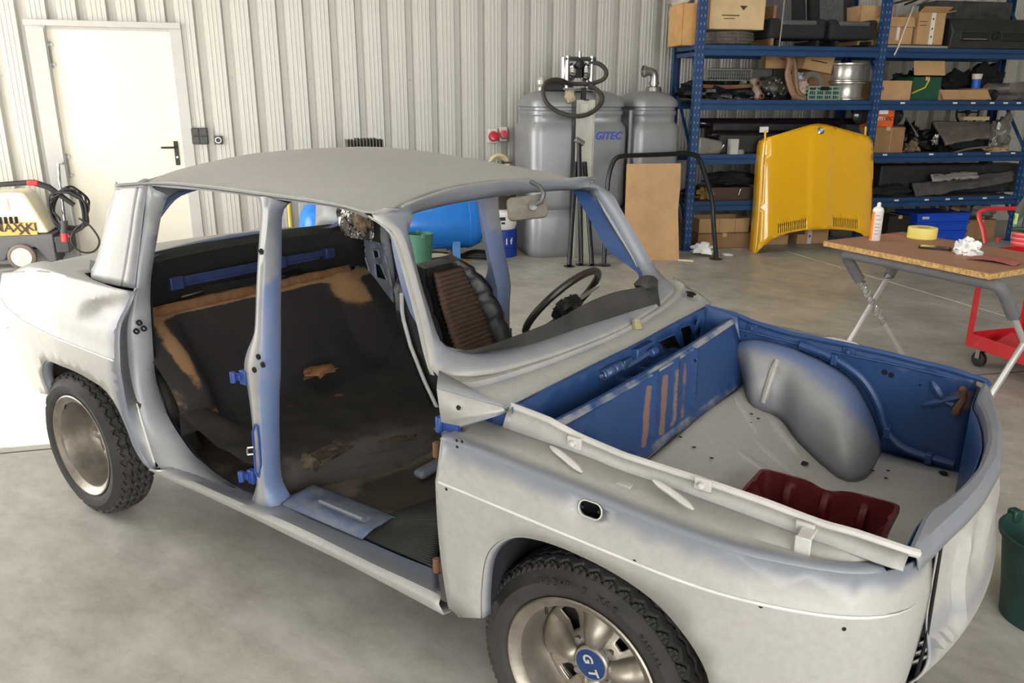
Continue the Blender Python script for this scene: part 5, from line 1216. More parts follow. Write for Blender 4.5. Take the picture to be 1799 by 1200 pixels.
for zl in LV:
    for i in range(2):
        u0, u1 = PU[i] + .045, PU[i + 1] - .045; c = (u0 + u1) / 2
        for w in (-.005, DP + .005):
            G().box((c, w, zl + .028), (u1 - u0, .045, .042)).box((c, w, zl - .030), (u1 - u0, .05, .05)).box((c, w + (.008 if w < .3 else -.008), zl), (u1 - u0, .03, .03)).obj('beam', RACKB, rack, bev=.004)
        G().box((c, DP / 2, zl + .040), (u1 - u0, DP - .06, .016)).obj('shelf_deck', mat('deck_board', (118, 92, 62), .9) if i == 0 else mat('deck_dark', (60, 56, 52), .9), rack, smooth=False)
    for w_ in (.2, .45): pass
G().box((.0, DP / 2, LV[0] + .03), (.05, DP - .06, .05)).box((.0, DP / 2, LV[0] - .04), (.05, DP - .06, .04)).obj('end_tie', RACKB, rack)
TAGM = mat('price_tag_white', (226, 228, 230), .6)
for px, py in ((1586, 181), (1678, 181), (1710, 181), (1743, 181), (1767, 181), (1790, 181), (1555, 272), (1636, 271), (1687, 271), (1736, 270), (1780, 269), (1575, 352), (1628, 351), (1665, 350), (1688, 349), (1730, 348), (1760, 347)):
    u, z = rk((px, py), -.03); G().box((u, -.0295, z), (.055, .003, .018)).obj('price_tag', TAGM, rack, smooth=False)
# ---- yellow bonnet leaning on the rack
A = oZ((1334, 447), 0); tl = math.radians(9.5); bu = RD; bup = np.array([0, 0, 1]) * math.cos(tl) + RN * math.sin(tl); bn = np.cross(bu, bup)
def bq(px): q = onpl(px, bn, bn @ A) - A; return (float(q @ bu), float(q @ bup))
bo_ = [bq(p) for p in ((1334, 447), (1337, 441), (1343, 432), (1358, 420), (1385, 409.5), (1410, 405), (1429, 403.5), (1455, 402.5), (1482, 404), (1500, 406), (1513, 410), (1522, 417), (1528, 426), (1531, 436), (1537, 436), (1538.5, 380), (1538.5, 300), (1537.5, 262), (1534, 246), (1527, 239), (1500, 231), (1470, 222), (1455, 217.5), (1442, 216), (1428, 218), (1400, 226), (1360, 238), (1351, 242), (1347.5, 249))]
BW_ = max(p[0] for p in bo_); BH_ = max(p[1] for p in bo_)
YEL = mat('yellow_gloss', (236, 178, 12), .22, var=.02, coat=1.0)
cl, crr = [bq(p)[0] for p in ((1423, 300), (1460, 300))]
def vent(x0, x1, yl, yr, h):
    out_ = []; n = 15
    A_, B_ = bq((x0, yl)), bq((x1, yr))
    for i in range(n):
        t0 = (i + .22) / n; t1 = (i + .72) / n
        a = (A_[0] + (B_[0] - A_[0]) * t0, A_[1] + (B_[1] - A_[1]) * t0); b = (A_[0] + (B_[0] - A_[0]) * t1, A_[1] + (B_[1] - A_[1]) * t1)
        out_.append([(a[0], a[1] - h / 2), (b[0], b[1] - h / 2), (b[0], b[1] + h / 2), (a[0], a[1] + h / 2)])
    return out_
vents = vent(1367, 1417, 402, 392, .10) + vent(1463, 1508, 390, 394, .10)
vs, fs = cut(bo_, vents, .06, [[(c + d, y) for y in np.arange(.3, BH_, .04)] for c in (cl, crr) for d in (-.012, .012)])
def bd(x, y):
    e = 0
    e += .007 * (1 / (1 + math.exp(-(x - cl) / .004)) - 1 / (1 + math.exp(-(x - crr) / .004))) * min(1, max(0, (y - .1) / .2))
    m_ = min(x, BW_ - x); e -= .05 * max(0, 1 - m_ / .10) ** 2
    e -= .06 * max(0, 1 - (BH_ - y) / .16) ** 2
    return e - .02 * (2 * x / BW_ - 1) ** 2
bn_t = thing('car_bonnet', 'glossy yellow car bonnet with round badge leaning upright on the rack', 'bonnet', (0, 0, 0))
MB_ = frame(A, bu, bup); sg = 1 if Vector(bn).dot(Vector(CAM - A)) > 0 else -1
g = G(); g.add([(x, y, sg * bd(x, y)) for x, y in vs], fs, 0, MB_); g.obj('bonnet_skin', YEL, bn_t, solid=.004, ang=40)
# turned down left flange
fl_ = [bq(p) for p in ((1334, 447), (1336.5, 420), (1340, 360), (1343, 300), (1346, 260), (1349, 244), (1360, 238))]
def flg(pts_, dx): return [[MB_ @ Vector((x, y, sg * bd(x, y))) for x, y in pts_], [MB_ @ Vector((x + dx * .5, y, sg * (bd(x, y) - .04))) for x, y in pts_], [MB_ @ Vector((x + dx, y, sg * (bd(x, y) - .13 * min(1, .35 + (BH_ - y) / .3)))) for x, y in pts_]]
g = G(); g.grid(flg(cr([np.array(p) for p in fl_], 30), -.03)); g.obj('bonnet_flange', YEL, bn_t, solid=.004)
fr_ = [bq(p) for p in ((1537, 436), (1538.5, 380), (1538.5, 300), (1537.5, 262), (1534, 246))]
g = G(); g.grid(flg(cr([np.array(p) for p in fr_], 20), .02)); g.obj('bonnet_flange', YEL, bn_t, solid=.004)
for a, b in (((1343.5, 240), (1344, 228)), ((1520, 234), (1521, 222))):
    p, q = bq(a), bq(b); G().tube([MB_ @ Vector((p[0] + .02, p[1] - .03, -sg * .03)), MB_ @ Vector((q[0] + .02, q[1], -sg * .03))], .012, 8).obj('bonnet_hinge', YEL, bn_t)
ev = G()
for a in vents[:15], vents[15:]:
    x0, x1 = a[0][0][0] - .02, a[-1][1][0] + .02; y0 = min(q[0][1] for q in a) - .02; y1 = max(q[2][1] for q in a) + .02
    G().add([MB_ @ Vector((x, y, sg * -.05)) for x, y in ((x0, y0), (x1, y0), (x1, y1), (x0, y1))], [(0, 1, 2, 3)]).obj('vent_backing', mat('vent_brown', (74, 46, 20), .9), bn_t, smooth=False)
rx_, ry_ = bq((1442, 230)); Mr = MB_ @ TR(rx_, ry_, sg * (bd(rx_, ry_) + .001)) @ RO(sg * .0 - .35, 'X')
if sg < 0: Mr = Mr @ RO(PI, 'Y')
g = G().lathe([(.040, .0), (.040, .006), (.034, .008), (.026, .007), (.0, .007)], 32, 0, Mr); bdg = g.obj('badge', BLACK, bn_t)
g = G().lathe([(.040, .0065), (.036, .0095), (.035, .0075)], 32, 0, Mr).lathe([(.0275, .0075), (.0255, .009), (.0245, .0075)], 32, 0, Mr); g.obj('badge_rings', CHROME, bdg)
for k in range(4):
    g = G(); g.add([(0, 0, .0078)] + [(.025 * math.cos(k * PI / 2 + i * PI / 16), .025 * math.sin(k * PI / 2 + i * PI / 16), .0078) for i in range(9)], [(0, i, i + 1) for i in range(1, 9)], 0, Mr); g.obj('badge_quadrant', mat('badge_sky_blue', (86, 150, 214), .3) if k % 2 else WHITE, bdg, fixn=False)
g = G()
for i, ch in enumerate('BMW'): text(g, ch, .012, Mr @ RO((1 - i) * .62, 'Z') @ TR(0, .0302, .0075), 0, .0006, True)
g.obj('badge_letters', WHITE, bdg)
# ---- compressor
cf_ = oZ((803, 459), 0); cdist = cf_
def cm(p, w=0):
    q = onpl(p, WN, WN @ cf_ + w) - cf_; return float(q @ WD), float(q[2])
cl0, cl1 = cm((523, 385), .2)[0], cm((851, 385), .2)[0]; czb, czt = cm((760, 437), .2)[1], cm((800, 347), .2)[1]; cR = (czt - czb) / 2
comp = thing('air_compressor', 'bright blue horizontal air compressor tank behind the car', 'compressor', cf_, WA)
pr_ = [(0, cl0 - .0)]
pr_ = [(0, cl0), (cR * .5, cl0 + .02), (cR * .85, cl0 + .07), (cR, cl0 + .16), (cR, cl1 - .16), (cR * .85, cl1 - .07), (cR * .5, cl1 - .02), (0, cl1)]
Mx = TR(0, .2, czb + cR) @ RO(PI / 2, 'Y'); G().lathe(pr_, 40, 0, Mx).obj('air_receiver', COMPB, comp, ang=50)
for x in (cl0 + .18, cl1 - .2): G().lathe([(cR + .003, -.006), (cR + .006, 0), (cR + .003, .006)], 40, 0, TR(x, .2, czb + cR) @ RO(PI / 2, 'Y')).obj('weld_bead', COMPB, comp)
for x in (0, cl0 + .35):
    for y in (0, .36): G().box((x, y + .02, .16), (.075, .05, .30)).box((x, y + .02, .012), (.10, .09, .024)).obj('foot', mat('foot_blue', (90, 150, 214), .5), comp, bev=.004)
fu, fz_ = cm((640, 262), .2)
G().box((fu, .2, czt + .03), (.55, .26, .05)).obj('motor_plate', COMPB, comp)
g = G().box((fu - .02, .2, (czt + fz_) / 2), (.18, .18, fz_ - czt - .1)).box((fu + .25, .2, czt + .15), (.2, .2, .2)); g.obj('pump_block', mat('cast_grey', (96, 90, 82), .6, .3), comp, bev=.01)
f0, f1 = cm((608, 250), .2)[0], cm((670, 250), .2)[0]; ftop = cm((640, 243), .2)[1]
for i in range(12):
    x = f0 + (f1 - f0) * i / 11; G().box((x, .2, ftop - .10), (.012, .26, .2 + (.0 if 2 < i < 10 else -.02))).obj('cooling_fin', mat('cast_grey', (96, 90, 82), .6, .3), comp, smooth=False)
u, z = cm((567, 400), -.02); G().box((u, .2 - cR - .004, z), (.10, .004, .12)).obj('warning_sticker', mat('sticker_yellow', (240, 196, 20), .5), comp, smooth=False)
G().lathe([(.03, 0), (.03, .05), (0, .055)], 12, 0, TR(cm((524, 395), .2)[0] + .02, .2, czb + cR * .8) @ RO(-PI / 2, 'Y')).obj('drain_plug', COMPB, comp)
t_ = G().tube([oZ((516, 470), .0) + WN * .3, oZ((516, 470), .0) + WN * .3 + np.array([0, 0, .85])], .02, 8).obj('yellow_pole', mat('pole_yellow', (226, 196, 60), .5)); tag(t_, 'thin yellow pole standing left of the blue compressor', 'pole')
# hoses on the floor
def coil(name, px, rx, ry, n, r, m, label, seed):
    c = oZ(px, 0); rnd = random.Random(seed); P_ = []
    for k in range(n * 24):
        a = 2 * PI * k / 24; e = 1 + .12 * math.sin(a * .37 + seed) ; P_.append((rx * e * math.cos(a), ry * e * math.sin(a), r + (k / 24) * r * .55 + .01 * math.sin(a * 3 + seed)))
    o = G().tube(P_, r, 7).obj(name, m); o.location = c; o.rotation_euler = (0, 0, WA); tag(o, label, 'hose')
coil('air_hose', (772, 452), .14, .12, 3, .018, mat('cream_hose', (222, 208, 172), .5), 'cream air hose coiled on floor by the blue compressor foot', 1)
coil('black_hose', (850, 452), .22, .16, 5, .012, BLACK, 'thin black hose coiled on floor right of compressor foot', 2)
coil('black_hose', (755, 455), .30, .14, 3, .014, HB, 'black hose coiled on floor behind the green bucket', 3)
q = oZ((780, 466), 0); o = G().box((0, 0, .02), (.55, .09, .04)).obj('timber_batten', mat('batten', (150, 112, 78), .8)); o.location = (q[0], q[1], 0); o.rotation_euler = (0, 0, WA); tag(o, 'reddish brown timber batten on floor below the compressor', 'wood')
# drums with lettering
dq = oZ((893, 450), 0) - WD * .06 - WN * .10
t = thing('oil_drum', 'blue oil drum with white lettering beside the grey tank, lowest of stack', 'drum', dq + WN * .18, WA)
R_ = .17; G().lathe([(0, 0), (R_, 0), (R_, .10), (R_ + .008, .11), (R_, .12), (R_, .20), (R_ + .008, .21), (R_, .22), (R_, .28), (R_ - .01, .29), (0, .29)], 32).obj('drum_shell', mat('drum_blue', (24, 60, 150), .35), t)
def curved_text(body, size, R, z, m, parent, a_c):
    n = len(body); g = G()
    for i, ch in enumerate(body):
        a = a_c + (i - (n - 1) / 2) * size * .62 / R; text(g, ch, size, frame((R * math.cos(a), R * math.sin(a), z), (-math.sin(a), math.cos(a), 0), (0, 0, 1)), 0, .002, True)
    g.obj('drum_lettering', m, parent)
curved_text('elf', .09, R_ + .002, .17, WHITE, t, -PI / 2 + .1)
t = thing('grease_canister', 'white canister with red band stacked on the blue oil drum', 'canister', dq + WN * .18 + np.array([0, 0, .292]), WA)
G().lathe([(0, 0), (.15, 0), (.17, .05), (.17, .16), (.13, .21), (0, .22)], 28).obj('canister_body', WHITE, t)
G().lathe([(.172, .06), (.172, .15)], 8, 0, None, -.55, .7).obj('red_band', RED, t, fixn=False)
G().box((-.03, -.1705, .12), (.07, .004, .035)).box((-.02, -.1705, .075), (.04, .004, .02)).obj('canister_print', BLACK, t, smooth=False)
t = thing('oil_drum', 'dark brown oil drum with white lettering on top of the white canister', 'drum', dq + WN * .18 + np.array([0, 0, .513]), WA)
G().lathe([(0, 0), (.16, 0), (.16, .12), (.167, .13), (.16, .14), (.16, .25), (.15, .26), (0, .26)], 32).obj('drum_shell', mat('drum_brown', (58, 48, 40), .5, var=.3), t); curved_text('elf', .10, .162, .17, WHITE, t, -PI / 2 - .15)
t = thing('grease_pump', 'grey hand pump with cream hose on the dark oil drum', 'pump', dq + WN * .18 + np.array([0, 0, .774]), WA)
G().tube([(0, 0, 0), (0, 0, .22)], .03, 12).lathe([(.06, 0), (.06, .04), (.03, .05)], 14).tube([(.0, 0, .2), (.12, -.02, .2)], .012, 8).obj('pump_barrel', mat('pump_grey', (86, 88, 90), .35, .6), t)
G().tube([tuple(p) for p in cr([np.array(q) for q in ((-.03, -.02, .18), (-.12, -.06, .16), (-.17, -.08, .05), (-.18, -.06, -.1))], 20)], .016, 8).obj('pump_hose', mat('cream_hose', (222, 208, 172), .5), t)
# buckets
def bucket(name, loc, r, h, m, label, handle=True):
    t = thing(name, label, 'bucket', loc)
    G().lathe([(0, .004), (r * .74, .004), (r * .75, 0), (r * .80, h * .3), (r * .96, h * .93), (r * .965, h * .95), (r * 1.03, h * .955), (r * 1.04, h), (r * .97, h), (r * .945, h * .94), (r * .72, .015), (0, .015)], 40).obj('bucket_shell', m, t, ang=40)
    for a in (2.5, 2.5 + PI): G().box((r * 1.0 * math.cos(a), r * 1.0 * math.sin(a), h * .965), (.035, .035, .045), 0, None, a).obj('handle_lug', m, t, bev=.006)
    if handle: G().tube([(r * 1.05 * math.cos(a) * math.cos(2.5) - .0 + math.sin(2.5) * r * .8 * math.sin(a), r * 1.05 * math.cos(a) * math.sin(2.5) - math.cos(2.5) * r * .8 * math.sin(a), h * .95 - .12 * math.sin(a)) for a in np.linspace(0, PI, 24)], .004, 6).obj('handle', STEEL, t)
bucket('bucket', oZ((741, 474), 0), .125, .36, mat('bucket_green', (70, 124, 100), .5), 'green plastic bucket standing by the blue compressor', False)
bl = oZ((1775, 1095), 0); bucket('bucket', bl + RT * .125 + np.array([-.02, .02, 0]), .165, .30, mat('bucket_dark_green', (28, 62, 56), .5, var=.3), 'dark green dusty bucket at right edge beyond the car nose')
# ---- pressure washer
pw = oZ((42, 473), 0); pdx = np.array([WD[0], WD[1], 0])
t = thing('pressure_washer', 'cream and grey pressure washer with black hose and lance by the door', 'pressure washer', pw, WA)
CREAM = mat('washer_cream', (238, 230, 200), .5, var=.04); GREYW = mat('washer_grey', (92, 92, 94), .5)
G().prism([(-.70, .10), (-.70, .33), (.29, .33), (.29, .05), (.22, .05), (.12, .20), (-.10, .20), (-.16, .08)], 0, .46, 0, TR(0, .5, 0) @ RO(PI / 2, 'X')).obj('lower_housing', GREYW, t, bev=.012)
G().prism([(-.70, .335), (-.70, .70), (-.02, .74), (.10, .73), (.26, .335)], .02, .44, 0, TR(0, .49, 0) @ RO(PI / 2, 'X')).obj('upper_housing', CREAM, t, bev=.03, bseg=3)
for i in range(7): G().box((-.27 + i * .045, .034 + .0, .475), (.024, .012, .065)).obj('vent_slot', DARK, t, smooth=False)
for i in range(3): G().box((-.22 + i * .085, .046, .63), (.008, .012, .14)).obj('housing_groove', mat('groove_cream', (200, 194, 170), .6), t, smooth=False)
G().box((-.02, .043, .39), (.36, .012, .125)).obj('label_plate', mat('label_ochre', (216, 172, 84), .5), t, smooth=False)
g = G(); 
text(g, 'MA', .105, frame((-.125, .035, .40), (1, 0, 0), (0, 0, 1)), 0, .002, True, 0, 1.15); text(g, 'KI', .105, frame((.118, .035, .40), (1, 0, 0), (0, 0, 1)), 0, .002, True, 0, 1.05)
text(g, 'X', .12, frame((-.01, .035, .398), (1, 0, 0), (0, 0, 1)), 0, .002, True, .2); text(g, 'X', .13, frame((.052, .034, .375), (1, 0, 0), (0, 0, 1)), 0, .002, True, .2)
g.v = list(g.v)
g.obj('brand_lettering', mat('lettering_brown', (62, 42, 36), .5), t)
g = G().lathe([(.115, -.03), (.125, -.02), (.125, .02), (.11, .03), (.098, .03), (.095, .02), (0, .024)], 30, 0, TR(.0, .02, .118) @ RO(PI / 2, 'X')); g.obj('wheel', mat('washer_tyre', (120, 104, 94), .7), t)
G().lathe([(.094, .026), (.09, .032), (.05, .028), (.02, .034), (0, .034)], 30, 0, TR(.0, .02, .118) @ RO(PI / 2, 'X')).obj('wheel_disc', mat('wheel_cream', (222, 208, 196), .5), t)
G().lathe([(.115, -.03), (.125, 0), (.115, .03), (0, .03)], 24, 0, TR(.0, .48, .118) @ RO(PI / 2, 'X')).obj('wheel', mat('washer_tyre', (120, 104, 94), .7), t)
G().tube([(.40, .10, .30), (.41, .10, .80), (.41, .16, .98), (.41, .40, .98), (.41, .46, .80), (.40, .46, .30)], .016, 10).tube([(.25, .08, .25), (.42, .08, .30)], .02, 8).obj('handle_frame', CHROME, t)
G().box((.36, .25, .22), (.12, .44, .16)).obj('rear_tray', DGREY, t, bev=.01)
G().box((-.52, .036, .26), (.20, .008, .10)).obj('rating_plate', WHITE, t, smooth=False)
G().tube([(-.75, .10, .80), (-.30, .05, .80), (.20, .03, .83)], [.012, .022, .026], 10).tube([(.20, .03, .83), (.33, .03, .78), (.52, .05, .60)], [.03, .028, .022], 10).obj('lance', BLACK, t)
G().box((.20, .02, .825), (.10, .05, .05)).obj('trigger', RED, t, bev=.012)
rnd = random.Random(4); hp_ = []
for k in range(70):
    a = k * .62; hp_.append(np.array([.48 + .15 * math.cos(a) + rnd.uniform(-.03, .03), .02 + .05 * math.sin(a * .31), .56 + .20 * math.sin(a) + rnd.uniform(-.03, .03)]))
G().tube([tuple(p) for p in cr(hp_, 420)], .011, 6).obj('hose', BLACK, t)
lp = [(.56, -.02, .48), (.66, -.05, .40), (.72, -.06, .26), (.66, -.07, .16), (.54, -.06, .16), (.47, -.05, .26), (.50, -.03, .36), (.60, -.02, .44)]
G().tube([tuple(p) for p in cr([np.array(q) for q in lp], 50)], .009, 6).obj('power_cable', BLACK, t)
G().tube([(.42, .0, .46), (.41, -.02, .34)], [.034, .036], 12).obj('plug', DGREY, t); G().tube([(.41, -.02, .34), (.405, -.025, .26)], [.036, .034], 12).obj('plug_cap', RED, t)
# ---- work table
ZT = .80
F1, F2, B1 = oZ((1447, 424), ZT), oZ((1740, 482), ZT), oZ((1585, 408), ZT)
ex_ = (F2 - F1) / np.linalg.norm(F2 - F1); L1 = np.linalg.norm(F2 - F1); sd_v = B1 - F1
tp = thing('table_board', 'worn chipboard table top resting on padded folding trestle', 'board', (0, 0, 0))
g = G(); q = [F1, F2, F2 + sd_v, F1 + sd_v]; th = np.array([0, 0, .028])
g.add([p for p in q] + [p - th for p in q], [(0, 1, 2, 3), (7, 6, 5, 4), (0, 4, 5, 1), (1, 5, 6, 2), (2, 6, 7, 3), (3, 7, 4, 0)])
g.obj('chipboard', mat('chip_edge', (206, 164, 100), .85, var=.35, scale=60, bump=.6, bscale=120), tp, smooth=False)
o = G(); up_ = np.array([0, 0, .003]); o.add([p + up_ * 0 + np.array([0, 0, .0005]) for p in q] + [p + up_ for p in q], [(3, 2, 1, 0), (4, 5, 6, 7), (0, 1, 5, 4), (1, 2, 6, 5), (2, 3, 7, 6), (3, 0, 4, 7)])
o.obj('top_sheet', layered('worn_board_top', (158, 116, 90), [((150, 100, 88), 1), ((120, 84, 64), .9), ((70, 56, 48), 1)], rough=.7, nscale=3, bump=.1, fine=12), tp, smooth=False)
tr = thing('folding_trestle', 'silver folding X-leg trestle with grey foam padding under the board', 'trestle', (0, 0, 0))
FOAM = mat('foam_grey', (104, 104, 106), .75, bump=.2); ALU = mat('alu_tube', (206, 206, 204), .3, .6, var=.04)
zb = ZT - .028 - .032; off = sd_v / np.linalg.norm(sd_v); ey = np.array([-ex_[1], ex_[0], 0]); wd_ = sd_v @ ey
def uframe(v0, v1, name):
    a = F1 + ex_ * .10 + ey * v0; b = F1 + ex_ * (L1 - .04 + .06) + ey * v0; a[2] = b[2] = zb
    fa = F1 + ex_ * .16 + ey * v1; fb = F1 + ex_ * (L1 - .02 + .06) + ey * v1; fa[2] = fb[2] = .015
    def leg(t, s_): f0 = (a if s_ == 0 else b); f1 = (fa if s_ == 0 else fb); return f0 + (f1 - f0) * t
    pad = [leg(.24, 0), leg(.12, 0), leg(.05, 0) + np.array([0, 0, 0]), a + ex_ * .02 + np.array([0, 0, -.005]), a + ex_ * .08, (a + b) / 2, b - ex_ * .08, b - ex_ * .02 + np.array([0, 0, -.005]), leg(.05, 1), leg(.12, 1), leg(.24, 1)]
    G().tube([tuple(p) for p in cr(pad, 60)], .032, 12).obj('foam_padding', FOAM, tr)
    for s_ in (0, 1): G().tube([leg(.2, s_), leg(1, s_)], .0165, 10).obj('leg', ALU, tr)
    for s_ in (0, 1): G().tube([leg(.255, s_) + np.array([.03 * math.cos(a_), .03 * math.sin(a_), .0]) for a_ in np.linspace(0, 2 * PI, 16, endpoint=False)], .004, 6, closed=True).obj('leg_clip', STEEL, tr)
    return leg
l1 = uframe(.07, wd_ - .05, 'a'); l2 = uframe(wd_ - .10, .02, 'b')
c0_ = l1(.26, 0); c1_ = l1(.62, 0)
for k in range(9):
    p = c0_ + (c1_ - c0_) * (k / 8) + np.array([.012, -.015, -.01]); M = TR(*p) @ RO(.5, 'Y') @ RO(k * PI / 2, 'Z')
    G().tube([(0.010 * math.cos(a), 0, .024 * math.sin(a)) for a in np.linspace(0, 2 * PI, 12, endpoint=False)], .003, 5, 0, M, closed=True).obj('chain_link', STEEL, tr)
# things on the table
zt_ = ZT + .0032
q = oZ((1536, 422), zt_); t = thing('spray_can', 'white and orange spray can standing on the chipboard table', 'spray can', (q[0], q[1], zt_), .4)
G().lathe([(0, 0), (.030, 0), (.032, .004), (.032, .175), (.0325, .178), (.030, .184)], 28).obj('can_body', mat('can_label', (222, 214, 210), .35, var=.1, scale=30), t)
G().lathe([(.0324, .006), (.0324, .174)], 12, 0, None, PI * .98, .95).obj('orange_band', mat('can_orange', (236, 128, 36), .4), t, fixn=False)
for z, wd2 in ((.15, .6), (.125, .9), (.10, .8), (.08, .85), (.06, .7), (.04, .8)): G().lathe([(.0325, z), (.0325, z + .006)], 8, 0, None, -2.0, wd2).obj('print_line', mat('print_grey', (160, 156, 160), .6), t, fixn=False)
G().lathe([(.031, .184), (.026, .196), (.014, .202), (.014, .206)], 24).obj('can_shoulder', WHITE, t)
G().lathe([(.011, .205), (.011, .222), (.008, .227), (0, .228)], 16).box((0, -.006, .226), (.008, .014, .008)).obj('nozzle', WHITE, t)
q = oZ((1619, 418), zt_); t = thing('masking_tape', 'roll of yellow masking tape lying flat on the table', 'tape', (q[0], q[1], zt_))
G().lathe([(.040, 0), (.082, 0), (.084, .002), (.084, .064), (.082, .066), (.040, .066), (.040, 0)], 36).obj('tape_roll', mat('tape_yellow', (240, 222, 120), .6, var=.05), t); G().lathe([(.0395, .001), (.037, .001), (.037, .065), (.0395, .065)], 30).obj('tape_core', CARD, t)
q = oZ((1642, 437), zt_); t = thing('mobile_phone', 'black smartphone lying face up on the table', 'phone', (q[0], q[1], zt_), -.05)
Mz = RO(math.radians(9), 'Z'); G().prism(rrect(.165, .082, .012, 4), 0, .011, 0, Mz).obj('phone_body', BLACK, t, bev=.003); G().prism(rrect(.150, .072, .008, 4), .0112, .0118, 0, Mz).obj('phone_screen', mat('screen_glass', (14, 14, 16), .08, coat=1), t)
q = oZ((1698, 447), zt_); o = G().blob((0, 0, .042), (.125, .11, .11), 22, .4, 3.4, seed=12, flat=True).obj('crumpled_tissue', PAPER, ang=20); o.location = (q[0], q[1], zt_ - .012); tag(o, 'crumpled white paper tissue on the table beside the phone', 'tissue')
q = oZ((1745, 460), zt_); g = G(); g.grid([[(x, y, .004 + .016 * max(0, math.sin((x + .12) * 12)) + .004 * math.sin(y * 40)) for y in np.linspace(-.05, .05, 8)] for x in np.linspace(-.12, .12, 24)]); o = g.obj('sanding_sheet', mat('sandpaper_red', (160, 92, 84), .95, bump=.3), solid=.0015); o.location = (q[0], q[1], zt_); o.rotation_euler = (0, 0, -.3); tag(o, 'curled reddish sanding sheet at front right of the table', 'sandpaper')
q = oZ((1570, 413), zt_); o = G().box((0, 0, .003), (.10, .03, .006)).obj('sanding_strip', mat('sandpaper_red', (160, 92, 84), .95)); o.location = (q[0], q[1], zt_); o.rotation_euler = (0, 0, .2); tag(o, 'thin red-brown sanding strip behind the spray can', 'sandpaper')
# bottle
q = oZ((1782, 424), zt_); bt = thing('water_bottle', 'clear plastic bottle with green cap at right edge of table', 'bottle', (q[0] + .02, q[1] + .05, zt_))
PET = mat('clear_plastic', (225, 238, 240), .05, var=0, trans=1); PET.node_tree.nodes['Principled BSDF'].inputs['IOR'].default_value = 1.15
G().lathe([(0, .0), (.040, 0), (.047, .01), (.047, .06), (.043, .075), (.047, .09), (.047, .18), (.040, .215), (.022, .255), (.014, .27), (.014, .285)], 30).obj('bottle_body', PET, bt)
G().lathe([(.0165, .278), (.0165, .305), (.015, .308), (0, .308)], 20).obj('bottle_cap', mat('cap_green', (96, 200, 110), .4), bt)
G().lathe([(.0476, .10), (.0476, .165)], 20, 0, None, PI * .85, 1.5).obj('bottle_label', mat('label_lime', (190, 222, 130), .5), bt, fixn=False)
G().lathe([(.048, .125), (.048, .15)], 8, 0, None, PI * 1.02, .5).obj('label_print', mat('label_green', (90, 170, 40), .5), bt, fixn=False)
q = oZ((1790, 431), zt_); t = thing('red_strap_roll', 'roll of red strap with pale edges in front of the bottle', 'strap', (q[0] + .02, q[1] + .01, zt_))
for k in range(6): G().lathe([(.03, k * .013), (.066, k * .013), (.068, k * .013 + .006), (.066, k * .013 + .012), (.03, k * .013 + .012)], 30).obj('strap_turn', mat('strap_red', (206, 52, 58), .6) if k % 2 == 0 else mat('strap_pink', (226, 120, 120), .6), t)
q = oZ((1789, 405), zt_); t = thing('hand_tool', 'dark green handled tool lying on top of the red strap roll', 'tool', (t.location[0] + .01, t.location[1], zt_ + .0785), .5)
G().tube([(-.09, 0, .016), (.0, 0, .018), (.09, 0, .016)], [.012, .016, .014], 10).obj('tool_handle', mat('tool_green', (24, 60, 48), .5), t)
q = oZ((1753, 424), zt_); o = G().lathe([(0, 0), (.011, 0), (.012, .02), (.008, .024), (0, .024)], 14).obj('bottle_top', RED); o.location = (q[0], q[1], zt_); tag(o, 'tiny red plastic cap on the table beside the bottle', 'cap')
# ---- red trolley
ta_ = oZ((1697, 606), .13); tb_ = oZ((1797, 641), .13); tc_ = oZ((1768, 580), .16)
ex2 = (tb_ - ta_); ex2[2] = 0; ex2 /= np.linalg.norm(ex2); ey2 = np.array([-ex2[1], ex2[0], 0]); DT = float((tc_ - ta_) @ ey2); WT = .75
t = thing('tool_trolley', 'red steel tool trolley with tube handle behind the table', 'trolley', (ta_[0], ta_[1], 0), math.atan2(ex2[1], ex2[0]))
def trayb(z, h):
    G().box((WT / 2, DT / 2, z), (WT, DT, .006)).box((WT / 2, 0, z + h / 2), (WT, .004, h)).box((WT / 2, DT, z + h / 2), (WT, .004, h)).box((0, DT / 2, z + h / 2), (.004, DT, h)).box((WT, DT / 2, z + h / 2), (.004, DT, h)).obj('tray', RED, t, bev=.002)
trayb(.13, .085); trayb(.68, .07)
for x in (0, WT):
    for y in (0, DT): G().box((x, y + (.015 if y == 0 else -.015), .44), (.006, .04, .62)).box((x + (.015 if x == 0 else -.015), y, .44), (.04, .006, .62)).obj('corner_post', RED, t)
G().box((WT / 2, DT - .003, .47), (WT, .006, .11)).obj('rear_panel', mat('red_dark', (160, 30, 44), .5), t)
hz = [np.array(q) for q in ((-.0, DT * .5, .70), (-.02, DT * .5, .76), (-.05, DT * .5, .84), (-.05, DT * .5, .91), (-.0, DT * .5 , .93), (.2, DT * .5, .93))]
hu = oZ((1733, 425), .74)
G().tube([tuple(p) for p in cr([oZ((1731, 428), .72), oZ((1727, 405), .80), oZ((1720, 382), .88), oZ((1722, 372), .915), oZ((1735, 368), .93), oZ((1770, 366.5), .93), oZ((1799, 366), .93), oZ((1830, 366), .93)], 40)], .014, 10).obj('handle', RED, None)
hnd = bpy.data.objects['handle.001'] if 'handle.001' in bpy.data.objects else bpy.data.objects['handle']
for o in bpy.data.objects:
    if o.name.startswith('handle') and o.parent is None and o.type == 'MESH': o.parent = t; o.matrix_parent_inverse = (Matrix.Translation(t.location) @ RO(t.rotation_euler[2], 'Z')).inverted()
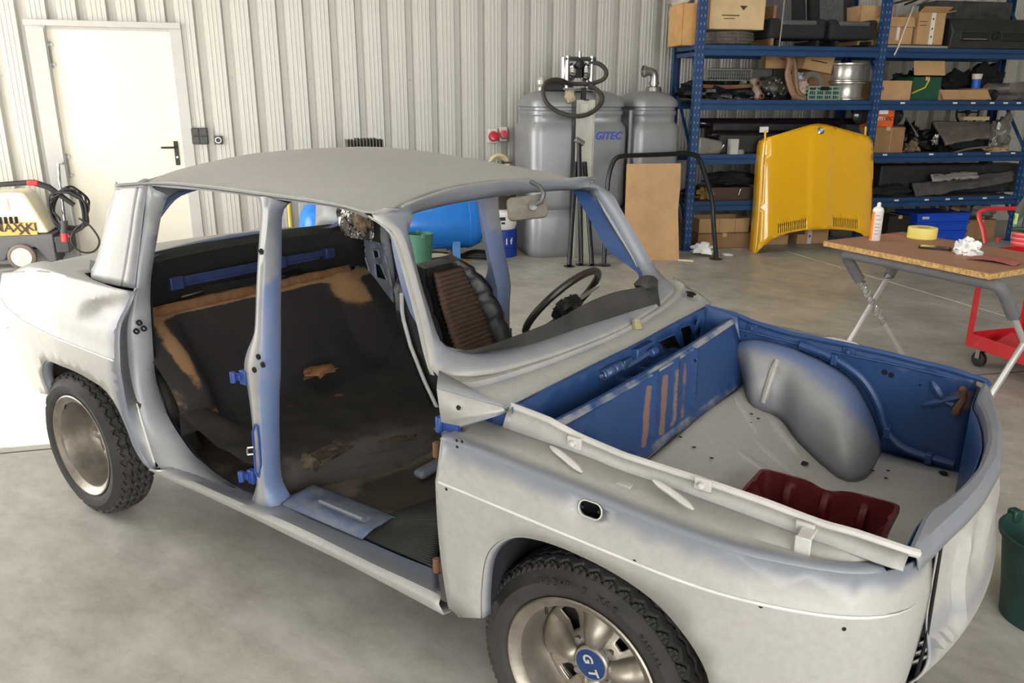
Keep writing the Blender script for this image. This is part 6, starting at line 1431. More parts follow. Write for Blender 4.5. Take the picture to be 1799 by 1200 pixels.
for x, y in ((.06, .06), (WT - .06, .06), (.06, DT - .06), (WT - .06, DT - .06)):
    c = G().box((x, y, .118), (.05, .05, .012)).box((x, y - .02, .085), (.03, .004, .06)).box((x, y + .02, .085), (.03, .004, .06)).obj('castor', STEEL, t)
    G().lathe([(0, -.014), (.03, -.014), (.048, -.012), (.05, 0), (.048, .012), (.03, .014), (0, .014)], 20, 0, TR(x, y, .05) @ RO(PI / 2, 'X')).obj('castor_wheel', BLACK, c)
q = (.20, DT * .45); o = G().box((0, 0, .006), (.28, .20, .006)).obj('perforated_plate', mat('red_dusty', (200, 62, 66), .6)); 
tag(o, 'small red perforated steel plate lying in lower trolley tray', 'plate'); o.location = np.array(t.location) + ex2 * .24 + ey2 * .13 + np.array([0, 0, .17]); o.rotation_euler = (.5, 0, t.rotation_euler[2] - .1)
# ================================================================ RACK CONTENTS (placed in the rack's own frame: u along, w depth, z up)
DZ_ = [z + .049 for z in LV]          # deck tops: 0 top shelf .. 3 lowest
FLOOR = 0.0
def rth(name, label, cat, u, w, z, rz=0, group=None): return thing(name, label, cat, rw(u, w, z), RA + rz, group)
def rob(o, label, cat, u, w, z, rz=0, group=None, rx=0, ry=0):
    o.location = rw(u, w, z); o.rotation_euler = (rx, ry, RA + rz); return tag(o, label, cat, group)
def span(x0, x1, y0, y1, w):
    a = rk((x0, (y0 + y1) / 2), w); b = rk((x1, (y0 + y1) / 2), w); t = rk(((x0 + x1) / 2, y0), w)
    return (a[0] + b[0]) / 2, b[0] - a[0], t[1]
def carton(label, x0, x1, y0, y1, w, dep, zb, m=CARD, flaps=(), open_=False, rz=0, tape=None, marks=(), h=None, group='cardboard boxes on the rack'):
    u, wd, zt = span(x0, x1, y0, y1, w); h = h or max(.06, zt - zb)
    t = rth('cardboard_box', label, 'box', u, w + dep / 2, zb, rz, group); wd = wd - (.4 * abs(math.sin(rz)) * dep if rz else 0)
    g = G(); k = .006; g.box((0, 0, k / 2), (wd, dep, k)).box((0, -dep / 2 + k / 2, h / 2), (wd, k, h)).box((0, dep / 2 - k / 2, h / 2), (wd, k, h)).box((-wd / 2 + k / 2, 0, h / 2), (k, dep, h)).box((wd / 2 - k / 2, 0, h / 2), (k, dep, h))
    if not open_: g.box((0, 0, h - k / 2), (wd, dep, k))
    g.obj('box_walls', m, t, smooth=False)
    for side, ang, L in flaps:
        if side == 'f': M = TR(0, -dep / 2, h) @ RO(ang, 'X'); G().box((0, -L / 2, 0), (wd, L, k), 0, M).obj('flap', m, t, smooth=False)
        if side == 'b': M = TR(0, dep / 2, h) @ RO(-ang, 'X'); G().box((0, L / 2, 0), (wd, L, k), 0, M).obj('flap', m, t, smooth=False)
        if side == 'l': M = TR(-wd / 2, 0, h) @ RO(-ang, 'Y'); G().box((-L / 2, 0, 0), (L, dep, k), 0, M).obj('flap', m, t, smooth=False)
        if side == 'r': M = TR(wd / 2, 0, h) @ RO(ang, 'Y'); G().box((L / 2, 0, 0), (L, dep, k), 0, M).obj('flap', m, t, smooth=False)
    if not open_ and not flaps: G().box((0, -dep / 2 - .0005, h - .02), (.05, .002, .04)).box((0, 0, h + .0005), (.05, dep, .002)).obj('packing_tape', mat('packing_tape', (196, 170, 128), .3), t, smooth=False)
    if tape: G().box((tape[0] * wd, -dep / 2 - .001, h / 2), (.05, .002, h * .98)).obj('printed_tape', mat('printed_tape', (226, 222, 216), .5), t, smooth=False)
    for (mu, mz, mw, mh, mc) in marks: G().box((mu * wd, -dep / 2 - .0016, mz * h), (mw * wd, .002, mh * h)).obj('box_print', mat(*mc), t, smooth=False)
    return t, wd, h, dep
INKC = ('print_ink', (70, 54, 44), .8)
z0 = DZ_[0]
# --- top shelf
carton('tall plain tan box at left end of the top shelf', 1199, 1240, 5, 76, .15, .40, z0, mat('tan_card', (204, 160, 104), .85))
def tyre_lying(label, u, w, z, R, Wd):
    t = rth('spare_tyre', label, 'tyre', u, w, z); vs = []; n = 120
    sec = [(R * .62, .01), (R * .80, 0), (R * .93, .012)] + [(R * (1 - .02 * (2 * k / 14 - 1) ** 2), .02 + (Wd - .04) * k / 14) for k in range(15)] + [(R * .93, Wd - .012), (R * .80, Wd), (R * .62, Wd - .01)]; K = len(sec)
    for i in range(n):
        a = 2 * PI * i / n
        for k, (r, zz) in enumerate(sec):
            if 3 <= k < 18 and ((k in (6, 10, 14)) or (i % 3 == 0 and k not in (5, 11))): r -= .008
            vs.append((r * math.cos(a), r * math.sin(a), zz))
    g = G(); g.add(vs, [(i * K + j, ((i + 1) % n) * K + j, ((i + 1) % n) * K + j + 1, i * K + j + 1) for i in range(n) for j in range(K - 1)]); g.obj('tyre_carcass', mat('dusty_tyre', (92, 86, 80), .85, var=.2, scale=20), t, ang=25); return t
u, wd, zt = span(1245, 1341, 48, 78, .0); tyre_lying('used tyre lying flat under the pale box on the top shelf', u, wd / 2 - .03, z0, wd / 2, .15)
carton('large pale box with black triangle lying on the used tyre', 1247, 1344, -6, 48, .0, .42, z0 + .152, CARDP, marks=[(-.12, .40, .32, .03, INKC), (-.14, .31, .2, .02, INKC)], h=.34)
bx = [o for o in bpy.data.objects if o.name.startswith('cardboard_box')][-1]
G().add([(.02, -.213, .23), (.105, -.213, .23), (.0625, -.213, .185)], [(0, 1, 2)]).obj('hazard_triangle', mat('print_ink', (70, 54, 44), .8), bx, solid=.001, smooth=False)
def seat(label, px0, px1, py, w, ind):
    u, wd, zt = span(px0, px1, py - 40, py, w); t = rth('vehicle_chair', label, 'seat', u, w, z0 + .002, 0, 'grey cloth car seats on the top shelf')
    SG = mat('seat_grey_cloth', (92, 92, 94), .95, var=.25, scale=40, bump=.3, bscale=120); SD = mat('seat_dark_cloth', (40, 40, 42), .95, var=.2)
    G().box((0, .24, .16), (wd * .96, .48, .17)).obj('seat_base', SD, t, bev=.04, bseg=4)
    G().box((0, .22, .232), (wd * .62, .46, .05)).obj('seat_cushion_panel', SG, t, bev=.02, bseg=3)
    for s in (-1, 1): G().box((s * wd * .40, .24, .235), (wd * .17, .46, .08)).obj('seat_bolster', SD, t, bev=.03, bseg=3)
    Mb2 = TR(0, .46, .22) @ RO(-.22, 'X'); G().box((0, 0, .30), (wd * .94, .14, .62), 0, Mb2).obj('backrest', SD, t, bev=.045, bseg=4)
    G().box((-.06 * wd, -.065, .30), (wd * .5, .04, .56), 0, Mb2).obj('backrest_panel', SG, t, bev=.015)
    for s in (-1, 1): G().box((s * wd * .34, .22, .03), (.035, .46, .06)).obj('seat_rail', mat('rail_dark', (50, 50, 52), .4, .6), t)
seat('left grey and black cloth car seat facing out on the top shelf', 1352, 1455, 66, .02, 0); seat('right grey and black cloth car seat beside the blue middle post', 1458, 1545, 66, .02, 1)
def stick(label, pts, r, m, cat='rod', name='rod', w=-.04):
    P_ = [rw(*((lambda q: (q[0], ww, q[1]))(rk((a, b), ww)))) for a, b, *x in pts for ww in [x[0] if x else w]]
    tag(G().tube([tuple(p) for p in cr(P_, 30)], r, 7).obj(name, m), label, cat)
stick('thin grey rod standing in front of the left car seat', [(1369, 82, -.05), (1374, 40, -.03), (1379, -4, 0)], .008, mat('rod_grey', (140, 136, 128), .5, .4))
u, z = rk((1343, 60), .2); rob(G().box((0, 0, .2), (.03, .4, .4)).obj('timber_board', mat('batten', (150, 112, 78), .8)), 'narrow upright brown board between tyre and car seats', 'board', u + .02, .25, z0)
carton('tan open box behind the blue middle post on the top shelf', 1510, 1568, 10, 66, .18, .40, z0 + .03, CARD, open_=True, flaps=[('l', 2.2, .15), ('b', .5, .15)])
carton('tan box with folded front flap and white label, right of middle post', 1553, 1605, 30, 65, .02, .38, z0 + .035, CARD, open_=True, flaps=[('f', 1.35, .10), ('b', 1.2, .14)], marks=[(.0, .5, .10, .7, ('white_plastic', (228, 226, 220), .5))])
carton('tan box with printed vertical tape and open flap on the top shelf', 1612, 1660, 22, 66, .0, .36, z0 + .035, CARD, open_=True, flaps=[('f', -.5, .10), ('r', -.2, .12)], tape=(.05,), marks=[(.05, .8, .05, .06, INKC), (.05, .5, .05, .06, INKC), (.05, .25, .05, .06, INKC), (-.3, .72, .28, .02, INKC), (-.3, .60, .26, .02, INKC)])
u, wd, zt = span(1556, 1685, 66, 80, -.02); rob(G().prism([(-wd / 2, 0), (wd / 2, 0), (wd / 2 - .05, .3), (wd / 2 - .2, .42), (-wd / 2, .45)], 0, .022).obj('trim_sheet', mat('dusty_panel', (150, 150, 148), .5)), 'flat grey trim panel lying under the tan boxes', 'panel', u, 0, z0 + .004)
stick('pale cable tie strap hanging over the front of the top shelf', [(1605, 12, .05), (1592, 45, -.05), (1580, 78, -.06), (1571, 97, -.06)], .008, mat('strap_pale', (204, 194, 176), .5), 'strap', 'cable_strap', -.05)
for i, (a, b) in enumerate((((1590, 8), (1630, -8)), ((1610, 10), (1650, -10)), ((1570, 6), (1620, -6)))): stick(('black wiper arm lying across the tan boxes', 'silver trim strip lying across the tan boxes', 'dark trim strip sticking up over the tan boxes')[i], [(*a, .1), (*b, .3)], .012, (BLACK, STEEL, DGREY)[i], 'trim', 'trim_strip')
def slab(name, label, cat, x0, x1, y0, y1, w, dep, zb, m, bev=.03, taper=1, rx=0):
    u, wd, zt = span(x0, x1, y0, y1, w); return rob(G().box((0, dep / 2, (zt - zb) / 2), (wd, dep, zt - zb), 0, None, 0, taper).obj(name, m, bev=bev, bseg=3), label, cat, u, w, zb, 0, None, rx)
BLKD = mat('dusty_black', (46, 46, 46), .6, var=.35, scale=12, bump=.2)
def dash(label, x0, x1, y0, y1, w, zb):
    u, wd, zt = span(x0, x1, y0, y1, w); h = zt - zb; t = rth('dashboard', label, 'dashboard', u, w, zb)
    G().prism([(0, .0), (.30, 0), (.34, h * .7), (.22, h), (.06, h * .92), (-.02, h * .55)], -wd / 2, wd / 2, 0, RO(PI / 2, 'Z') @ RO(PI / 2, 'X')).obj('dashboard_shell', BLKD, t, bev=.012)
    for k in (-.25, .2): G().box((k * wd, -.012, h * .38), (wd * .32, .03, h * .26)).obj('instrument_panel', BLACK, t, bev=.008)
    G().box((-.25 * wd, -.03, h * .30), (wd * .26, .006, .008)).obj('trim_line', STEEL, t)
    for k in (-.02, .42): G().lathe([(.05, 0), (.05, .02), (.04, .02), (.035, .006), (0, .006)], 18, 0, TR(k * wd, -.012, h * .42) @ RO(PI / 2, 'X')).obj('dial', BLACK, t)
dash('black car dashboard with vents at right end of the top shelf', 1672, 1830, 30, 78, -.02, z0)
u, wd, zt = span(1668, 1800, -20, 24, .1); rob(G().box((0, .15, .16), (wd * 1.05, .3, .32)).obj('trim_sheet', mat('mottled_black', (66, 66, 62), .7, var=.5, scale=9), bev=.02), 'large mottled black panel standing behind the dashboard', 'panel', u, .28, z0 + .20, 0)
# --- second shelf, left bay
z1_ = DZ_[1]
u, wd, zt = span(1212, 1370, 145, 180, .05)
o = G().blob((0, 0, .11), (wd * .62, .40, .24), 24, .28, 3, seed=21, flat=True).obj('black_bag', mat('bin_bag_black', (30, 30, 32), .35, bump=.5, bscale=25)); rob(o, 'crumpled black plastic bag at left of the second shelf', 'bag', u - .25, .24, z1_ - .035)
o = G().blob((0, 0, .11), (wd * .58, .36, .22), 24, .28, 3, seed=23, flat=True).obj('black_bag', mat('bin_bag_black', (30, 30, 32), .35, bump=.5, bscale=25)); rob(o, 'crumpled black plastic bag under the silver radiator grille', 'bag', u + .20, .22, z1_ - .035)
u, wd, zt = span(1238, 1320, 132, 149, .10); t = rth('radiator_grille', 'silver slatted radiator grille lying on the black bags', 'grille', u, .12, z1_ + .20)
G().box((0, 0, .0), (wd, .03, .012)).box((0, 0, .11), (wd, .03, .012)).box((-wd / 2, 0, .055), (.012, .03, .12)).box((wd / 2, 0, .055), (.012, .03, .12)).obj('grille_frame', STEEL, t)
for i in range(20): G().box((-wd / 2 + wd * (i + .5) / 20, 0, .055), (.006, .02, .10)).obj('slat', STEEL, t, smooth=False)
for i in range(1, 3): G().box((0, .0, i * .037), (wd, .016, .004)).obj('slat', STEEL, t, smooth=False)
u, wd, zt = span(1250, 1395, 121, 140, .40); rob(G().box((0, 0, .06), (wd, .12, .15)).obj('grey_bumper', mat('bumper_grey', (86, 88, 88), .6), bev=.02), 'long grey bumper section behind the radiator grille', 'bumper', u, .45, z1_ + .20)
stick('rusty straight pipe lying along the second shelf front', [(1234, 151.5, .05), (1280, 153, .04), (1337, 149, .04)], .022, RUST, 'pipe', 'rusty_pipe')
u, z = rk((1330, 163), .02); t = rth('suspension_arm', 'rusty suspension arm with two holed ends on the second shelf', 'car part', u, .05, z1_ + .06)
G().tube([(-.04, 0, .16), (0, 0, .05), (.04, 0, -.03)], [.05, .04, .05], 12).obj('arm', mat('rust_pale', (150, 130, 116), .7, .2, var=.3), t)
for p in ((-.01, -.045, .11), (.045, -.045, -.02)): G().lathe([(.03, 0), (.03, .012), (.018, .014), (.018, .0)], 14, 0, TR(*p) @ RO(PI / 2, 'X')).obj('bush', RUST, t); G().lathe([(.017, .004), (0, .004)], 12, 0, TR(*p) @ RO(PI / 2, 'X')).obj('bush_hole', DARK, t)
u, wd, zt = span(1337, 1388, 140, 178, .05); t = rth('gearbox', 'greasy grey gearbox casing between rusty pipes on the second shelf', 'gearbox', u, .20, z1_)
G().blob((0, 0, .12), (.30, .26, .24), 20, .2, 3, seed=31, flat=True).obj('casing', mat('greasy_alloy', (98, 94, 86), .55, .4, var=.5, scale=14, bump=.5), t)
for k in range(8): G().lathe([(.012, 0), (.012, .014), (0, .016)], 7, 0, TR(.10 * math.cos(k * .785), -.125, .12 + .08 * math.sin(k * .785)) @ RO(PI / 2, 'X')).obj('bolt', STEEL, t)
G().lathe([(.055, 0), (.055, .05), (.035, .05), (.03, .02), (0, .02)], 18, 0, TR(.09, -.09, .10) @ RO(PI / 2, 'X')).obj('output_flange', mat('greasy_dark', (54, 50, 46), .5, .4), t)
EX = mat('exhaust_rust', (150, 118, 94), .6, .3, var=.25, scale=12)
stick('left rusty exhaust pipe curving up from the second shelf', [(1413, 176, .03), (1396, 168, .02), (1388, 150, .02), (1384, 130, .03), (1388, 110, .05), (1384, 99, .10), (1376, 100, .2)], .034, EX, 'exhaust pipe', 'exhaust_pipe')
stick('right rusty exhaust pipe curving up from the second shelf', [(1418, 174, .06), (1402, 163, .08), (1397, 140, .09), (1396, 118, .10), (1392, 102, .14), (1384, 98, .24)], .030, EX, 'exhaust pipe', 'exhaust_pipe')
carton('small tan box behind the rusty exhaust pipes', 1348, 1384, 98, 121, .35, .2, z1_ + .33, CARD, rz=-.2, h=.14)
rob(G().box((0, 0, .165), (.5, .25, .33)).obj('dark_crate', BLKD, bev=.01), 'dark crate at back of second shelf below the small tan boxes', 'crate', rk((1390, 150), .4)[0], .47, z1_)
t_, wd, h, dp = carton('tan box with printed line tilted behind the grey brake disc', 1410, 1462, 100, 130, .22, .22, z1_ + .30, CARD, marks=[(.0, .55, .55, .06, INKC)], h=.19)
t_.rotation_euler = (0, -.18, RA); t_.rotation_euler[1] = .16
rob(G().box((0, 0, .15), (.36, .2, .30)).obj('brown_crate', CARDD, bev=.004), 'brown carton carrying the tilted tan box', 'box', rk((1437, 150), .3)[0], .36, z1_)
u, z = rk((1424, 144), .12); t = rth('brake_disc', 'grey steel brake disc standing beside the white bags', 'brake disc', u + .04, .16, z1_ + .17)
G().lathe([(.03, 0), (.10, 0), (.10, .006), (.13, .006), (.13, .018), (.03, .018)], 30, 0, RO(PI / 2 - .2, 'X')).obj('disc', mat('disc_grey', (140, 140, 132), .4, .6), t); G().lathe([(.0, .02), (.07, .02), (.065, .04), (0, .04)], 20, 0, RO(PI / 2 - .2, 'X')).obj('disc_hub', RUST, t)
for i, (px, py, d, lb, m) in enumerate(((1405, 150, (.16, .14, .14), 'crumpled white and red plastic bag beside the exhaust pipes', mat('bag_white', (214, 206, 196), .6, var=.3, scale=10, col2=(150, 90, 80))), (1402, 167, (.15, .14, .16), 'pale cream bundle below the white and red bag', mat('bag_cream', (206, 194, 168), .7)), (1398, 135, (.14, .1, .08), 'blue and white striped bag behind the exhaust pipes', mat('bag_blue_white', (206, 212, 224), .6, var=.3, scale=26, col2=(70, 90, 150))))):
    u, z = rk((px, py), .1); rob(G().blob((0, 0, d[2] / 2), d, 16, .35, 3, seed=40 + i).obj('plastic_bag', m), lb, 'bag', u + .04, .14, z - d[2] / 2)
# green crate
u, wd, zt = span(1422, 1477, 151, 178, -.01); t = rth('plastic_crate', 'pale green slatted plastic crate on the second shelf', 'crate', u, .17, z1_); hh = zt - z1_
CG = mat('crate_green', (120, 152, 134), .6)
for y in (-.16, .16):
    for z in (.008, hh * .35, hh * .68, hh - .008): G().box((0, y, z), (wd, .01, .014)).obj('slat', CG, t, smooth=False)
    for k in range(5): G().box((-wd / 2 + wd * k / 4, y, hh / 2), (.014, .012, hh)).obj('slat', CG, t, smooth=False)
    for k in range(16): G().box((-wd / 2 + wd * (k + .5) / 16, y + .002, hh * .34), (.005, .006, hh * .66)).obj('slat', CG, t, smooth=False)
for x in (-wd / 2, wd / 2):
    for z in (.008, hh * .5, hh - .008): G().box((x, 0, z), (.01, .32, .014)).obj('slat', CG, t, smooth=False)
G().box((0, 0, .004), (wd, .32, .008)).obj('crate_base', CG, t, smooth=False); G().box((0, 0, hh * .4), (wd * .9, .28, hh * .6)).obj('crate_contents', BLKD, t)
G().box((0, -.166, hh * .82), (.10, .006, .04)).obj('hand_hole', DARK, t, smooth=False)
# wheel rims
u, wd, zt = span(1480, 1534, 146, 178, .0); R_ = wd / 2 + .01
RIMM = mat('rim_silver', (196, 192, 186), .3, .7, var=.1)
for i, lb in enumerate(('lower silver wheel rim of two stacked on the second shelf', 'upper silver wheel rim of two stacked on the second shelf')):
    t = rth('wheel_rim', lb, 'wheel rim', u - .01 * i, .26, z1_ + .001 + i * .196, 0, 'stacked silver wheel rims')
    G().lathe([(R_, 0), (R_ * 1.06, .004), (R_ * 1.06, .014), (R_ * .97, .022), (R_ * .93, .05), (R_ * .93, .13), (R_ * .98, .165), (R_ * 1.08, .176), (R_ * 1.08, .190), (R_ * 1.0, .194), (R_ * .88, .16), (R_ * .5, .13), (0, .13)], 40).obj('rim_barrel', RIMM, t, ang=30)
# --- second shelf, right bay
carton('tan box with torn open flaps and small label right of the middle post', 1548, 1601, 142, 178, .0, .36, z1_, CARD, open_=True, flaps=[('b', 1.0, .14), ('l', 1.7, .12), ('f', 2.6, .07)], marks=[(-.45, .6, .07, .16, ('label_violet', (90, 80, 150), .6))])
t_, wd, h, dp = carton('dark green box with yellow line under a folded cardboard flap', 1601, 1651, 150, 178, .03, .34, z1_, mat('green_card', (22, 78, 52), .6), h=.25)
G().tube([(-.5 * wd + .005, -dp / 2 - .002, h * .3), (-.05 * wd, -dp / 2 - .002, h * .55), (.06 * wd, -dp / 2 - .002, h * .9)], .008, 6).obj('yellow_line', mat('line_yellow', (220, 190, 60), .6), t_)
u, wd2, _ = span(1604, 1658, 130, 153, .0); rob(G().box((0, 0, .0), (wd2, .006, .155)).obj('cardboard_flap', CARD, smooth=False), 'flat tan cardboard sheet propped on the dark green box', 'cardboard', u, .012, z1_ + .262 + .078, 0, None, -.25)
carton('tan box with flaps folded out in front of black cloth', 1650, 1733, 158, 178, .02, .36, z1_, CARD, open_=True, flaps=[('f', .9, .13), ('b', 1.2, .12), ('l', 1.6, .12)], marks=[(.02, .5, .012, .98, ('card_seam', (150, 116, 80), .85))])
u, z = rk((1722, 142), .1); t = rth('paper_cup', 'blue and cream cup standing on the tan box', 'cup', u, .16, z1_ + .135)
G().lathe([(0, 0), (.046, 0), (.050, .10)], 24).obj('cup_body', mat('cup_blue', (34, 92, 200), .45), t); G().lathe([(.0503, .098), (.056, .155), (.053, .155), (.047, .10)], 24).obj('cup_rim', mat('cup_cream', (226, 214, 190), .6), t)
rob(G().box((0, 0, .065), (.22, .2, .13)).obj('filler_carton', CARDD), 'small carton inside the tan box under the cup', 'box', u, .17, z1_ + .003)
for i, (px, py, d, lb) in enumerate(((1610, 128, (.55, .30, .30), 'black tangled cable bundle behind the torn tan box'), (1680, 148, (.40, .30, .30), 'black cloth heap behind the tan box with folded flaps'), (1725, 138, (.45, .34, .36), 'black jacket heap behind the blue cup'))):
    u, z = rk((px, py), .45); rob(G().blob((0, 0, d[2] / 2 + .04), d, 20, .35, 3, seed=50 + i).obj('black_cloth', mat('cloth_black', (26, 26, 28), .9, bump=.3)), lb, 'cloth', u, .46, z1_ - .02)
    rob(G().box((0, 0, .05), (.3, .2, .10)).obj('support_box', BLKD), ('black box under the tangled cable bundle', 'black box under the black cloth heap', 'black box under the black jacket')[i], 'box', u, .50, z1_) if i == 0 else None
u, z = rk((1632, 120), .3); rob(G().box((0, 0, .05), (.10, .06, .10)).obj('spare_part_box', mat('grey_white_box', (190, 188, 184), .6)), 'small white and dark carton sticking out above the green box', 'box', u, .34, z1_ + .32, 0, None, 0, .4)
u, z = rk((1617, 124), .3); rob(G().box((0, 0, .04), (.13, .05, .08)).obj('spare_part_box', mat('foil_box', (150, 152, 156), .4, .3)), 'small silver packet leaning above the torn tan box', 'box', u, .30, z1_ + .30, 0, None, 0, -.4)
u, wd, zt = span(1735, 1810, 140, 178, .1); rob(G().blob((.12, 0, .10), (.62, .42, .26), 22, .3, 2.5, seed=61, flat=True).obj('grey_tarpaulin', mat('tarp_grey', (124, 116, 112), .6, var=.25, bump=.4)), 'crumpled grey tarpaulin at right end of the second shelf', 'tarpaulin', u + .02, .30, z1_ - .03)
u, z = rk((1747, 166), 0); rob(G().lathe([(.055, 0), (.060, .01), (.060, .25), (.045, .25), (.045, .02), (.050, 0)], 22, 0, RO(-PI / 2, 'X')).obj('rubber_duct', mat('duct_grey', (62, 58, 56), .7)), 'open end of grey rubber duct in front of the tarpaulin', 'duct', u, .0, z1_ + .062)
# --- third shelf, left bay
z2_ = DZ_[2]
BUMP = mat('glossy_dark_plum', (34, 26, 36), .18, var=.2, coat=.4)
for i, (y0, y1, w, dep, lb) in enumerate(((205, 228, .40, .12, 'long glossy black bumper at back of the third shelf'), (226, 250, .22, .14, 'long dark plum bumper across middle of the third shelf'))):
    u, wd, zt = span(1232 if i == 0 else 1262, 1520 if i == 0 else 1500, y0, y1, w); zb2 = rk((1350, y1), w)[1]
    rob(G().tube([tuple(p) for p in cr([np.array(q) for q in ((-wd / 2, .10, 0), (-wd / 2 + .08, .02, 0), (0, -.02, 0), (wd / 2 - .08, .02, 0), (wd / 2, .10, 0))], 40)], (zt - zb2) / 2, 12, sq=.8).obj('car_bumper', BUMP), lb, 'bumper', u, w, (zt + zb2) / 2)
rob(G().box((0, 0, .16), (1.3, .22, .32)).obj('black_storage_box', BLKD, bev=.02), 'long black box at back of the third shelf under the bumpers', 'box', 1.0, .42, z2_)
rob(G().box((0, 0, .10), (.8, .16, .20)).obj('black_storage_box', BLKD, bev=.02), 'lower black box in front of the long black box', 'box', .75, .20, z2_)
u, wd, zt = span(1224, 1272, 246, 282, -.03); t = rth('tail_lamp', 'grey car lamp unit with chrome edge at left of third shelf', 'lamp unit', u, .10, z2_, .12)
g = G(); M0 = RO(PI / 2, 'X'); q = [(-wd / 2, 0), (wd * .35, 0), (wd / 2, .07), (wd * .44, .14), (-wd * .1, .17), (-wd / 2, .19)]
g.prism(q, -.12, .12, 0, M0); g.obj('lamp_housing', mat('lamp_grey', (120, 118, 112), .4), t, bev=.03, bseg=4)
G().tube([(-wd * .2, -.125, .035), (wd * .36, -.125, .05), (wd * .47, -.125, .10)], .008, 6).obj('chrome_strip', CHROME, t)
u, z = rk((1281, 267), .1); rob(G().box((0, 0, .08), (.09, .08, .16)).obj('white_carton', mat('grey_white_box', (190, 188, 184), .6)), 'small whitish carton right of the grey lamp unit', 'box', u + .01, .04, z2_, .1)
u, z = rk((1294, 270), .1); rob(G().lathe([(0, 0), (.035, 0), (.04, .02), (.03, .05), (0, .055)], 16).obj('round_cap', mat('cap_grey', (120, 118, 114), .5)), 'small grey round cap beside the whitish carton', 'cap', u + .01, .02, z2_)
u, z = rk((1346, 228), .05); rob(G().box((0, 0, 0), (.10, .01, .06)).obj('masking_label', PAPER), 'small white paper label stuck on the plum bumper', 'label', u, .10, z)
# --- third shelf, right bay
t_, wd, h, dp = carton('plain brown box under the orange box right of middle post', 1528, 1588, 223, 270, -.01, .36, z2_, CARDD, marks=[(.1, .5, .01, .9, ('packing_tape', (196, 170, 128), .3))])
u, wd, zt = span(1533, 1572, 200, 223, -.01); t = rth('parts_box', 'orange printed parts box on top of the plain brown box', 'box', u, .12, z2_ + h)
hh = .19; G().box((0, 0, hh / 2), (wd, .22, hh)).obj('orange_carton', mat('orange_card', (222, 96, 38), .5), t, bev=.003)
G().box((.0, -.111, hh * .85), (wd * .4, .003, hh * .26)).obj('white_label', PAPER, t, smooth=False)
g = G(); text(g, 'AUTO', .055, frame((-wd * .18, -.1115, hh * .45), (1, 0, 0), (0, 0, 1)), 0, .001, True, .15); g.obj('box_lettering', WHITE, t)
g = G(); text(g, 'DOC', .055, frame((wd * .22, -.1115, hh * .45), (1, 0, 0), (0, 0, 1)), 0, .001, True, .15); g.obj('box_lettering', mat('print_ink', (70, 54, 44), .8), t)
for px, lb in ((1511, 'round black headlamp left of the blue middle post'), (1577, 'round black and chrome headlamp right of the orange box')):
    u, z = rk((px, 211), .1); t = rth('headlamp', lb, 'headlamp', u, .12 if px < 1550 else .16, z2_ + (.40 if px < 1550 else .40), 0, 'round headlamps on the third shelf'); G().lathe([(.09, 0), (.095, .02), (.085, .03), (.05, -.06), (0, -.07)], 24, 0, RO(PI / 2, 'X')).obj('lamp_bowl', BLACK, t); G().lathe([(.083, .026), (.05, .045), (0, .052)], 24, 0, RO(PI / 2, 'X')).obj('lamp_glass', mat('lamp_glass', (60, 62, 66), .06, .6), t)
    rob(G().box((0, 0, .15), (.16, .16, .30)).obj('lamp_support_box', BLKD), ('black carton under the left round headlamp', 'black carton under the right round headlamp')[px > 1550], 'box', u + (.0 if px < 1550 else .13), .30 if px < 1550 else .34, z2_)
for i, (px, py, d, lb) in enumerate(((1600, 235, (.22, .24, .34), 'greasy black engine block part right of the brown box'), (1622, 250, (.34, .30, .26), 'black engine parts heap in middle of right third shelf'), (1650, 262, (.30, .24, .12), 'low black engine part near front of third shelf'))):
    u, z = rk((px, py), .2); rob(G().blob((0, 0, d[2] * .5), d, 18, .4, 4, seed=70 + i, flat=True).obj('engine_part', mat('greasy_black', (28, 27, 26), .4, .3, var=.5, scale=20, bump=.5)), lb, 'engine part', u, .22 + .06 * (i == 1), z2_ - .03)
u, z = rk((1600, 222), .05); stick('shiny chrome handle rod sticking up by the engine parts', [(1612, 240, .05), (1600, 220, .06), (1592, 207, .08)], .016, CHROME, 'rod', 'chrome_rod')
u, z = rk((1606, 262), .0); rob(G().blob((0, 0, .06), (.16, .12, .14), 16, .5, 4, seed=77, flat=True).obj('carburettor', mat('carb_brass', (170, 150, 116), .4, .5, var=.5, scale=25)), 'dull brassy carburettor in front of the engine parts', 'carburettor', u, .06, z2_ - .015)
u, z = rk((1646, 245), .05); rob(G().blob((0, 0, .0), (.07, .05, .10), 14, .5, 4, seed=78).obj('chrome_fitting', CHROME), 'small shiny chrome fitting on the black engine parts', 'fitting', u, .08, z)
GC = mat('dusty_grey_cloth', (112, 104, 94), .9, var=.2, bump=.3)
def drape(label, px, w, zb, lift, m=GC, seed=0, th=.02):
    """a folded cover: quad of pixels on a plane leaning back"""
    a, b, c, d = [np.array([*rk(p, w + dw)]) for p, dw in zip(px, (lift, lift, 0, 0))]
    u0 = float(np.mean([q[0] for q in (a, b, c, d)])); rows = []
    for j in np.linspace(0, 1, 16):
        r = []
        for i in np.linspace(0, 1, 34):
            p = (a * (1 - i) + b * i) * (1 - j) + (d * (1 - i) + c * i) * j; k = .03 * noise.noise(Vector((p[0] * 4, j * 3, seed))) + .012 * noise.noise(Vector((p[0] * 12, j * 8, seed)))
            r.append((p[0] - u0, lift * (1 - j) + k, p[1] - zb + k * .4))
        rows.append(r)
    g = G(); g.grid(rows); return rob(g.obj('dust_cover', m, solid=th), label, 'cover', u0, w, zb)
drape('dusty grey padded cover with pale strip on the right third shelf', [(1640, 212), (1740, 214), (1742, 240), (1662, 252)], .10, z2_, .22, GC, 1, .04)
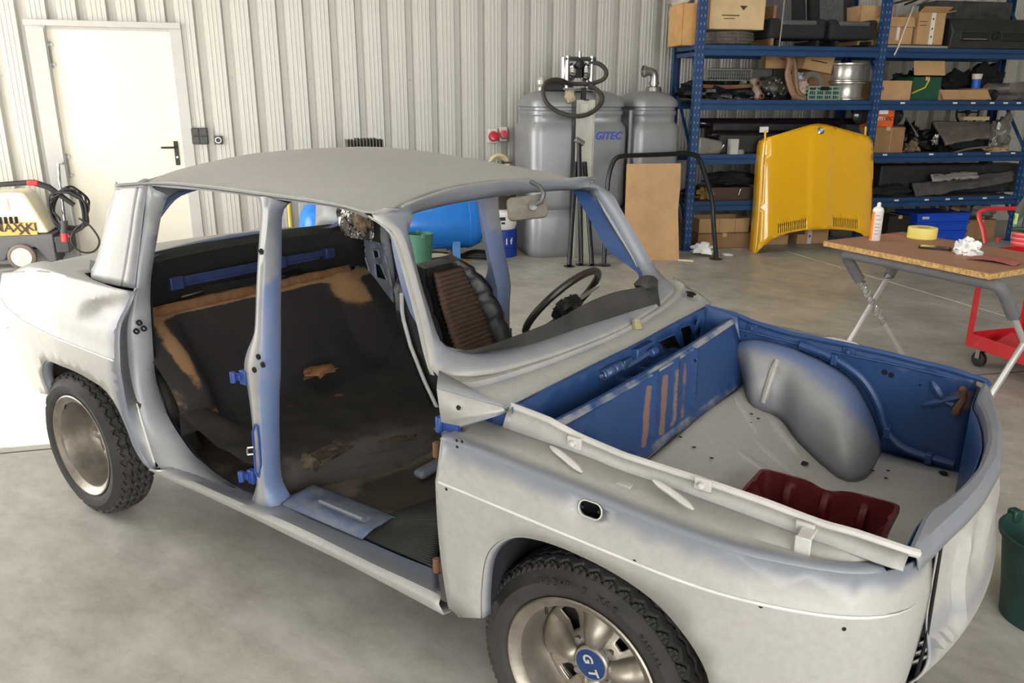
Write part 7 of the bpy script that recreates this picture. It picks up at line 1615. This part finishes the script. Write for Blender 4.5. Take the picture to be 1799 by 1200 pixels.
u, wd, zt = span(1690, 1735, 211, 218, .3); rob(G().box((0, 0, .02), (.34, .06, .04)).obj('cardboard_strip', CARDP), 'pale cardboard strip lying on top of the grey padded cover', 'cardboard', u, .31, z2_ + .345)
rob(G().box((0, 0, .16), (.62, .2, .32)).obj('black_storage_box', BLKD, bev=.02), 'black box behind the dusty grey padded cover', 'box', rk((1690, 235), .4)[0], .47, z2_)
u, z = rk((1718, 208), .4); t = rth('old_steering_wheel', 'black two spoke steering wheel standing behind the grey cover', 'steering wheel', u, .585, z2_ + .43)
G().tube([(.15 * math.cos(a), .0, .15 * math.sin(a)) for a in np.linspace(0, 2 * PI, 36, endpoint=False)], .012, 8, closed=True).obj('rim', BLACK, t); G().tube([(0, 0, -.15), (0, 0, .15)], .01, 6).tube([(-.15, 0, 0), (.15, 0, 0)], .01, 6).lathe([(.03, -.01), (.03, .015), (0, .015)], 14, 0, RO(PI / 2, 'X')).obj('spokes', BLACK, t)
rob(G().box((0, 0, .135), (.1, .08, .27)).obj('black_prop', BLKD), 'black block carrying the old steering wheel', 'block', u, .59, z2_)
u, z = rk((1764, 235), .1); rob(G().blob((0, 0, .22), (.20, .22, .46), 20, .35, 3, seed=81, flat=True).obj('clear_plastic_bag', mat('shiny_clear_bag', (170, 166, 160), .12, .5, var=.4, scale=8, bump=1, bscale=14)), 'shiny crumpled plastic bag at right end of the third shelf', 'bag', u, .22, z2_ - .05, 0, None, 0, .2)
u, z = rk((1752, 262), .05); rob(G().blob((0, 0, .03), (.30, .16, .08), 16, .4, 3, seed=83, flat=True).obj('paper_bundle', mat('tan_paper', (176, 150, 118), .8, var=.3, scale=10)), 'tan crumpled paper bundle in front of the plastic bag', 'paper', u, .06, z2_ - .01)
stick('thin dark trim strip lying along the right third shelf front', [(1670, 270, .0), (1700, 262, .0), (1740, 258, .02)], .012, STEEL, 'trim', 'trim_strip')
# --- fourth shelf
z3_ = DZ_[3]
u, wd, zt = span(1238, 1322, 340, 362, .05); rob(G().box((0, 0, .07), (wd, .3, .14)).obj('brown_carton', mat('drawer_brown', (74, 52, 44), .5), bev=.006), 'dark brown drawer box at left of the lowest shelf', 'box', u, .20, z3_)
for i, (px, py, d, lb, m) in enumerate(((1236, 352, (.20, .2, .16), 'dusty yellow and brown bundle left of the brown drawer', mat('bundle_yellow', (150, 120, 60), .8, var=.5, scale=9)), (1240, 336, (.34, .3, .14), 'grey and black parts heap above the yellow bundle', BLKD), (1295, 325, (.6, .34, .16), 'black cover lying over the brown drawer', mat('cloth_black', (26, 26, 28), .9, bump=.3)))):
    u, z = rk((px, py), .1); rob(G().blob((0, 0, d[2] / 2), d, 18, .35, 3, seed=90 + i, flat=True).obj('parts_bundle', m), lb, 'bundle', u, (.08, .35, .22)[i], z3_ + (-.02, -.02, .125)[i])
stick('thin chrome rod standing before the black cover on lowest shelf', [(1298, 343, .02), (1301, 333, .02), (1304, 329, .04)], .010, CHROME, 'rod', 'chrome_rod')
drape('large dusty grey cover hanging over right end of lowest shelf', [(1604, 322), (1784, 300), (1779, 318), (1610, 346)], .06, z3_, .10, mat('cover_grey', (88, 86, 86), .85, var=.25, bump=.3), 3, .03)
drape('long grey folded strip lying above the large grey cover', [(1634, 307), (1715, 304), (1718, 312), (1637, 317)], .05, z3_ + .2, .06, mat('strip_grey', (150, 148, 144), .5), 5, .02)
u, wd, zt = span(1545, 1790, 282, 330, .3); rob(G().box((0, 0, .17), (wd, .24, .34)).obj('black_storage_box', BLKD, bev=.02), 'long black box at back of right lowest shelf', 'box', u, .40, z3_)
u, z = rk((1570, 340), .1); rob(G().blob((0, 0, .06), (.5, .24, .16), 18, .3, 3, seed=95, flat=True).obj('black_cloth', mat('cloth_black', (26, 26, 28), .9, bump=.3)), 'black cloth heap at left of right lowest shelf', 'cloth', u, .16, z3_ - .02)
# --- floor level
carton('lower brown box on floor at left foot of the rack', 1226, 1318, 409, 437, .06, .36, 0, CARDD, h=.17)
carton('upper tan box with open flaps at left foot of the rack', 1228, 1316, 382, 409, .08, .34, .171, CARD, open_=True, flaps=[('b', 1.2, .08), ('r', 1.2, .1)], marks=[(-.1, .5, .01, .95, ('card_seam', (150, 116, 80), .85)), (.22, .5, .01, .95, ('card_seam', (150, 116, 80), .85))], h=.16)
carton('plain tan box on floor seen under left of the yellow bonnet', 1335, 1385, 405, 432, .16, .30, 0, CARD, h=.22)
carton('tan box with printed tape on floor under the yellow bonnet', 1400, 1455, 403, 430, .16, .30, 0, CARD, tape=(-.1,), marks=[(-.1, .75, .05, .12, ('label_dark_red', (120, 50, 50), .6)), (-.1, .35, .05, .12, ('label_dark_red', (120, 50, 50), .6)), (-.3, .8, .08, .1, ('label_dark_red', (120, 50, 50), .6))], h=.26)
u, wd, _ = span(1608, 1700, 366, 416, .10)
for i, lb in enumerate(('lowest of three stacked bright blue plastic crates on floor', 'middle of three stacked bright blue plastic crates on floor', 'topmost of three stacked bright blue plastic crates on floor')):
    t = rth('storage_crate', lb, 'crate', u, .28, i * .105 + (.02 if i else 0), 0, 'bright blue stacking crates'); w2 = wd * (1 - .03 * (2 - i)); h2 = .125 if i == 0 else .105
    G().prism([(-w2 / 2 + .012, 0), (w2 / 2 - .012, 0), (w2 / 2, h2 - .02), (w2 / 2 + .012, h2 - .02), (w2 / 2 + .012, h2), (-w2 / 2 - .012, h2), (-w2 / 2 - .012, h2 - .02), (-w2 / 2, h2 - .02)], -.20, .20, 0, RO(PI / 2, 'X')).box((0, 0, h2 - .012), (w2 + .03, .43, .022)).obj('crate_body', BBLUE, t, bev=.004)
    G().box((-w2 * .34, -.203, h2 * .5), (.09, .004, .03)).obj('crate_label', mat('crate_label_white', (206, 214, 226), .5), t, smooth=False)
for i, (px, a) in enumerate(((1664, .7), (1685, 1.0))):
    u, z = rk((px, 362), .2); rob(G().box((0, 0, .0), (.14, .10, .006 + .03)).obj('cardboard_scrap', CARDD, bev=.003), ('left brown cardboard piece lying on the blue crates', 'right brown cardboard piece lying on the blue crates')[i], 'cardboard', u, .26, .385, a, None, .3, .5 - .9 * i)
carton('dark brown box on floor right of the blue crates', 1696, 1748, 388, 424, .10, .34, 0, CARDD, h=.24)
u, z = rk((1722, 372), .2); rob(G().blob((0, 0, .10), (.36, .28, .24), 18, .3, 3, seed=99, flat=True).obj('grey_bag', mat('bag_grey', (110, 110, 108), .7)), 'grey plastic bag lying on the dark brown box', 'bag', u, .26, .215)
carton('dark box on floor under the right bay left of blue crates', 1560, 1600, 370, 420, .2, .3, 0, mat('box_near_black', (40, 34, 30), .8), h=.3)
